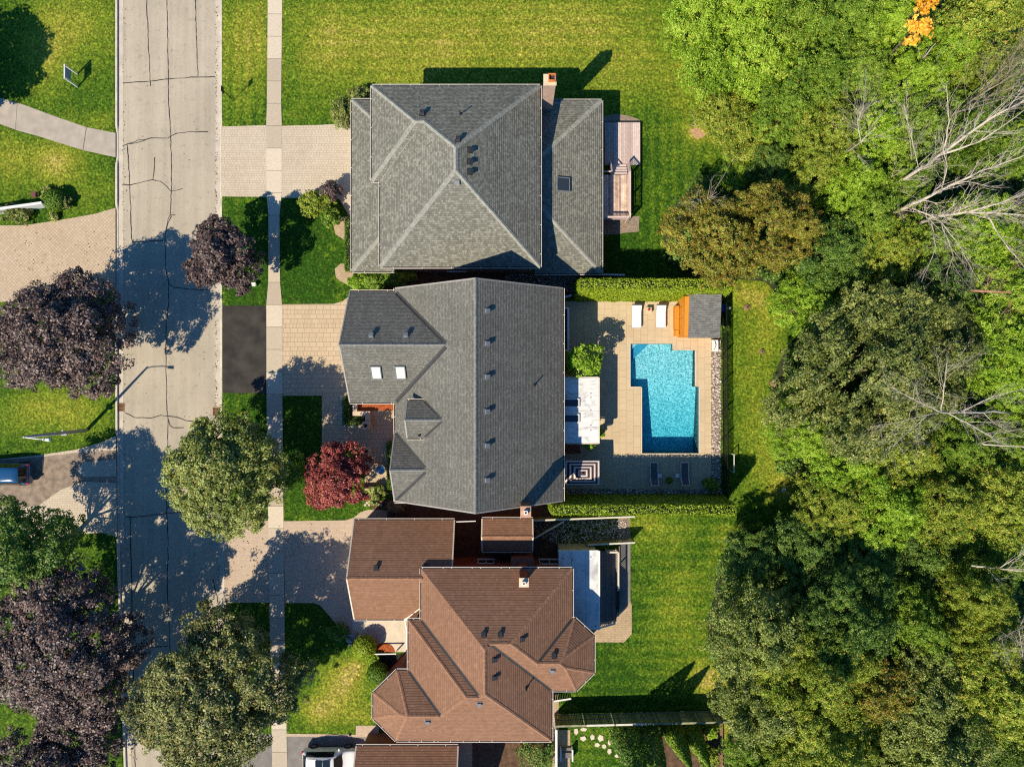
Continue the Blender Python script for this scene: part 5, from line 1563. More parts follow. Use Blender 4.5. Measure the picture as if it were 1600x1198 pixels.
for k in range(4): dk.box(3.7, 5.9, -5.75 + .25 * k, -5.52 + .25 * k, 0.05, 0.28 + 0.0 * k)
dk.box(3.7, 5.95, -6.05, -5.78, 0.05, 0.17)
tag(dk.build("wooden_step", M["cedar_red"]), "red brown wooden step at the lower end of the white terrace roof", "step")

# --- house 3: brown
p3 = 0.65
h3 = [Vol([(-7.2, -24.3), (4.77, -24.3), (4.77, -14.65), (-7.2, -14.65)], 5.4, [p3] * 4),
      Vol([(-7.196, -28.3), (3.14, -28.3), (3.14, -14.66), (-7.196, -14.66)], 5.394, [p3] * 4),
      Vol([(-8.2, -28.296), (-2.15, -28.296), (-2.15, -18.7), (-8.2, -18.7)], 5.386, [p3, None, p3, p3]),
      Vol([(-9.18, -28.29), (-4.2, -28.29), (-4.2, -22.7), (-9.13, -22.7), (-11.0, -24.5), (-11.0, -26.5)], 5.378, [p3, None, p3, p3, p3, p3]),
      Vol([(1.0, -24.296), (5.07, -24.296), (6.49, -22.9), (6.49, -19.97), (4.99, -18.6), (1.0, -18.6)], 5.392, [p3, p3, p3, p3, p3, None]),
      Vol([(-13.07, -19.5), (-8.84, -19.5), (-4.76, -15.95), (-4.76, -11.27), (-13.07, -11.27)], 2.9, [p3, None, None, p3, None])]
H3 = House("brown_house", "large brown shingled house with many hips and an attached garage", "house", (-3, -20), h3, M["sh_brown"], M["cap_brown"], M["brick_red"], capw=0.13, rake=M["cream"])
for x, y in ((757, 990), (783, 990), (817, 997), (867, 1023)): H3.vent(x - 1, y + 1, "vent", 0.27, 0.15)
for x, y in ((773, 1030), (773, 1058)): H3.vent(x, y, "vent", 0.27, 0.15)
for x, y in ((749, 1098), (668, 1126), (863, 1046)): H3.vent(x, y, "ventgrey", 0.29, 0.18)
for x, y in ((588, 887), (666, 885)): H3.vent(x, y, "vent", 0.28, 0.17)
H3.pipe(822, 1074, 0.6, 0.06)
H3.valley((-8.15 + 1, -18.75), (-2.5, -23.35), .10); H3.valley((-8.15, -22.76), (-5.45, -25.45), .10)
H3.valley((4.72, -18.66), (1.98, -21.4), .10); H3.valley((3.1, -24.25), (-1.55, -19.55), .10)
H3.chimney(0.58, 1.22, -15.38, -14.78, 3.4, 7.75, M["brick_red"], M["limestone"], 0.22)
H3.chimney(-0.05, 1.75, -15.05, -14.35, -.1, 3.3, M["brick_red"], M["brick_red"])
H3.window((-4.6, -15.07), (-3.3, -15.07), 3.6, 4.9, (0, 1)); H3.window((-2.4, -15.07), (-1.0, -15.07), 3.6, 4.9, (0, 1))
H3.window((2.3, -15.07), (4.0, -15.07), 0.9, 2.4, (0, 1)); H3.window((-2.9, -15.07), (-1.5, -15.07), 0.9, 2.2, (0, 1))
H3.window((6.07, -20.6), (6.07, -22.3), 3.3, 4.7, (1, 0), 3); H3.window((6.07, -20.6), (6.07, -22.3), .8, 2.5, (1, 0), 3)
H3.window((-10.58, -24.7), (-10.58, -26.3), .8, 2.4, (-1, 0), 3)
gd = MB(); gd.box(-12.76, -12.64, -17.9, -12.9, 0.02, 2.3)
for k in range(1, 4): gd.box(-12.775, -12.76, -17.8, -13.0, 0.57 * k - .015, 0.57 * k + .015)
gd.build("garage_door", M["white"], H3.root)
# gutter along the cut corner of the garage and the white rainwater pipe down to the porch
dg_ = MB()
dg_.bar((-8.9, -19.56, 2.92), (-7.25, -18.1, 3.0), 0.16, 0.1)
dg_.tube([(-8.85, -19.6, 2.85), (-8.72, -20.3, 2.8), (-8.70, -22.4, 2.75)], .07, 6)
dg_.build("downspout", M["white"], H3.root)
pr = MB(); pr.face([(-8.82, -19.48, 2.80), (-7.0, -19.48, 2.85), (-7.0, -17.9, 2.95)]); pr.build("porch_roof", M["sh_brown"], H3.root)
lw = MB(); lw.bar((-4.6, -11.42, 2.95), (-3.0, -11.36, 2.95), .07, .07); lw.build("rainwater_pipe", M["white"], H3.root)

# --- garage of the fourth house
h4 = [Vol([(-12.9, -40.0), (-4.46, -40.0), (-4.46, -29.95), (-12.9, -29.95)], 2.9, [p3, None, p3, None])]
H4 = House("brown_garage", "brown shingled garage roof cut off by the lower edge of the photo", "garage", (-8.7, -34), h4, M["sh_brown"], M["cap_brown"], M["brick_brown"], rake=M["cream"], capw=0.13)

# --- shed between the brown garage and the lawn
h5 = [Vol([(-2.5, -13.95), (1.72, -13.95), (1.72, -11.25), (-2.5, -11.25)], 2.5, [.5, None, .5, None])]
H5 = House("garden_shed", "small brown gabled shed with white gutters between the two lower houses", "shed", (-.4, -12.6), h5, M["sh_brown"], M["cap_brown"], M["brick_brown"], rake=M["cream"], capw=0.10, overhang=0.2)

# --- flat roofed sunroom of the brown house
sr = thing("sunroom", "flat white roofed sunroom attached to the brown house with a cream parapet", "sunroom", (5.5, -17.5, 0))
zs = 3.05; s_ = (CAM_H - zs) / FPX
m, nt, b = new_mat("weathered_white_roof", 0.5, 0.35)
v = coord(nt)
n1 = noise(nt, v, 0.7, 5, 0.65, 0.6)
nt.links.new(ramp(nt, n1, [(0.33, (0.40, 0.40, 0.39)), (0.5, (0.66, 0.65, 0.62)), (0.7, (0.76, 0.75, 0.72))]), b.inputs["Base Color"])
M["flat_roof"] = m
x0, x1, y0, y1 = 3.85, 7.12, -20.3, -13.85
rf = MB()
for a, c in ((x0, 4.9), (4.915, 6.05), (6.065, x1)): rf.box(a, c, y0, y1, zs - .1, zs)
rfo = rf.build("roof", M["flat_roof"], sr)
bl = MB()
for x, y in ((6.5, -14.3), (5.0, -14.5), (6.9, -20.0), (4.2, -14.4)): bl.lathe((x, y, zs), [(.05, 0), (.05, .03), (.02, .05)], 10)
bl.build("bolt", M["vent"], rfo)
w_ = MB(); w_.box(x0 + .1, x1 - .1, y0 + .1, y1 - .02, 0, zs - .103); w_.build("wall", M["cream"], sr)
tm = MB(); tm.box(x1 + .003, x1 + .14, y0, y1 + .05, zs - .14, zs + .02); tm.box(x0 - .05, x1, y1 + .003, y1 + .10, zs - .14, zs + .02)
tm.build("gutter", M["white"], sr)

# ------------------------------------------------------------------ pool garden
pool_xy = ccw(pxpoly(POOL))
xs = [883, 985, 1003, 1051, 1086, 1092, 1111.5]
ysd = [471, 537, 547, 604, 708, 764]
mb = MB()
for xa, xb in zip(xs, xs[1:]):
    for ya, yb in zip(ysd, ysd[1:]):
        cx, cy = W2((xa + xb) / 2, (ya + yb) / 2)
        if not inside(pool_xy, np.array([cx]), np.array([cy]))[0]:
            mb.face([W(xa, yb, .04), W(xb, yb, .04), W(xb, ya, .04), W(xa, ya, .04)])
structure(mb, "pool_deck", M["pav_deck"], "terrace of large sand coloured slabs round the turquoise pool", "terrace")

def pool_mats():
    m, nt, b = new_mat("pool_liner_painted_caustics", 0.5, 0.3)
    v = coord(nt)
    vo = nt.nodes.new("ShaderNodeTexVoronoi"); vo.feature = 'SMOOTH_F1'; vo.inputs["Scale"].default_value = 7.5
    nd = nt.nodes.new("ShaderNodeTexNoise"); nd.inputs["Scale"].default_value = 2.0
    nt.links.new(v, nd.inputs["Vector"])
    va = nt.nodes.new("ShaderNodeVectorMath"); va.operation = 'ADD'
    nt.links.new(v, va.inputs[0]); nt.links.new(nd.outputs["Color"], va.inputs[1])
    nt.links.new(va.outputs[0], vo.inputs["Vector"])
    c = ramp(nt, vo.outputs["Distance"], [(0.08, (0.06, 0.27, 0.38)), (0.30, (0.26, 0.53, 0.59)), (0.60, (0.72, 0.84, 0.84))])  # pale and dark cells paint rippling light into the liner colour
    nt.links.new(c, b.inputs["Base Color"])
    m2 = bpy.data.materials.new("pool_water"); m2.use_nodes = True
    nt = m2.node_tree; out = nt.nodes["Material Output"]
    nt.nodes.remove(nt.nodes["Principled BSDF"])
    t = nt.nodes.new("ShaderNodeBsdfTransparent"); setc(t.inputs["Color"], (0.93, 0.985, 0.99))
    g = nt.nodes.new("ShaderNodeBsdfGlossy"); g.inputs["Roughness"].default_value = 0.05
    fr = nt.nodes.new("ShaderNodeFresnel"); fr.inputs["IOR"].default_value = 1.33
    v = coord(nt)
    n1 = noise(nt, v, 3.4, 3, 0.6, 1.2)
    bp = nt.nodes.new("ShaderNodeBump"); bp.inputs["Strength"].default_value = 0.8; bp.inputs["Distance"].default_value = 0.04
    nt.links.new(n1, bp.inputs["Height"]); nt.links.new(bp.outputs[0], fr.inputs["Normal"]); nt.links.new(bp.outputs[0], g.inputs["Normal"])
    mx = nt.nodes.new("ShaderNodeMixShader")
    nt.links.new(fr.outputs[0], mx.inputs[0]); nt.links.new(t.outputs[0], mx.inputs[1]); nt.links.new(g.outputs[0], mx.inputs[2])
    nt.links.new(mx.outputs[0], out.inputs["Surface"])
    va_ = nt.nodes.new("ShaderNodeVolumeAbsorption"); setc(va_.inputs["Color"], (0.06, 0.80, 0.90)); va_.inputs["Density"].default_value = 0.48
    nt.links.new(va_.outputs[0], out.inputs["Volume"])
    return m, m2
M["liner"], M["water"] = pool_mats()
pl = thing("swimming_pool", "turquoise swimming pool with stepped outline and rippled water", "pool", (13.3, -1.2, 0))
mb = MB()
n = len(pool_xy)
for i in range(n):
    a, b = pool_xy[i], pool_xy[(i + 1) % n]
    mb.face([(a[0], a[1], -2.0), (b[0], b[1], -2.0), (b[0], b[1], 0.04), (a[0], a[1], 0.04)])
# floor falling from the shallow to the deep end
def floor_z(Y):
    py = 599 - Y * 18
    return float(np.interp(py, [537, 590, 680, 708], [-0.75, -0.95, -1.85, -1.95]))
cuts = [537, 547, 560, 590, 604, 620, 640, 660, 680, 695, 708]
for ya, yb in zip(cuts, cuts[1:]):
    if yb <= 547: xa_, xb_ = 985, 1051
    elif yb <= 604: xa_, xb_ = 985, 1086
    else: xa_, xb_ = 1003, 1092
    p = [W2(xa_, yb), W2(xb_, yb), W2(xb_, ya), W2(xa_, ya)]
    mb.face([(x, y, floor_z(y)) for x, y in p])
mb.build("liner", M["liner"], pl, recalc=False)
M["pool_step"] = plain("deep_blue_step", (0.05, 0.33, 0.52), 0.5, 0.08, 2)
mb = MB(); mb.prism(ccw([W2(985.3, 537.3), W2(1015, 537.3), W2(985.3, 566)]), -1.2, -0.50)
mb.build("corner_step", M["pool_step"], pl)
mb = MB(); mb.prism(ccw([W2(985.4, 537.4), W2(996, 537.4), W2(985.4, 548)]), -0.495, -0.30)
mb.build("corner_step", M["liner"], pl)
mb = MB(); mb.prism([(x, y) for x, y in pool_xy], -2.1, -0.07, bottom=True)
mb.build("water", M["water"], pl)
cp = MB()
for i in range(n):
    a = Vector(pool_xy[i]); b = Vector(pool_xy[(i + 1) % n]); d = (b - a).normalized(); o = Vector((d.y, -d.x))
    cp.hexa([(a.x, a.y, .02), (b.x, b.y, .02), (b.x + o.x * .06, b.y + o.y * .06, .02), (a.x + o.x * .06, a.y + o.y * .06, .02)],
            [(a.x, a.y, .055), (b.x, b.y, .055), (b.x + o.x * .06, b.y + o.y * .06, .055), (a.x + o.x * .06, a.y + o.y * .06, .055)])
cp.build("coping", M["concrete"], pl)

# stones along the terrace
M["stone"] = tint_mat("river_stones", [(0.0, (0.10, 0.075, 0.06)), (0.35, (0.34, 0.26, 0.20)), (0.7, (0.60, 0.51, 0.42)), (1.0, (0.78, 0.72, 0.64))], 0.8, 14, 0.2)
def stones(name, label, poly, n, size, seed, z=0.03, mat="stone", cat="stones", bed=True):
    rng = random.Random(seed)
    xs_ = [p[0] for p in poly]; ys_ = [p[1] for p in poly]
    mb = MB(); k = 0
    while k < n:
        x, y = rng.uniform(min(xs_), max(xs_)), rng.uniform(min(ys_), max(ys_))
        if not inside(poly, np.array([x]), np.array([y]))[0]: continue
        k += 1
        r = size * rng.uniform(.55, 1.3); a0 = rng.uniform(0, 6.28); t = rng.random(); h = r * rng.uniform(.5, .9)
        m_ = 6
        ring_ = [(x + r * math.cos(a0 + 6.283 * i / m_) * rng.uniform(.8, 1.1), y + r * .75 * math.sin(a0 + 6.283 * i / m_) * rng.uniform(.8, 1.1), z) for i in range(m_)]
        up = [(x + (p[0] - x) * .62, y + (p[1] - y) * .62, z + h) for p in ring_]
        for i in range(m_): mb.face([ring_[i], ring_[(i + 1) % m_], up[(i + 1) % m_], up[i]], 0, None, t)
        mb.face(up, 0, None, t)
    o = mb.build(name, M[mat], recalc=False)
    tag(o, label, cat, None, "stuff")
strip = ccw(pxpoly([(1112, 530), (1126, 530), (1126, 765), (1112, 765)]))
mb = MB(); mb.prism(strip, -.02, 0.025); structure(mb, "gravel_strip", M["gravel_bed"], "gravel bed between the pool terrace and the black fence", "bed")
stones("gravel", "pale river stones beside the pool terrace along the black fence", strip, 1150, 0.085, 3)
strip2 = ccw(pxpoly([(884, 765), (1128, 764), (1128, 777), (884, 777)]))
mb = MB(); mb.prism(strip2, -.02, 0.02); structure(mb, "gravel_strip", M["gravel_bed"], "gravel bed between the pool terrace and the lime hedge", "bed")
stones("gravel", "shaded river stones along the lower end of the pool terrace", strip2, 1100, 0.085, 4)
strip3 = ccw(pxpoly([(835, 808), (979, 812), (983, 850), (870, 850), (835, 835)]))
stones("gravel", "dark shaded stones in the passage behind the brown house", strip3, 1500, 0.07, 5)
strip4 = ccw(pxpoly([(868, 800), (982, 800), (982, 830), (868, 826)]))
mb = MB(); mb.prism(ccw(pxpoly([(966, 802), (984, 802), (984, 860), (966, 860)])), -.02, 0.014); structure(mb, "gravel_strip", M["gravel_bed"], "sunlit gravel at the end of the passage by the back lawn", "bed")
stones("gravel", "stones in the narrow gap between the two grey houses", ccw(pxpoly([(790, 428), (905, 430), (905, 458), (790, 445)])), 900, 0.06, 6)

# loungers
M["cushion"] = plain("white_cushion", (0.82, 0.80, 0.77), 0.8, 0.04, 6)
M["sling"] = plain("grey_sling", (0.10, 0.108, 0.112), 0.7, 0.12, 12)
M["frame_dark"] = plain("dark_wicker", (0.055, 0.038, 0.03), 0.7, 0.25, 10)
def lounger(label, px, py, white, head, group):
    t = thing("sun_lounger", label, "lounger", W(px, py, 0.34) * 1.0, 0, group)
    t.location.z = 0.04
    L, w = (2.0, .80) if white else (1.95, .72)
    s = 1 if head > 0 else -1
    def y(k): return s * (k - .5) * L
    fr = MB()
    if white:
        for x in (-w / 2 + .04, w / 2 - .04):
            fr.bar((x, y(0), .27), (x, y(.68), .27), .07, .09); fr.bar((x, y(.66), .27), (x, y(1), .62), .07, .09)
        fr.bar((-w / 2, y(0.01), .27), (w / 2, y(.01), .27), .07, .08); fr.bar((-w / 2, y(.99), .61), (w / 2, y(.99), .61), .09, .14)
        fr.build("frame", M["frame_dark"], t, local=True)
        c = MB(); c.hexa([(-w / 2, y(0), .31), (w / 2, y(0), .31), (w / 2, y(.67), .31), (-w / 2, y(.67), .31)], [(-w / 2, y(0), .42), (w / 2, y(0), .42), (w / 2, y(.67), .42), (-w / 2, y(.67), .42)])
        c.build("seat_cushion", M["cushion"], t, local=True, bevel=.03)
        c = MB(); c.hexa([(-w / 2, y(.675), .31), (w / 2, y(.675), .31), (w / 2, y(.97), .60), (-w / 2, y(.97), .60)], [(-w / 2, y(.675), .43), (w / 2, y(.675), .43), (w / 2, y(.95), .70), (-w / 2, y(.95), .70)])
        c.build("backrest", M["cushion"], t, local=True, bevel=.03)
    else:
        for x in (-w / 2 + .03, w / 2 - .03):
            fr.tube([(x, y(0), .30), (x, y(.66), .30), (x * 1.0 + .05, y(1), .62)], .035, 6)
        fr.tube([(-w / 2 + .03, y(0), .30), (w / 2 - .03, y(0), .30)], .035, 6); fr.tube([(-w / 2 + .08, y(1), .62), (w / 2 + .02, y(1), .62)], .035, 6)
        fr.build("frame", M["white"], t, local=True)
        c = MB()
        c.face([(-w / 2 + .05, y(0.01), .31), (w / 2 - .05, y(0.01), .31), (w / 2 - .05, y(.66), .31), (-w / 2 + .05, y(.66), .31)])
        c.build("seat", M["sling"], t, local=True)
        c = MB()
        c.face([(-w / 2 + .05, y(.66), .31), (w / 2 - .05, y(.66), .31), (w / 2, y(.985), .62), (-w / 2 + .10, y(.985), .62)])
        c.build("backrest", M["sling"], t, local=True)
    for x in (-w / 2 + .06, w / 2 - .06):
        for k in (.12, .8):
            g = MB(); g.box(x - .025, x + .025, y(k) - .025, y(k) + .025, 0, .27)
            g.build("leg", M["frame_dark"] if white else M["white"], t, local=True)
lounger("white cushioned sun lounger nearer the house by the upper hedge", 994.5, 494, True, 1, "white loungers by the pool")
lounger("white cushioned sun lounger nearer the pool shed", 1032.5, 494, True, 1, "white loungers by the pool")
lounger("grey sling lounger in the shade nearer the striped parasol", 1022, 740, False, -1, "grey loungers by the pool")
lounger("grey sling lounger in the shade nearer the black fence", 1070, 740, False, -1, "grey loungers by the pool")

def side_table(label, px, py, w, h, mat, group=None):
    c = W(px, py, h)
    t = thing("side_table", label, "side table", (c.x, c.y, .04), 0, group)
    m_ = MB(); m_.box(-w / 2, w / 2, -w / 2, w / 2, h - .06, h - .02); m_.build("top", mat, t, local=True, bevel=.008)
    for x in (-1, 1):
        for y in (-1, 1):
            g = MB(); g.box(x * (w / 2 - .05) - .02, x * (w / 2 - .05) + .02, y * (w / 2 - .05) - .02, y * (w / 2 - .05) + .02, 0, h - .06); g.build("leg", mat, t, local=True)
M["table_tan"] = plain("tan_table_top", (0.60, 0.47, 0.32), 0.7, 0.1, 5)
side_table("small tan side table between the two white loungers", 1013.5, 485, .52, .48, M["table_tan"])
side_table("tiny white side table right of the first grey lounger", 1031, 743, .34, .42, M["white"], "small tables by the grey loungers")
side_table("tiny white side table left of the second grey lounger", 1058.5, 743, .34, .42, M["white"], "small tables by the grey loungers")
c = W(1013.5, 484, .52)
bowl = thing("flower_bowl", "bowl of red flowers on the tan side table", "flower bowl", (c.x, c.y, .50))
m_ = MB(); m_.lathe((0, 0, 0), [(.05, 0), (.10, .04), (.12, .09)], 14); m_.build("bowl", M["white"], bowl, local=True)
m_ = MB(); m_.lathe((0, 0, .085), [(.12, 0), (.10, .05), (.04, .08)], 9); m_.build("flowers", plain("red_petals", (.50, .03, .02), .7, .4, 20), bowl, local=True)

def planter(label, px, py, r, seed):
    c = W(px, py, .4)
    t = thing("planter", label, "planter", (c.x, c.y, .04))
    m_ = MB(); m_.lathe((0, 0, 0), [(r * .7, 0), (r, .38), (r * 1.08, .42), (r * .9, .42), (r * .88, .36)], 16); m_.build("pot", M["vent"], t, local=True)
    rng = np.random.default_rng(seed); nn = 420
    d = unit(rng.normal(size=(nn, 3)) + np.array([0, 0, .6]))
    P = d * r * 1.25 * rng.uniform(.4, 1, (nn, 1)) + np.array([0, 0, .42]); P[:, 2] = np.maximum(P[:, 2], .40)
    me = leaf_mesh("plant", P, unit(d + rng.normal(0, .4, (nn, 3))), .12, rng, LEAF["box"], .5 + rng.normal(0, .2, nn))
    o = bpy.data.objects.new("plant", me); COL.objects.link(o); o.parent = t
planter("dark pot with green plant between the two grey loungers", 1045, 750, .26, 5)
planter("dark round pot at the corner beside the grass like plant", 1101, 753, .22, 6)

# parasol
u = W(910, 738.5, 2.45)
um = thing("parasol", "rectangular plum and cream striped parasol at the corner of the grey gabled house", "parasol", (u.x, u.y, 0.04))
M["navy"] = plain("plum_canvas", (0.075, 0.034, 0.040), 0.85, 0.15, 8)
M["canvas"] = plain("cream_canvas", (0.74, 0.67, 0.60), 0.85, 0.05, 8)
cn = MB(); hx, hy = 1.42, 1.0
bands = [1.0, .90, .76, .66, .52, .42, .28, .18, .0]
def zc(f, px_, py_): return 2.36 + .42 * (1 - f)
for k, (f0, f1) in enumerate(zip(bands, bands[1:])):
    for (sx0, sy0, sx1, sy1) in ((-1, -1, 1, -1), (1, -1, 1, 1), (1, 1, -1, 1), (-1, 1, -1, -1)):
        a = (sx0 * hx, sy0 * hy); b = (sx1 * hx, sy1 * hy)
        mid = ((a[0] + b[0]) / 2, (a[1] + b[1]) / 2)
        for p, q in ((a, mid), (mid, b)):
            def pt(r_, f):
                cor = abs(abs(r_[0]) - hx) < .01 and abs(abs(r_[1]) - hy) < .01
                return (r_[0] * f, r_[1] * f, 2.34 + .46 * (1 - f) - (0.0 if cor else -.05 * f))
            if f1 > 0: cn.face([pt(p, f0), pt(q, f0), pt(q, f1), pt(p, f1)], k % 2)
            else: cn.face([pt(p, f0), pt(q, f0), (0, 0, 2.80)], k % 2)
    
cn.build("canopy", [M["canvas"], M["navy"]], um, local=True)
m_ = MB(); m_.tube([(0, 0, 0), (0, 0, 2.9)], .03, 8); m_.build("pole", M["vent"], um, local=True)
m_ = MB(); m_.lathe((0, 0, 2.80), [(.06, 0), (.05, .08), (.02, .12)], 10); m_.build("finial", M["vent"], um, local=True)
m_ = MB(); m_.lathe((0, 0, 0), [(.3, 0), (.3, .06), (.05, .1)], 16); m_.build("base", M["vent"], um, local=True)
# dining table under the parasol
dt = thing("dining_table", "dark table standing in the shade under the striped parasol", "table", (u.x, u.y + .02, .04))
m_ = MB(); m_.box(-.8, -.06, -.45, .45, .70, .74); m_.box(.06, .8, -.45, .45, .70, .74); m_.box(-.06, .06, .06, .45, .70, .74); m_.box(-.06, .06, -.45, -.06, .70, .74); m_.build("top", M["frame_dark"], dt, local=True)
for x in (-.7, .7):
    for y in (-.38, .38):
        g = MB(); g.box(x - .03, x + .03, y - .03, y + .03, 0, .70); g.build("leg", M["frame_dark"], dt, local=True)

# pool shed with cedar wall
M["cedar"] = plain("orange_cedar", (0.62, 0.235, 0.018), 0.6, 0.12, 4.0, spec=0.4)
zr = 2.55; s_ = (CAM_H - zr) / FPX
sh = thing("pool_shed", "pool shed with grey shingled roof and glowing orange cedar front", "shed", (15.9, 5.6, 0))
X0, X1, Y0, Y1 = 275 * s_, 325 * s_, (599 - 528) * s_, (599 - 460.5) * s_
rf = MB()
rf.face([(X0, Y0, zr + .05), (X1, Y0, zr + .05), (X1, Y1, zr + .45), (X0, Y1, zr + .45)], 0, [(0, 0), (X1 - X0, 0), (X1 - X0, Y1 - Y0), (0, Y1 - Y0)])
for q in (((X0, Y0), (X1, Y0), .05, .05), ((X1, Y0), (X1, Y1), .05, .45), ((X1, Y1), (X0, Y1), .45, .45), ((X0, Y1), (X0, Y0), .45, .05)):
    rf.face([(*q[0], zr + q[2] - .14), (*q[1], zr + q[3] - .14), (*q[1], zr + q[3]), (*q[0], zr + q[2])], 1, [(0, 0)] * 4)
rf.face([(X0, Y1, zr + .30), (X1, Y1, zr + .30), (X1, Y0, zr - .09), (X0, Y0, zr - .09)], 1, [(0, 0)] * 4)
rf.build("roof", [M["sh_shed"], M["cedar"]], sh)
wl = MB(); wl.hexa([(14.35, Y0 + .18, 0), (X1 - .15, Y0 + .18, 0), (X1 - .15, Y1 - .15, 0), (14.35, Y1 - .15, 0)], [(14.35, Y0 + .18, zr - .06), (X1 - .15, Y0 + .18, zr - .06), (X1 - .15, Y1 - .15, zr + .27), (14.35, Y1 - .15, zr + .27)])
wl.build("wall", M["cedar"], sh)
for k in range(2):
    dd = MB(); dd.box(14.31, 14.345, 4.6 + k * .95, 5.5 + k * .95, .1, 2.1); dd.build("door", M["cedar"], sh)
cb = thing("cedar_bench", "orange cedar deck box against the front of the pool shed", "deck box", (14.2, 5.7, 0.04))
for k in range(5):
    pass
x0, x1 = (1055.5 - 800) * .0545, 14.28
m_ = MB()
w_ = (x1 - x0) / 4
for k in range(4): m_.box(x0 + k * w_ + .006, x0 + (k + 1) * w_ - .006, 4.60, 6.62, 1.0, 1.05)
m_.build("lid", M["cedar"], cb)
m_ = MB(); m_.box(x0 + .04, x1, 4.65, 6.58, .04, .997); m_.build("body", M["cedar"], cb)
m_ = MB(); m_.box(14.0, 14.28, 4.1, 4.58, .04, .9); m_.build("side_step", M["cedar"], cb)

# storage bench and pump beside the shed
sb = thing("storage_bench", "pale grey bench on the river stones below the pool shed", "bench", (17.5, 3.1, 0))
m_ = MB(); m_.box(17.22, 17.78, 2.75, 3.75, .40, .47); m_.build("seat", M["white"], sb, bevel=.01)
m_ = MB(); m_.tube([(17.45, 3.7, .5), (17.55, 3.3, .55), (17.42, 2.9, .5)], .025, 6); m_.tube([(17.75, 3.7, .5), (17.85, 3.3, .55), (17.8, 2.9, .5)], .025, 6); m_.build("hose", M["vent"], sb)
for x in (17.28, 17.72):
    for y in (2.82, 3.68):
        g = MB(); g.box(x - .03, x + .03, y - .03, y + .03, 0, .40); g.build("leg", M["white"], sb)
M["blue"] = plain("blue_pump_housing", (0.03, 0.14, 0.42), 0.4, 0.15, 5)
pu = thing("pool_pump", "blue pool pump behind the shed by the fence", "pump", (18.2, 6.5, 0))
m_ = MB(); m_.box(17.9, 18.5, 6.2, 6.85, .05, .62); m_.build("housing", M["blue"], pu, bevel=.04)
m_ = MB(); m_.tube([(18.5, 6.5, .4), (18.8, 6.5, .4), (18.85, 6.6, .1)], .06, 8); m_.lathe((18.72, 6.5, .35), [(.12, 0), (.12, .2), (.05, .25)], 12); m_.build("filter", M["white"], pu)
m_ = MB(); m_.tube([(18.3, 7.4, .3), (18.35, 6.9, .7), (18.4, 5.4, .7), (18.4, 5.2, .1)], .03, 6); m_.build("pipe", M["white"], pu)

# ------------------------------------------------------------------ fences, decks
M["black_metal"] = plain("black_metal", (0.012, 0.013, 0.012), 0.5, 0.2, 5)
def iron_fence(label, a, b, h=1.45, post=2.55, gap=0.085):
    a = Vector((*a, 0)); b = Vector((*b, 0)); d = (b - a); L = d.length; d /= L
    t = thing("wire_fence", label, "fence", tuple((a + b) / 2))
    mesh_ = MB()
    k = 0.0
    while k < L:
        p = a + d * k
        mesh_.box(p.x - .015, p.x + .015, p.y - .015, p.y + .015, .06, h - .03); k += gap
    for z in (0.12, 0.75, h - .03):
        mesh_.bar((a.x, a.y, z), (b.x, b.y, z), .03, .03)
    mesh_.build("mesh_panel", M["black_metal"], t)
    n_ = max(1, round(L / post))
    for i in range(n_ + 1):
        p = a + d * (L * i / n_)
        m_ = MB(); m_.box(p.x - .045, p.x + .045, p.y - .045, p.y + .045, 0, h + .05); m_.build("post", M["black_metal"], t)
iron_fence("black wire fence between the pool's river stones and the back lawn", (18.22, 7.3), (18.30, -7.2))
iron_fence("short black fence with a gate from the pool corner to the lime hedge", (18.32, -7.3), (18.32, -9.7))
m_ = thing("garden_gate", "slim white gate post row beside the black fence at the pool corner", "gate", (18.9, -6.8, 0))
g = MB(); g.box(18.86, 18.92, -7.6, -6.0, 1.2, 1.26); g.build("rail", M["white"], m_)
for y in (-7.55, -6.05):
    g = MB(); g.box(18.86, 18.92, y - .03, y + .03, 0, 1.197); g.build("post", M["white"], m_)

M["wood_grey"] = tint_mat("weathered_deck_boards", [(0.0, (0.42, 0.31, 0.27)), (0.5, (0.55, 0.43, 0.38)), (1.0, (0.66, 0.53, 0.47))], 0.8, 7.0, 0.22)
M["wood_worn"] = tint_mat("worn_deck_boards", [(0.0, (0.34, 0.22, 0.15)), (0.5, (0.55, 0.40, 0.30)), (1.0, (0.68, 0.54, 0.43))], 0.85, 3.0, 0.45)
M["wood_pink"] = plain("pinkish_painted_wood", (0.62, 0.47, 0.42), 0.75, 0.12, 4)
def boards(mb, x0, x1, y0, y1, z, w=.15, along='y', rnd=random.Random(4)):
    if along == 'y':
        n_ = int((x1 - x0) / w); w = (x1 - x0) / n_
        for k in range(n_): mb.box(x0 + k * w + .006, x0 + (k + 1) * w - .006, y0, y1, z - .04, z, 0, rnd.random())
    else:
        n_ = int((y1 - y0) / w); w = (y1 - y0) / n_
        for k in range(n_): mb.box(x0, x1, y0 + k * w + .006, y0 + (k + 1) * w - .006, z - .04, z, 0, rnd.random())
def railing(t, a, b, z, h, mat, gap=.13, posts=True):
    a = Vector((*a, z)); b = Vector((*b, z)); d = b - a; L = d.length; d /= L
    m_ = MB()
    m_.bar(a + Vector((0, 0, h)), b + Vector((0, 0, h)), .14, .05)
    m_.bar(a + Vector((0, 0, .12)), b + Vector((0, 0, .12)), .05, .06)
    k = gap / 2
    while k < L:
        p = a + d * k
        m_.box(p.x - .02, p.x + .02, p.y - .02, p.y + .02, z + .15, z + h - .025); k += gap
    m_.build("railing", mat, t)
    n_ = max(1, round(L / 1.8))
    for i in range(n_ + 1):
        p = a + d * (L * i / n_)
        m_ = MB(); m_.box(p.x - .05, p.x + .05, p.y - .05, p.y + .05, 0, z + h + .03); m_.build("post", mat, t)
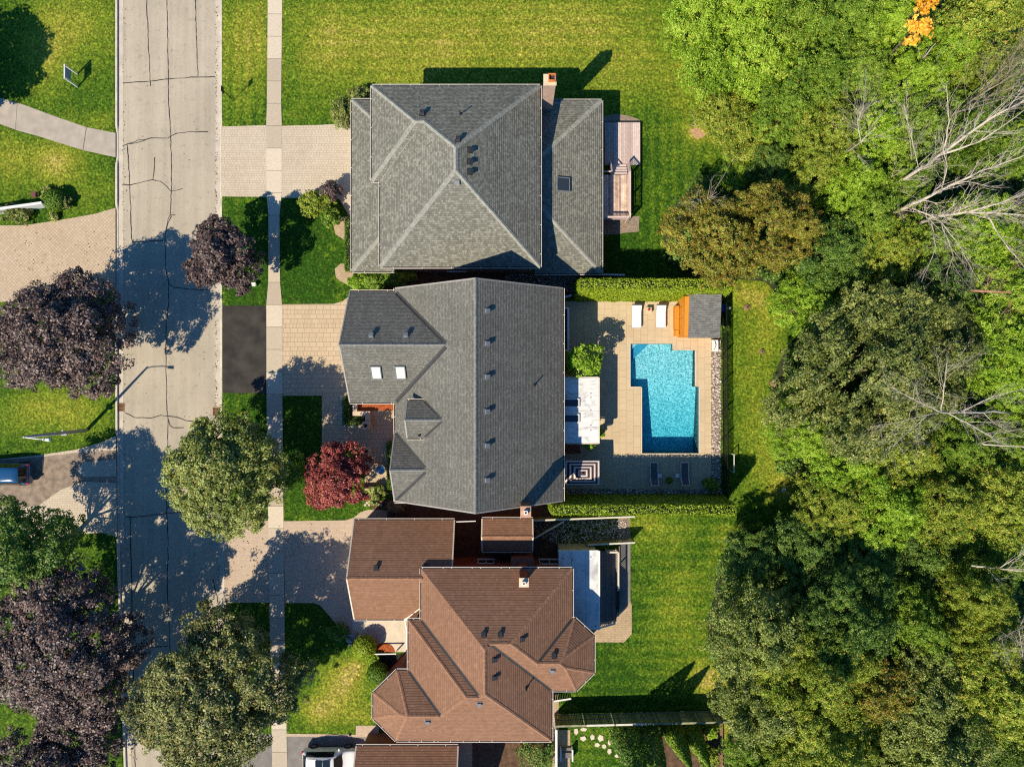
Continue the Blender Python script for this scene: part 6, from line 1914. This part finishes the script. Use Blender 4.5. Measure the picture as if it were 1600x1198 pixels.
D1 = thing("timber_deck", "two level pinkish timber deck with stairs and a slatted railing behind the hip roofed house", "deck", (9.2, 17.5, 0))
lo = MB(); boards(lo, 8.0, 11.05, 18.85, 22.5, .36, .16); lo.build("lower_floor", M["wood_grey"], D1)
rim = MB(); rim.box(7.98, 11.07, 22.503, 22.56, .0, .36); rim.box(11.053, 11.11, 18.85, 22.5, 0, .36); rim.build("rim", M["frame_dark"], D1)
zt_ = 1.15
hi = MB(); boards(hi, 7.3, 9.9, 14.0, 17.75, zt_, .15); hi.build("upper_floor", M["wood_worn"], D1)
st = MB()
for k in range(4):
    st.box(8.45, 9.85, 17.76 + .27 * k, 18.02 + .27 * k, .0, zt_ - .16 * (k + 1), 0, .4 + .15 * k)
st.build("stairs", M["wood_grey"], D1)
railing(D1, (9.9, 13.95), (9.9, 17.75), zt_, .95, M["wood_pink"])
railing(D1, (7.3, 13.95), (9.85, 13.95), zt_, .95, M["wood_pink"])
m_ = MB(); m_.bar((9.92, 17.8, 2.08), (9.92, 18.9, 1.30), .13, .05)
for k in range(7): m_.box(9.90, 9.94, 17.9 + .15 * k, 17.94 + .15 * k, .3, 2.0 - .1 * k)
m_.box(9.87, 9.97, 18.88, 18.98, 0, 1.35); m_.build("stair_rail", M["wood_pink"], D1)
m_ = MB(); m_.bar((8.38, 17.8, 2.08), (8.38, 18.9, 1.30), .11, .05); m_.box(8.33, 8.43, 18.86, 18.96, 0, 1.3); m_.box(7.3, 8.33, 17.76, 17.86, 1.9, 1.97); m_.build("stair_rail", M["wood_pink"], D1)

M["deck_blue"] = tint_mat("dark_grey_deck_boards", [(0, (.10, .095, .09)), (1, (.17, .16, .15))], .75, 6, .2)
D2 = thing("dark_deck", "dark boarded deck with cream railing beside the white sunroom", "deck", (8.3, -17, 0))
fl = MB(); boards(fl, 7.3, 9.0, -20.5, -14.4, .5, .14); fl.build("floor", M["deck_blue"], D2)
railing(D2, (9.02, -14.35), (9.02, -17.6), .5, .95, M["cream"], .16)
railing(D2, (9.02, -17.6), (9.02, -19.3), .5, .95, M["black_metal"], .16)
railing(D2, (8.1, -14.3), (8.97, -14.3), .5, .95, M["cream"], .16)
railing(D2, (7.35, -20.75), (8.75, -20.35), .5, .9, M["cream"], .16)
st = MB()
for k in range(2): st.box(8.2 + .25 * k, 8.8 + .25 * k, -20.2, -19.4, 0, .34 - .16 * k, 0, .5)
st.build("stairs", M["deck_blue"], D2)
sp = MB(); sp.prism(ccw(pxpoly([(968, 830), (985, 830), (985, 940), (968, 955)])), -.01, .016); structure(sp, "side_path", M["asphalt_grey"], "grey strip of paving between the dark deck and the back lawn", "path")

# slatted screen at the end of the passage and the thin fences of the passage
M["fence_wood"] = plain("green_grey_fence_boards", (0.26, 0.25, 0.15), 0.85, 0.35, 3.0)
M["fence_pale"] = plain("pale_fence_rail", (0.62, 0.58, 0.47), 0.8, 0.12, 3.0)
def slim_fence(label, a, b, h, name="garden_fence", mat="fence_pale", boardmat="fence_wood"):
    a = Vector((*a, 0)); b = Vector((*b, 0)); d = b - a; L = d.length; d /= L
    t = thing(name, label, "fence", tuple((a + b) / 2))
    m_ = MB(); m_.bar((a.x, a.y, h), (b.x, b.y, h), .13, .05); m_.build("top_rail", M[mat], t)
    m_ = MB(); k = .08
    while k < L:
        p = a + d * (k - .06); q = a + d * (k + .06)
        m_.bar((p.x, p.y, h / 2), (q.x, q.y, h / 2), .025, h - .07); k += .15
    m_.build("board_panel", M[boardmat], t)
    n_ = max(1, round(L / 2.4))
    for i in range(n_ + 1):
        p = a + d * (L * i / n_)
        m_ = MB(); m_.box(p.x - .05, p.x + .05, p.y - .05, p.y + .05, 0, h - .03); m_.build("post", M[boardmat], t)
slim_fence("long thin fence with a pale top rail between the passage stones and the lime hedge", W2(834, 813, 1.5), W2(992, 807, 1.5), 1.5)
slim_fence("short fence slanting from the small brown shed into the passage", W2(833, 842, 1.4), W2(881, 814.5, 1.4), 1.4)
slim_fence("thin pale topped fence at the upper side of the dark deck", W2(918, 851, 1.5), W2(992, 847.5, 1.5), 1.5)
slim_fence("slim fence between the hip roofed house's corner and the lime hedge", W2(880, 428, 1.5), W2(976, 429.5, 1.5), 1.5, mat="white")
slim_fence("short pale fence piece by the corner of the brown house", W2(866, 1095, 1.2), W2(892, 1091, 1.2), 1.2, mat="white")
slim_fence("short pale gate beside the bay of the grey gabled house", W2(880, 465, 1.3), W2(893, 461, 1.3), 1.3, mat="white")
# tall board fence
a = Vector((3.72, -28.70, 0)); b = Vector((18.45, -28.35, 0)); d = (b - a).normalized(); L = (b - a).length
BF = thing("board_fence", "tall mossy board fence with framed panels along the lower garden", "fence", tuple((a + b) / 2))
h = 2.15
nP = 6
for i in range(nP):
    p0 = a + d * (L * i / nP + .06); p1 = a + d * (L * (i + 1) / nP - .06)
    m_ = MB(); k = .07; rl_ = random.Random(i)
    l_ = (p1 - p0).length
    while k < l_:
        p = p0 + d * (k - .065); q = p0 + d * (k + .065); hh = h - .08
        m_.bar((p.x, p.y, hh / 2 + .04), (q.x, q.y, hh / 2 + .04), .03, hh, 0, rl_.random()); k += .142
    pn = m_.build("board_panel", M["fence_boards"] if "fence_boards" in M else M.setdefault("fence_boards", tint_mat("mossy_fence_boards", [(0, (.16, .16, .055)), (.5, (.27, .26, .10)), (1, (.42, .39, .17))], .9, 5, .3)), BF)
    m_ = MB(); m_.bar((p0.x, p0.y + .04, .25), (p1.x, p1.y + .04, .25), .06, .10); m_.bar((p0.x, p0.y + .04, 1.1), (p1.x, p1.y + .04, 1.1), .05, .09); m_.build("rail", M["fence_wood"], pn)
    m_ = MB(); m_.bar((p0.x, p0.y, h), (p1.x, p1.y, h), .16, .04); m_.build("top_rail", M["fence_pale"] if i in (1, 2) else M["fence_wood"], BF)
for i in range(nP + 1):
    p = a + d * (L * i / nP)
    m_ = MB(); m_.box(p.x - .055, p.x + .055, p.y - .055, p.y + .075, 0, h + .06); m_.build("post", M["fence_wood"], BF)
# wooden edging of the lower garden
m_ = MB(); m_.box(18.0, 18.25, -40, -29.2, 0, .22); tag(m_.build("garden_edging", plain("brown_timber", (.20, .12, .06), .9, .3, 4)), "brown timber edging along the end of the lower garden bed", "edging")
wf = thing("white_side_fence", "white panel fence running down beside the narrow paver path", "fence", (3.8, -31.5, 0))
m_ = MB(); m_.box(3.70, 3.80, -40, -29.3, .05, 1.5); m_.build("panel", M["white"], wf)
m_ = MB(); m_.box(3.66, 3.84, -40, -29.3, 1.503, 1.56); m_.build("top_rail", M["white"], wf)
sg = MB(); sg.box(4.25, 5.15, -31.86, -31.5, .01, .18); sg.box(4.25, 5.15, -32.3, -31.864, .01, .34)
t_ = tag(sg.build("garden_step", M["deck_blue"]), "small dark garden step at the bottom of the narrow paver path", "step")
for x in (4.2, 5.2):
    m_ = MB(); m_.box(x - .05, x + .05, -32.4, -31.4, .05, .75); m_.build("handrail", M["white"], t_)

# stepping stones
ss = [(900, 1142, .42, .62), (912, 1139, .55, .35), (911, 1153, .58, .42), (925.5, 1151, .42, .5), (938.5, 1152.5, .55, .6), (952, 1159.5, .30, .5), (933, 1163, .5, .4), (944, 1165.5, .4, .4), (952, 1173, .4, .5), (963, 1169.5, .4, .6), (964, 1180, .5, .35), (973, 1177, .3, .45), (972, 1188, .4, .4), (980, 1194, .35, .5), (983, 1204, .4, .4)]
rs = random.Random(8)
LB = ["first stepping stone by the end of the white panel fence", "second stepping stone tucked under the board fence", "wide stepping stone below the first two", "squarish stepping stone third along the curve", "largest squarish stepping stone of the curved row", "narrow stepping stone right of the largest one", "stepping stone in the shade below the largest one", "shaded stepping stone next in the lower row", "tall shaded stepping stone at the edge of the sun", "bright tall stepping stone just in the sun", "flat wide stepping stone crossed by a shadow", "narrow bright stepping stone at the outer edge of the row", "diamond shaped stepping stone further down the row", "long stepping stone near the lower edge of the photo", "last stepping stone at the lower edge of the photo"]
for (x, y, w, l), lb in zip(ss, LB):
    c = W(x, y)
    k = rs.randint(5, 6); a0 = rs.uniform(0, 6)
    m_ = MB(); m_.prism([(c.x + w * .55 * math.cos(a0 + 6.283 * i / k) * rs.uniform(.8, 1.1), c.y + l * .55 * math.sin(a0 + 6.283 * i / k) * rs.uniform(.8, 1.1)) for i in range(k)], -.02, .035)
    tag(m_.build("stepping_stone", M["concrete"]), lb, "stepping stone", "stepping stones in the lower garden")

# ------------------------------------------------------------------ front courts
M["lime_stone"] = tint_mat("edging_stones", [(0, (.42, .34, .25)), (1, (.72, .62, .50))], .85, 10, .15)
m_ = MB(); r2 = random.Random(2)
for (x0, y0, x1, y1) in ((533.5, 619, 533.5, 666), (534, 666, 566, 666)):
    n_ = int(math.hypot(x1 - x0, y1 - y0) / 4)
    for k in range(n_):
        c = W(x0 + (x1 - x0) * k / n_, y0 + (y1 - y0) * k / n_)
        m_.box(c.x - .095, c.x + .095, c.y - .095, c.y + .095, 0, .10, 0, r2.random())
tag(m_.build("edging_blocks", M["lime_stone"]), "row of pale edging blocks bent round the clipped box hedge", "edging")
cw = thing("court_wall", "low tan stepped wall inside the clipped box hedge of the front court", "garden wall", (-13.2, -2.6, 0))
m_ = MB(); m_.prism(ccw(pxpoly([(551, 631), (557.5, 631), (557.5, 642.5), (578, 642.5), (578, 658), (570.5, 658), (570.5, 649.5), (551, 649.5)], .55)), 0, .55); m_.build("wall", M["table_tan"], cw)
m_ = MB(); m_.prism(ccw(pxpoly([(547, 629), (551, 629), (551, 652), (570, 652), (570, 660), (567, 660), (567, 653.5), (547, 653.5)])), 0, .30); m_.build("kerb", M["frame_dark"], cw)
sheet("mulch_bed", [(558, 628), (616, 628), (616, 641), (558, 641)], 0.03, M["mulch_red"], "red mulch bed under the garage eave of the grey gabled house", "bed")
def pillar(label, px, py, w, h, mat, lampcol):
    c = W(px, py, h)
    t = thing("gate_pillar", label, "pillar", (c.x, c.y, 0), 0, "pillars of the front court")
    m_ = MB(); m_.box(-w * .42, w * .42, -w * .42, w * .42, 0, h - .103); m_.build("shaft", mat, t, local=True)
    m_ = MB(); m_.box(-w / 2, w / 2, -w / 2, w / 2, h - .10, h); m_.build("capstone", M["limestone"], t, local=True, bevel=.02)
    m_ = MB(); m_.lathe((0, 0, h), [(.10, 0), (.06, .03), (.06, .08), (.13, .10), (.12, .30), (.16, .32), (.03, .42)], 10); m_.build("lantern", M["black_metal"], t, local=True)
pillar("sunlit stone gate pillar with a dark lantern at the box hedge", 572, 664.5, .66, 1.0, M["table_tan"], None)
pillar("shaded stone gate pillar with a dark lantern near the red maple", 573, 704.5, .66, 1.0, M["table_tan"], None)
c = W(594.5, 733.5, .5)
ft = thing("fountain", "round blue water bowl in the shaded front court", "fountain", (c.x, c.y, .014))
m_ = MB(); m_.lathe((0, 0, 0), [(.28, 0), (.20, .08), (.16, .30), (.36, .46), (.42, .52), (.38, .52), (.34, .47)], 24); m_.build("bowl", M["concrete"], ft, local=True, smooth=True)
m_ = MB(); m_.disc((0, 0, .485), .36, 24); m_.build("water", plain("still_water", (.06, .22, .40), .08, .1, 2, spec=.8), ft, local=True)
m_ = MB(); m_.box(-12.7, -11.0, -9.05, -8.85, 0, .45); m_.box(-10.9, -10.2, -9.6, -9.4, 0, .35)
tag(m_.build("border_wall", M["frame_dark"]), "low dark border wall at the lower end of the shaded front court", "garden wall")
m_ = MB(); r2 = random.Random(6)
for k in range(9):
    c = W(571 + 3.1 * k + r2.uniform(-.6, .6), 787 + r2.uniform(-2, 2)); m_.box(c.x - .1, c.x + .08, c.y - .1, c.y + .09, 0, .16, 0, r2.random())
tag(m_.build("edging_blocks", M["lime_stone"]), "row of pale stones below the flowering hydrangea", "edging")

# front of the brown house
ROCK = plain("grey_boulder", (.26, .25, .25), .9, .25, 3, bmp=.8)
def boulder(label, px, py, r, h, seed):
    rr_ = random.Random(seed); c = W(px, py, h * .6)
    bm = bmesh.new(); bmesh.ops.create_icosphere(bm, subdivisions=2, radius=1)
    for v_ in bm.verts:
        k = 1 + .22 * math.sin(v_.co.x * 3 + seed) * math.cos(v_.co.y * 2.6 + seed * 2) + rr_.uniform(-.07, .07)
        v_.co = Vector((v_.co.x * r * k, v_.co.y * r * .85 * k, max(-.3, v_.co.z) * h * k))
    me = bpy.data.meshes.new("boulder"); bm.to_mesh(me); bm.free(); me.materials.append(ROCK)
    o = bpy.data.objects.new("boulder", me); COL.objects.link(o); o.location = (c.x, c.y, .05)
    tag(o, label, "boulder", "boulders at the corner of the brown house's driveway")
boulder("large flat grey boulder at the end of the rose driveway", 552, 992, .42, .40, 1)
boulder("grey boulder just below the large flat one", 545.5, 1000, .32, .36, 2)
boulder("small grey boulder nearest the lime ball shrub", 547, 1006, .18, .2, 3)
boulder("small dark boulder half under the cushion shrub", 538, 993, .2, .25, 4)
m_ = MB()
c = W(600, 1018); m_.face([(c.x + 0.95 * math.cos(math.pi * k / 14), c.y + .80 * math.sin(math.pi * k / 14), .03) for k in range(15)])
structure(m_, "mulch_bed", M["mulch_red"], "half round bed of orange mulch by the brown house's porch", "bed")
pf = thing("porch_rail", "white porch rail in front of the brown house", "railing", (-11.1, -23.3, 0))
m_ = MB(); m_.bar(W(583, 1021.5, .9), W(619, 1021, .9), .09, .07); m_.build("rail", M["white"], pf)
for x in (584, 618):
    m_ = MB(); c = W(x, 1021.3, .9); m_.box(c.x - .04, c.x + .04, c.y - .04, c.y + .04, 0, .86); m_.build("post", M["white"], pf)
sheet("mulch_bed", [(580, 1022), (640, 1022), (640, 1050), (600, 1050), (584, 1036)], 0.02, plain("black_soil", (.025, .022, .02), .95, .4, 4), "black soil bed between the porch rail and the bay front", "bed")
gw = MB(); gw.box(-10.4, -9.2, -24.1, -24.04, .4, 1.4)
# ------------------------------------------------------------------ across the street
vf = thing("vinyl_fence", "white fence panel leaning over dark bushes across the street", "fence", (-42.5, 15.6, 0))
a, b = W2(-40, 331, 1.5), W2(64, 316.5, 1.5)
m_ = MB(); m_.bar((*a, 1.42), (*b, 1.42), .20, .06); m_.build("top_rail", M["white"], vf)
m_ = MB(); m_.bar((*a, .72), (*b, .72), .06, 1.30); m_.build("panel", plain("bluish_white_panel", (.55, .57, .58), .6, .06, 2), vf)
for k in (0.05, .5, .97):
    p = Vector(a) + (Vector(b) - Vector(a)) * k
    m_ = MB(); m_.box(p.x - .06, p.x + .06, p.y - .06, p.y + .06, 0, 1.385); m_.build("post", M["white"], vf)
c = W(52.5, 303.5, .8)
bp = thing("post_box", "small brown wooden box standing above the white fence", "post box", (c.x, c.y, 0))
m_ = MB(); m_.box(-.2, .2, -.24, .24, .55, .85); m_.build("box", plain("brown_box", (.15, .06, .045), .7, .2, 5), bp, local=True, bevel=.02)
m_ = MB(); m_.box(-.05, .05, -.05, .05, 0, .55); m_.build("post", M["bark"], bp, local=True)
# sign on two white posts
sx = -37.72
sgn = thing("yard_sign", "empty white two post sign frame with a blue grey panel on the corner lawn", "sign", (sx, 26.3, 0))
for y in (26.83, 25.72):
    m_ = MB(); m_.box(sx - .045, sx + .045, y - .045, y + .045, 0, 1.85); m_.build("post", M["white"], sgn)
m_ = MB(); m_.box(sx - .04, sx + .04, 25.768, 26.782, 1.74, 1.83); m_.build("crossbar", M["white"], sgn)
m_ = MB(); m_.box(sx - .02, sx + .02, 25.85, 26.70, .95, 1.70); m_.build("panel", plain("blue_grey_panel", (.20, .27, .38), .5, .1, 3), sgn)
# parking sign on the verge
c = W(364.5, 157.5)
ps = thing("street_sign", "thin dark street sign post on the grass verge", "sign", (c.x, c.y, 0))
m_ = MB(); m_.tube([(0, 0, 0), (0, 0, 2.55)], .03, 8); m_.build("post", M["black_metal"], ps, local=True)
m_ = MB(); m_.box(-.015, .015, -.24, .24, 2.05, 2.6); m_.build("plate", M["black_metal"], ps, local=True)
# little white utility box
c = W(397, 444.5, .3)
ub = thing("utility_marker", "little white marker box on the verge near the small purple maple", "utility box", (c.x, c.y, 0))
m_ = MB(); m_.box(-.14, .14, -.12, .12, .0, .42); m_.build("box", M["white"], ub, local=True, bevel=.02)
m_ = MB(); m_.box(-.17, .17, -.15, .15, .423, .46); m_.build("lid", M["white"], ub, local=True)
# street lamp
lx, ly = -36.9, -4.05
sl_ = thing("street_lamp", "tall grey street lamp with a curved arm opposite the dark asphalt apron", "street lamp", (lx, ly, 0))
M["steel"] = plain("grey_lamp_concrete", (.42, .40, .36), .6, .1, 3)
m_ = MB(); m_.tube([(0, 0, 0), (0, 0, 4), (0, 0, 8.0)], [.17, .13, .085], 12); m_.build("pole", M["steel"], sl_, local=True, smooth=True)
m_ = MB(); m_.tube([(0, 0, 7.85), (.35, -.03, 8.12), (1.1, -.1, 8.3), (1.7, -.15, 8.32)], [.05, .045, .04, .04], 8); m_.build("arm", M["white"], sl_, local=True, smooth=True)
m_ = MB(); m_.hexa([(1.62, -.26, 8.22), (2.2, -.32, 8.22), (2.2, -.04, 8.22), (1.62, -.06, 8.22)], [(1.64, -.22, 8.38), (2.12, -.28, 8.36), (2.12, -.08, 8.36), (1.64, -.08, 8.38)]); m_.build("lamp_head", M["white"], sl_, local=True, bevel=.03)
m_ = MB(); m_.lathe((1.78, -.17, 8.375), [(.045, 0), (.045, .05), (.02, .06)], 10); m_.build("sensor", M["vent"], sl_, local=True)
m_ = MB(); m_.box(-.22, .22, -.25, -.10, 3.0, 3.18); m_.box(-.25, -.1, -.1, .22, 3.0, 3.1); m_.build("bracket", M["steel"], sl_, local=True)
# drains
RUST = plain("rusty_iron", (.20, .085, .03), .8, .5, 9, bmp=.5)
for lb, px, py in (("rusty drain grate with leaves in the gutter by the street lamp's shadow", 187.5, 636), ("rusty drain grate in the gutter above the round olive tree", 339, 643)):
    c = W(px, py, -.1)
    t = thing("drain_grate", lb, "drain", (c.x, c.y, -.11), 0, "drain grates in the gutters")
    m_ = MB()
    for k in range(6): m_.box(-.30, .30, -.33 + .12 * k, -.33 + .12 * k + .06, 0, .03)
    m_.box(-.36, -.30, -.36, .36, 0, .035); m_.box(.30, .36, -.36, .36, 0, .035); m_.build("grate", RUST, t, local=True)
    m_ = MB(); m_.face([(-.36, -.36, -.003), (.36, -.36, -.003), (.36, .36, -.003), (-.36, .36, -.003)]); m_.build("frame", M["trough"], t, local=True)

# small stones and stumps on the back lawn
for lb, x, y, r in (("dead stump with a little hole on the back lawn below the hedge's end", 1167, 480, .26), ("small stump ring on the lawn right of the pool fence", 1190, 549, .2), ("pale flat stone on the lawn by the wood's edge", 1225, 765.5, .2), ("reddish stump at the foot of the broad dark oak", 1209, 598, .34)):
    c = W(x, y)
    t = thing("tree_stump" if "stump" in lb else "garden_stone", lb, "stump" if "stump" in lb else "stone", (c.x, c.y, 0))
    m_ = MB(); m_.lathe((0, 0, -.05), [(r * 1.15, 0), (r, .12), (r * .85, .2)], 9); m_.build("bark_ring" if "stump" in lb else "stone", M["concrete"] if "pale" in lb else plain("weathered_stump", (.24, .14, .09), .9, .4, 9), t, local=True)
    if "stump" in lb:
        m_ = MB(); m_.disc((r * .1, r * .1, .156), r * .45, 9); m_.build("hollow", M["trough"], t, local=True)

# ------------------------------------------------------------------ cars
def paint(name, c, rough=.25, coat=.6):
    m, nt, b = new_mat(name, rough, .5)
    setc(b.inputs["Base Color"], c); b.inputs["Coat Weight"].default_value = coat; b.inputs["Coat Roughness"].default_value = .06
    return m
M["tyre"] = plain("tyre_rubber", (.015, .015, .016), .85, .2, 8)
M["rim"] = plain("alloy_rim", (.35, .35, .36), .35, .1, 5, metal=.8)
M["car_glass"] = paint("car_glass", (.012, .016, .018), .05, .3)
M["tail"] = paint("red_tail_light", (.55, .015, .012), .2)
def car(label, X, Y, rot, mat, st, roof_hw, L, sun=None, rails=True):
    """st: stations (x, top z, belt z, half width, top half width) from rear to front; cabin stations have top well above belt"""
    t = thing("parked_car", label, "car", (X, Y, .014), rot)
    rows = []
    for (x, zt_, zb_, hw, tw) in st:
        h_ = [(hw * .90, .28), (hw, .42), (hw * 1.0, zb_ * .78), (hw * .965, zb_), (tw * 1.02, zt_ - .09 if zt_ - zb_ > .2 else zt_ - .03), (tw * .72, zt_ - .015), (0, zt_)]
        rows.append([(x, -y, z) for y, z in h_] + [(x, y, z) for y, z in h_[-2::-1]])
    mb = MB(); n_ = len(rows[0])
    for a, b in zip(rows, rows[1:]):
        for k in range(n_ - 1): mb.face([a[k], b[k], b[k + 1], a[k + 1]])
    for r_ in (rows[0], rows[-1]):
        for k in range(n_ // 2): mb.face([r_[k], r_[k + 1], r_[n_ - 2 - k], r_[n_ - 1 - k]] if k + 1 < n_ - 2 - k else [r_[k], r_[k + 1], r_[n_ - 1 - k]])
    for a, b in zip(rows, rows[1:]): mb.face([a[0], a[-1], b[-1], b[0]])
    mb.build("body", mat, t, local=True, smooth=True, subsurf=2)
    cab = [i for i, s in enumerate(st) if s[1] - s[2] > .35]
    i0, i1 = cab[0], cab[-1]
    def strip(name, rows_, off):
        m_ = MB()
        for a, b in zip(rows_, rows_[1:]):
            m_.face([a[0], b[0], b[1], a[1]])
        return m_.build(name, M["car_glass"], t, local=True)
    # windscreen and rear window, side windows as shells just proud of the body
    def lerp(p, q, f): return tuple(p[k] + (q[k] - p[k]) * f for k in range(3))
    def panel(name, pts, nx=8, ny=8):
        """pts: four corners; bulged patch"""
        m_ = MB()
        A, B, C_, D_ = [Vector(p) for p in pts]
        nrm = (B - A).cross(D_ - A).normalized()
        if nrm.z < 0: nrm = -nrm
        g = [[(A.lerp(B, u / nx)).lerp(D_.lerp(C_, u / nx), v_ / ny) + nrm * (.045 * math.sin(math.pi * u / nx)) for u in range(nx + 1)] for v_ in range(ny + 1)]
        for v_ in range(ny):
            for u in range(nx): m_.face([g[v_][u], g[v_][u + 1], g[v_ + 1][u + 1], g[v_ + 1][u]])
        return m_.build(name, M["car_glass"], t, local=True, smooth=True)
    f0 = st[i1]; f1 = st[i1 + 1]
    panel("windscreen", [(f1[0] - .02, -f1[3] * .80, f1[1] + .03), (f1[0] - .02, f1[3] * .80, f1[1] + .03), (f0[0] + .02, f0[4] * .93, f0[1] + .005), (f0[0] + .02, -f0[4] * .93, f0[1] + .005)])
    r0 = st[i0]; r1 = st[max(0, i0 - 1)]
    panel("rear_window", [(r1[0] + .05, -r1[3] * .74, r1[1] + .04), (r1[0] + .05, r1[3] * .74, r1[1] + .04), (r0[0] - .02, r0[4] * .93, r0[1] + .01), (r0[0] - .02, -r0[4] * .93, r0[1] + .01)])
    for sgn_ in (-1, 1):
        m_ = MB()
        for a, b in zip(st[i0:i1 + 1], st[i0 + 1:i1 + 1]):
            def pt(s_, f):
                y = (s_[3] * .965) * (1 - f) + s_[4] * 1.0 * f
                z = s_[2] * (1 - f) + (s_[1] - .10) * f
                return (s_[0], sgn_ * (y + .018), z)
            m_.face([pt(a, .12), pt(b, .12), pt(b, .9), pt(a, .9)])
        m_.build("side_window", M["car_glass"], t, local=True)
        m_ = MB(); xm = st[i1][0] + .35
        m_.hexa([(xm - .08, sgn_ * st[i1][3], st[i1][2]), (xm + .08, sgn_ * st[i1][3], st[i1][2]), (xm + .06, sgn_ * (st[i1][3] + .2), st[i1][2] + .02), (xm - .06, sgn_ * (st[i1][3] + .2), st[i1][2] + .02)],
                [(xm - .08, sgn_ * st[i1][3], st[i1][2] + .15), (xm + .08, sgn_ * st[i1][3], st[i1][2] + .15), (xm + .06, sgn_ * (st[i1][3] + .2), st[i1][2] + .16), (xm - .06, sgn_ * (st[i1][3] + .2), st[i1][2] + .16)])
        m_.build("mirror", mat, t, local=True, bevel=.03)
        m_ = MB(); s0 = st[0]; m_.box(s0[0] - .02, s0[0] + .14, sgn_ * s0[3] * .95 - .09, sgn_ * s0[3] * .95 + .05, .82, 1.08); m_.build("tail_light", M["tail"], t, local=True, bevel=.03)
        m_ = MB(); s1 = st[-1]; m_.box(s1[0] - .22, s1[0] - .02, sgn_ * s1[3] * .78 - .16, sgn_ * s1[3] * .78 + .12, .62, .76); m_.build("headlight", M["rim"], t, local=True, bevel=.03)
        if rails:
            m_ = MB(); m_.tube([(st[i0][0] + .2, sgn_ * st[i0][4] * .95, st[i0][1] + .02), (st[i0 + 1][0], sgn_ * st[i0][4] * .98, st[i0 + 1][1] + .05), (st[i1][0] - .2, sgn_ * st[i1][4] * .95, st[i1][1] + .02)], .02, 6); m_.build("roof_rail", M["vent"], t, local=True)
        for xw in (.18 * L, .80 * L):
            m_ = MB()
            yo = sgn_ * (st[len(st) // 2][3] - .08)
            seg = 20
            ring0 = [(xw + .34 * math.cos(6.283 * k / seg), yo - .10 * sgn_, .34 + .34 * math.sin(6.283 * k / seg)) for k in range(seg)]
            ring1 = [(x_, yo + .12 * sgn_, z_) for x_, _, z_ in ring0]
            for k in range(seg): m_.face([ring0[k], ring0[(k + 1) % seg], ring1[(k + 1) % seg], ring1[k]])
            m_.face(ring1); m_.face(ring0[::-1])
            w_ = m_.build("wheel", M["tyre"], t, local=True)
            m_ = MB()
            m_.face([(xw + .22 * math.cos(6.283 * k / seg), yo + .128 * sgn_, .34 + .22 * math.sin(6.283 * k / seg)) for k in range(seg)])
            m_.build("rim", M["rim"], w_, local=True)
    if sun:
        m_ = MB(); a, b, c_, z = sun
        m_.box(a, (a + b) / 2 - .02, -c_, c_, z, z + .02); m_.box((a + b) / 2 + .02, b, -c_, c_, z, z + .02)
        m_.build("sunroof", M["car_glass"], t, local=True)
    return t
SUV = [(0, .86, .80, .84, .70), (.10, 1.08, 1.00, .90, .70), (.45, 1.66, 1.06, .93, .62), (1.3, 1.74, 1.06, .95, .63), (2.3, 1.74, 1.04, .96, .63), (2.85, 1.66, 1.02, .96, .62), (3.55, 1.12, 1.02, .95, .78), (4.25, 1.03, .94, .93, .76), (4.62, .92, .84, .88, .68), (4.75, .70, .62, .80, .62)]
M["white_paint"] = paint("white_car_paint", (.80, .80, .79), .3, .5)
M["blue_paint"] = paint("blue_car_paint", (.010, .065, .17), .2, 1.0)
car("white estate car with a two pane sunroof parked by the lower garage", -17.95, -32.25, 0, M["white_paint"], SUV, .62, 4.75, (1.35, 2.55, .46, 1.735))
car("glossy blue car under the trees on the cobble driveway across the street", -41.3, -7.75, math.pi, M["blue_paint"], SUV, .62, 4.75, None, False)

# ------------------------------------------------------------------ fallen leaves along the kerbs
def litter():
    rng = np.random.default_rng(12)
    P = []
    for k in range(420):
        Y = rng.uniform(-33, 33)
        P.append((rrx(Y) - 0.5 + rng.normal(0, .06), Y, -0.098))
    for k in range(160):
        Y = rng.uniform(-33, 33); P.append((rlx(Y) + 0.5 + abs(rng.normal(0, .15)), Y, -0.098))
    for k in range(150):
        x, y = rng.uniform(352, 540), rng.uniform(816, 936); c = W(x, y); P.append((c.x, c.y, 0.04))
    for k in range(90):
        x, y = rng.uniform(190, 330), rng.uniform(0, 1190); c = W(x, y); P.append((c.x, c.y, roadz(c.x, c.y) + .02))
    for k in range(60):
        x, y = rng.uniform(20, 170), rng.uniform(360, 430); c = W(x, y); P.append((c.x, c.y, 0.03))
    P = np.array(P)
    N = unit(np.array([0, 0, 1.0]) + rng.normal(0, .25, (len(P), 3)))
    me = leaf_mesh("fallen_leaves", P, N, 0.11, rng, tint_mat("fallen_leaf", [(0, (.05, .03, .015)), (.6, (.17, .09, .03)), (1, (.30, .19, .06))], .9, 20, .2), rng.random(len(P)))
    o = bpy.data.objects.new("fallen_leaves", me); COL.objects.link(o)
    tag(o, "brown fallen leaves strewn along the gutters and the rose driveway", "leaf litter", None, "stuff")
litter()
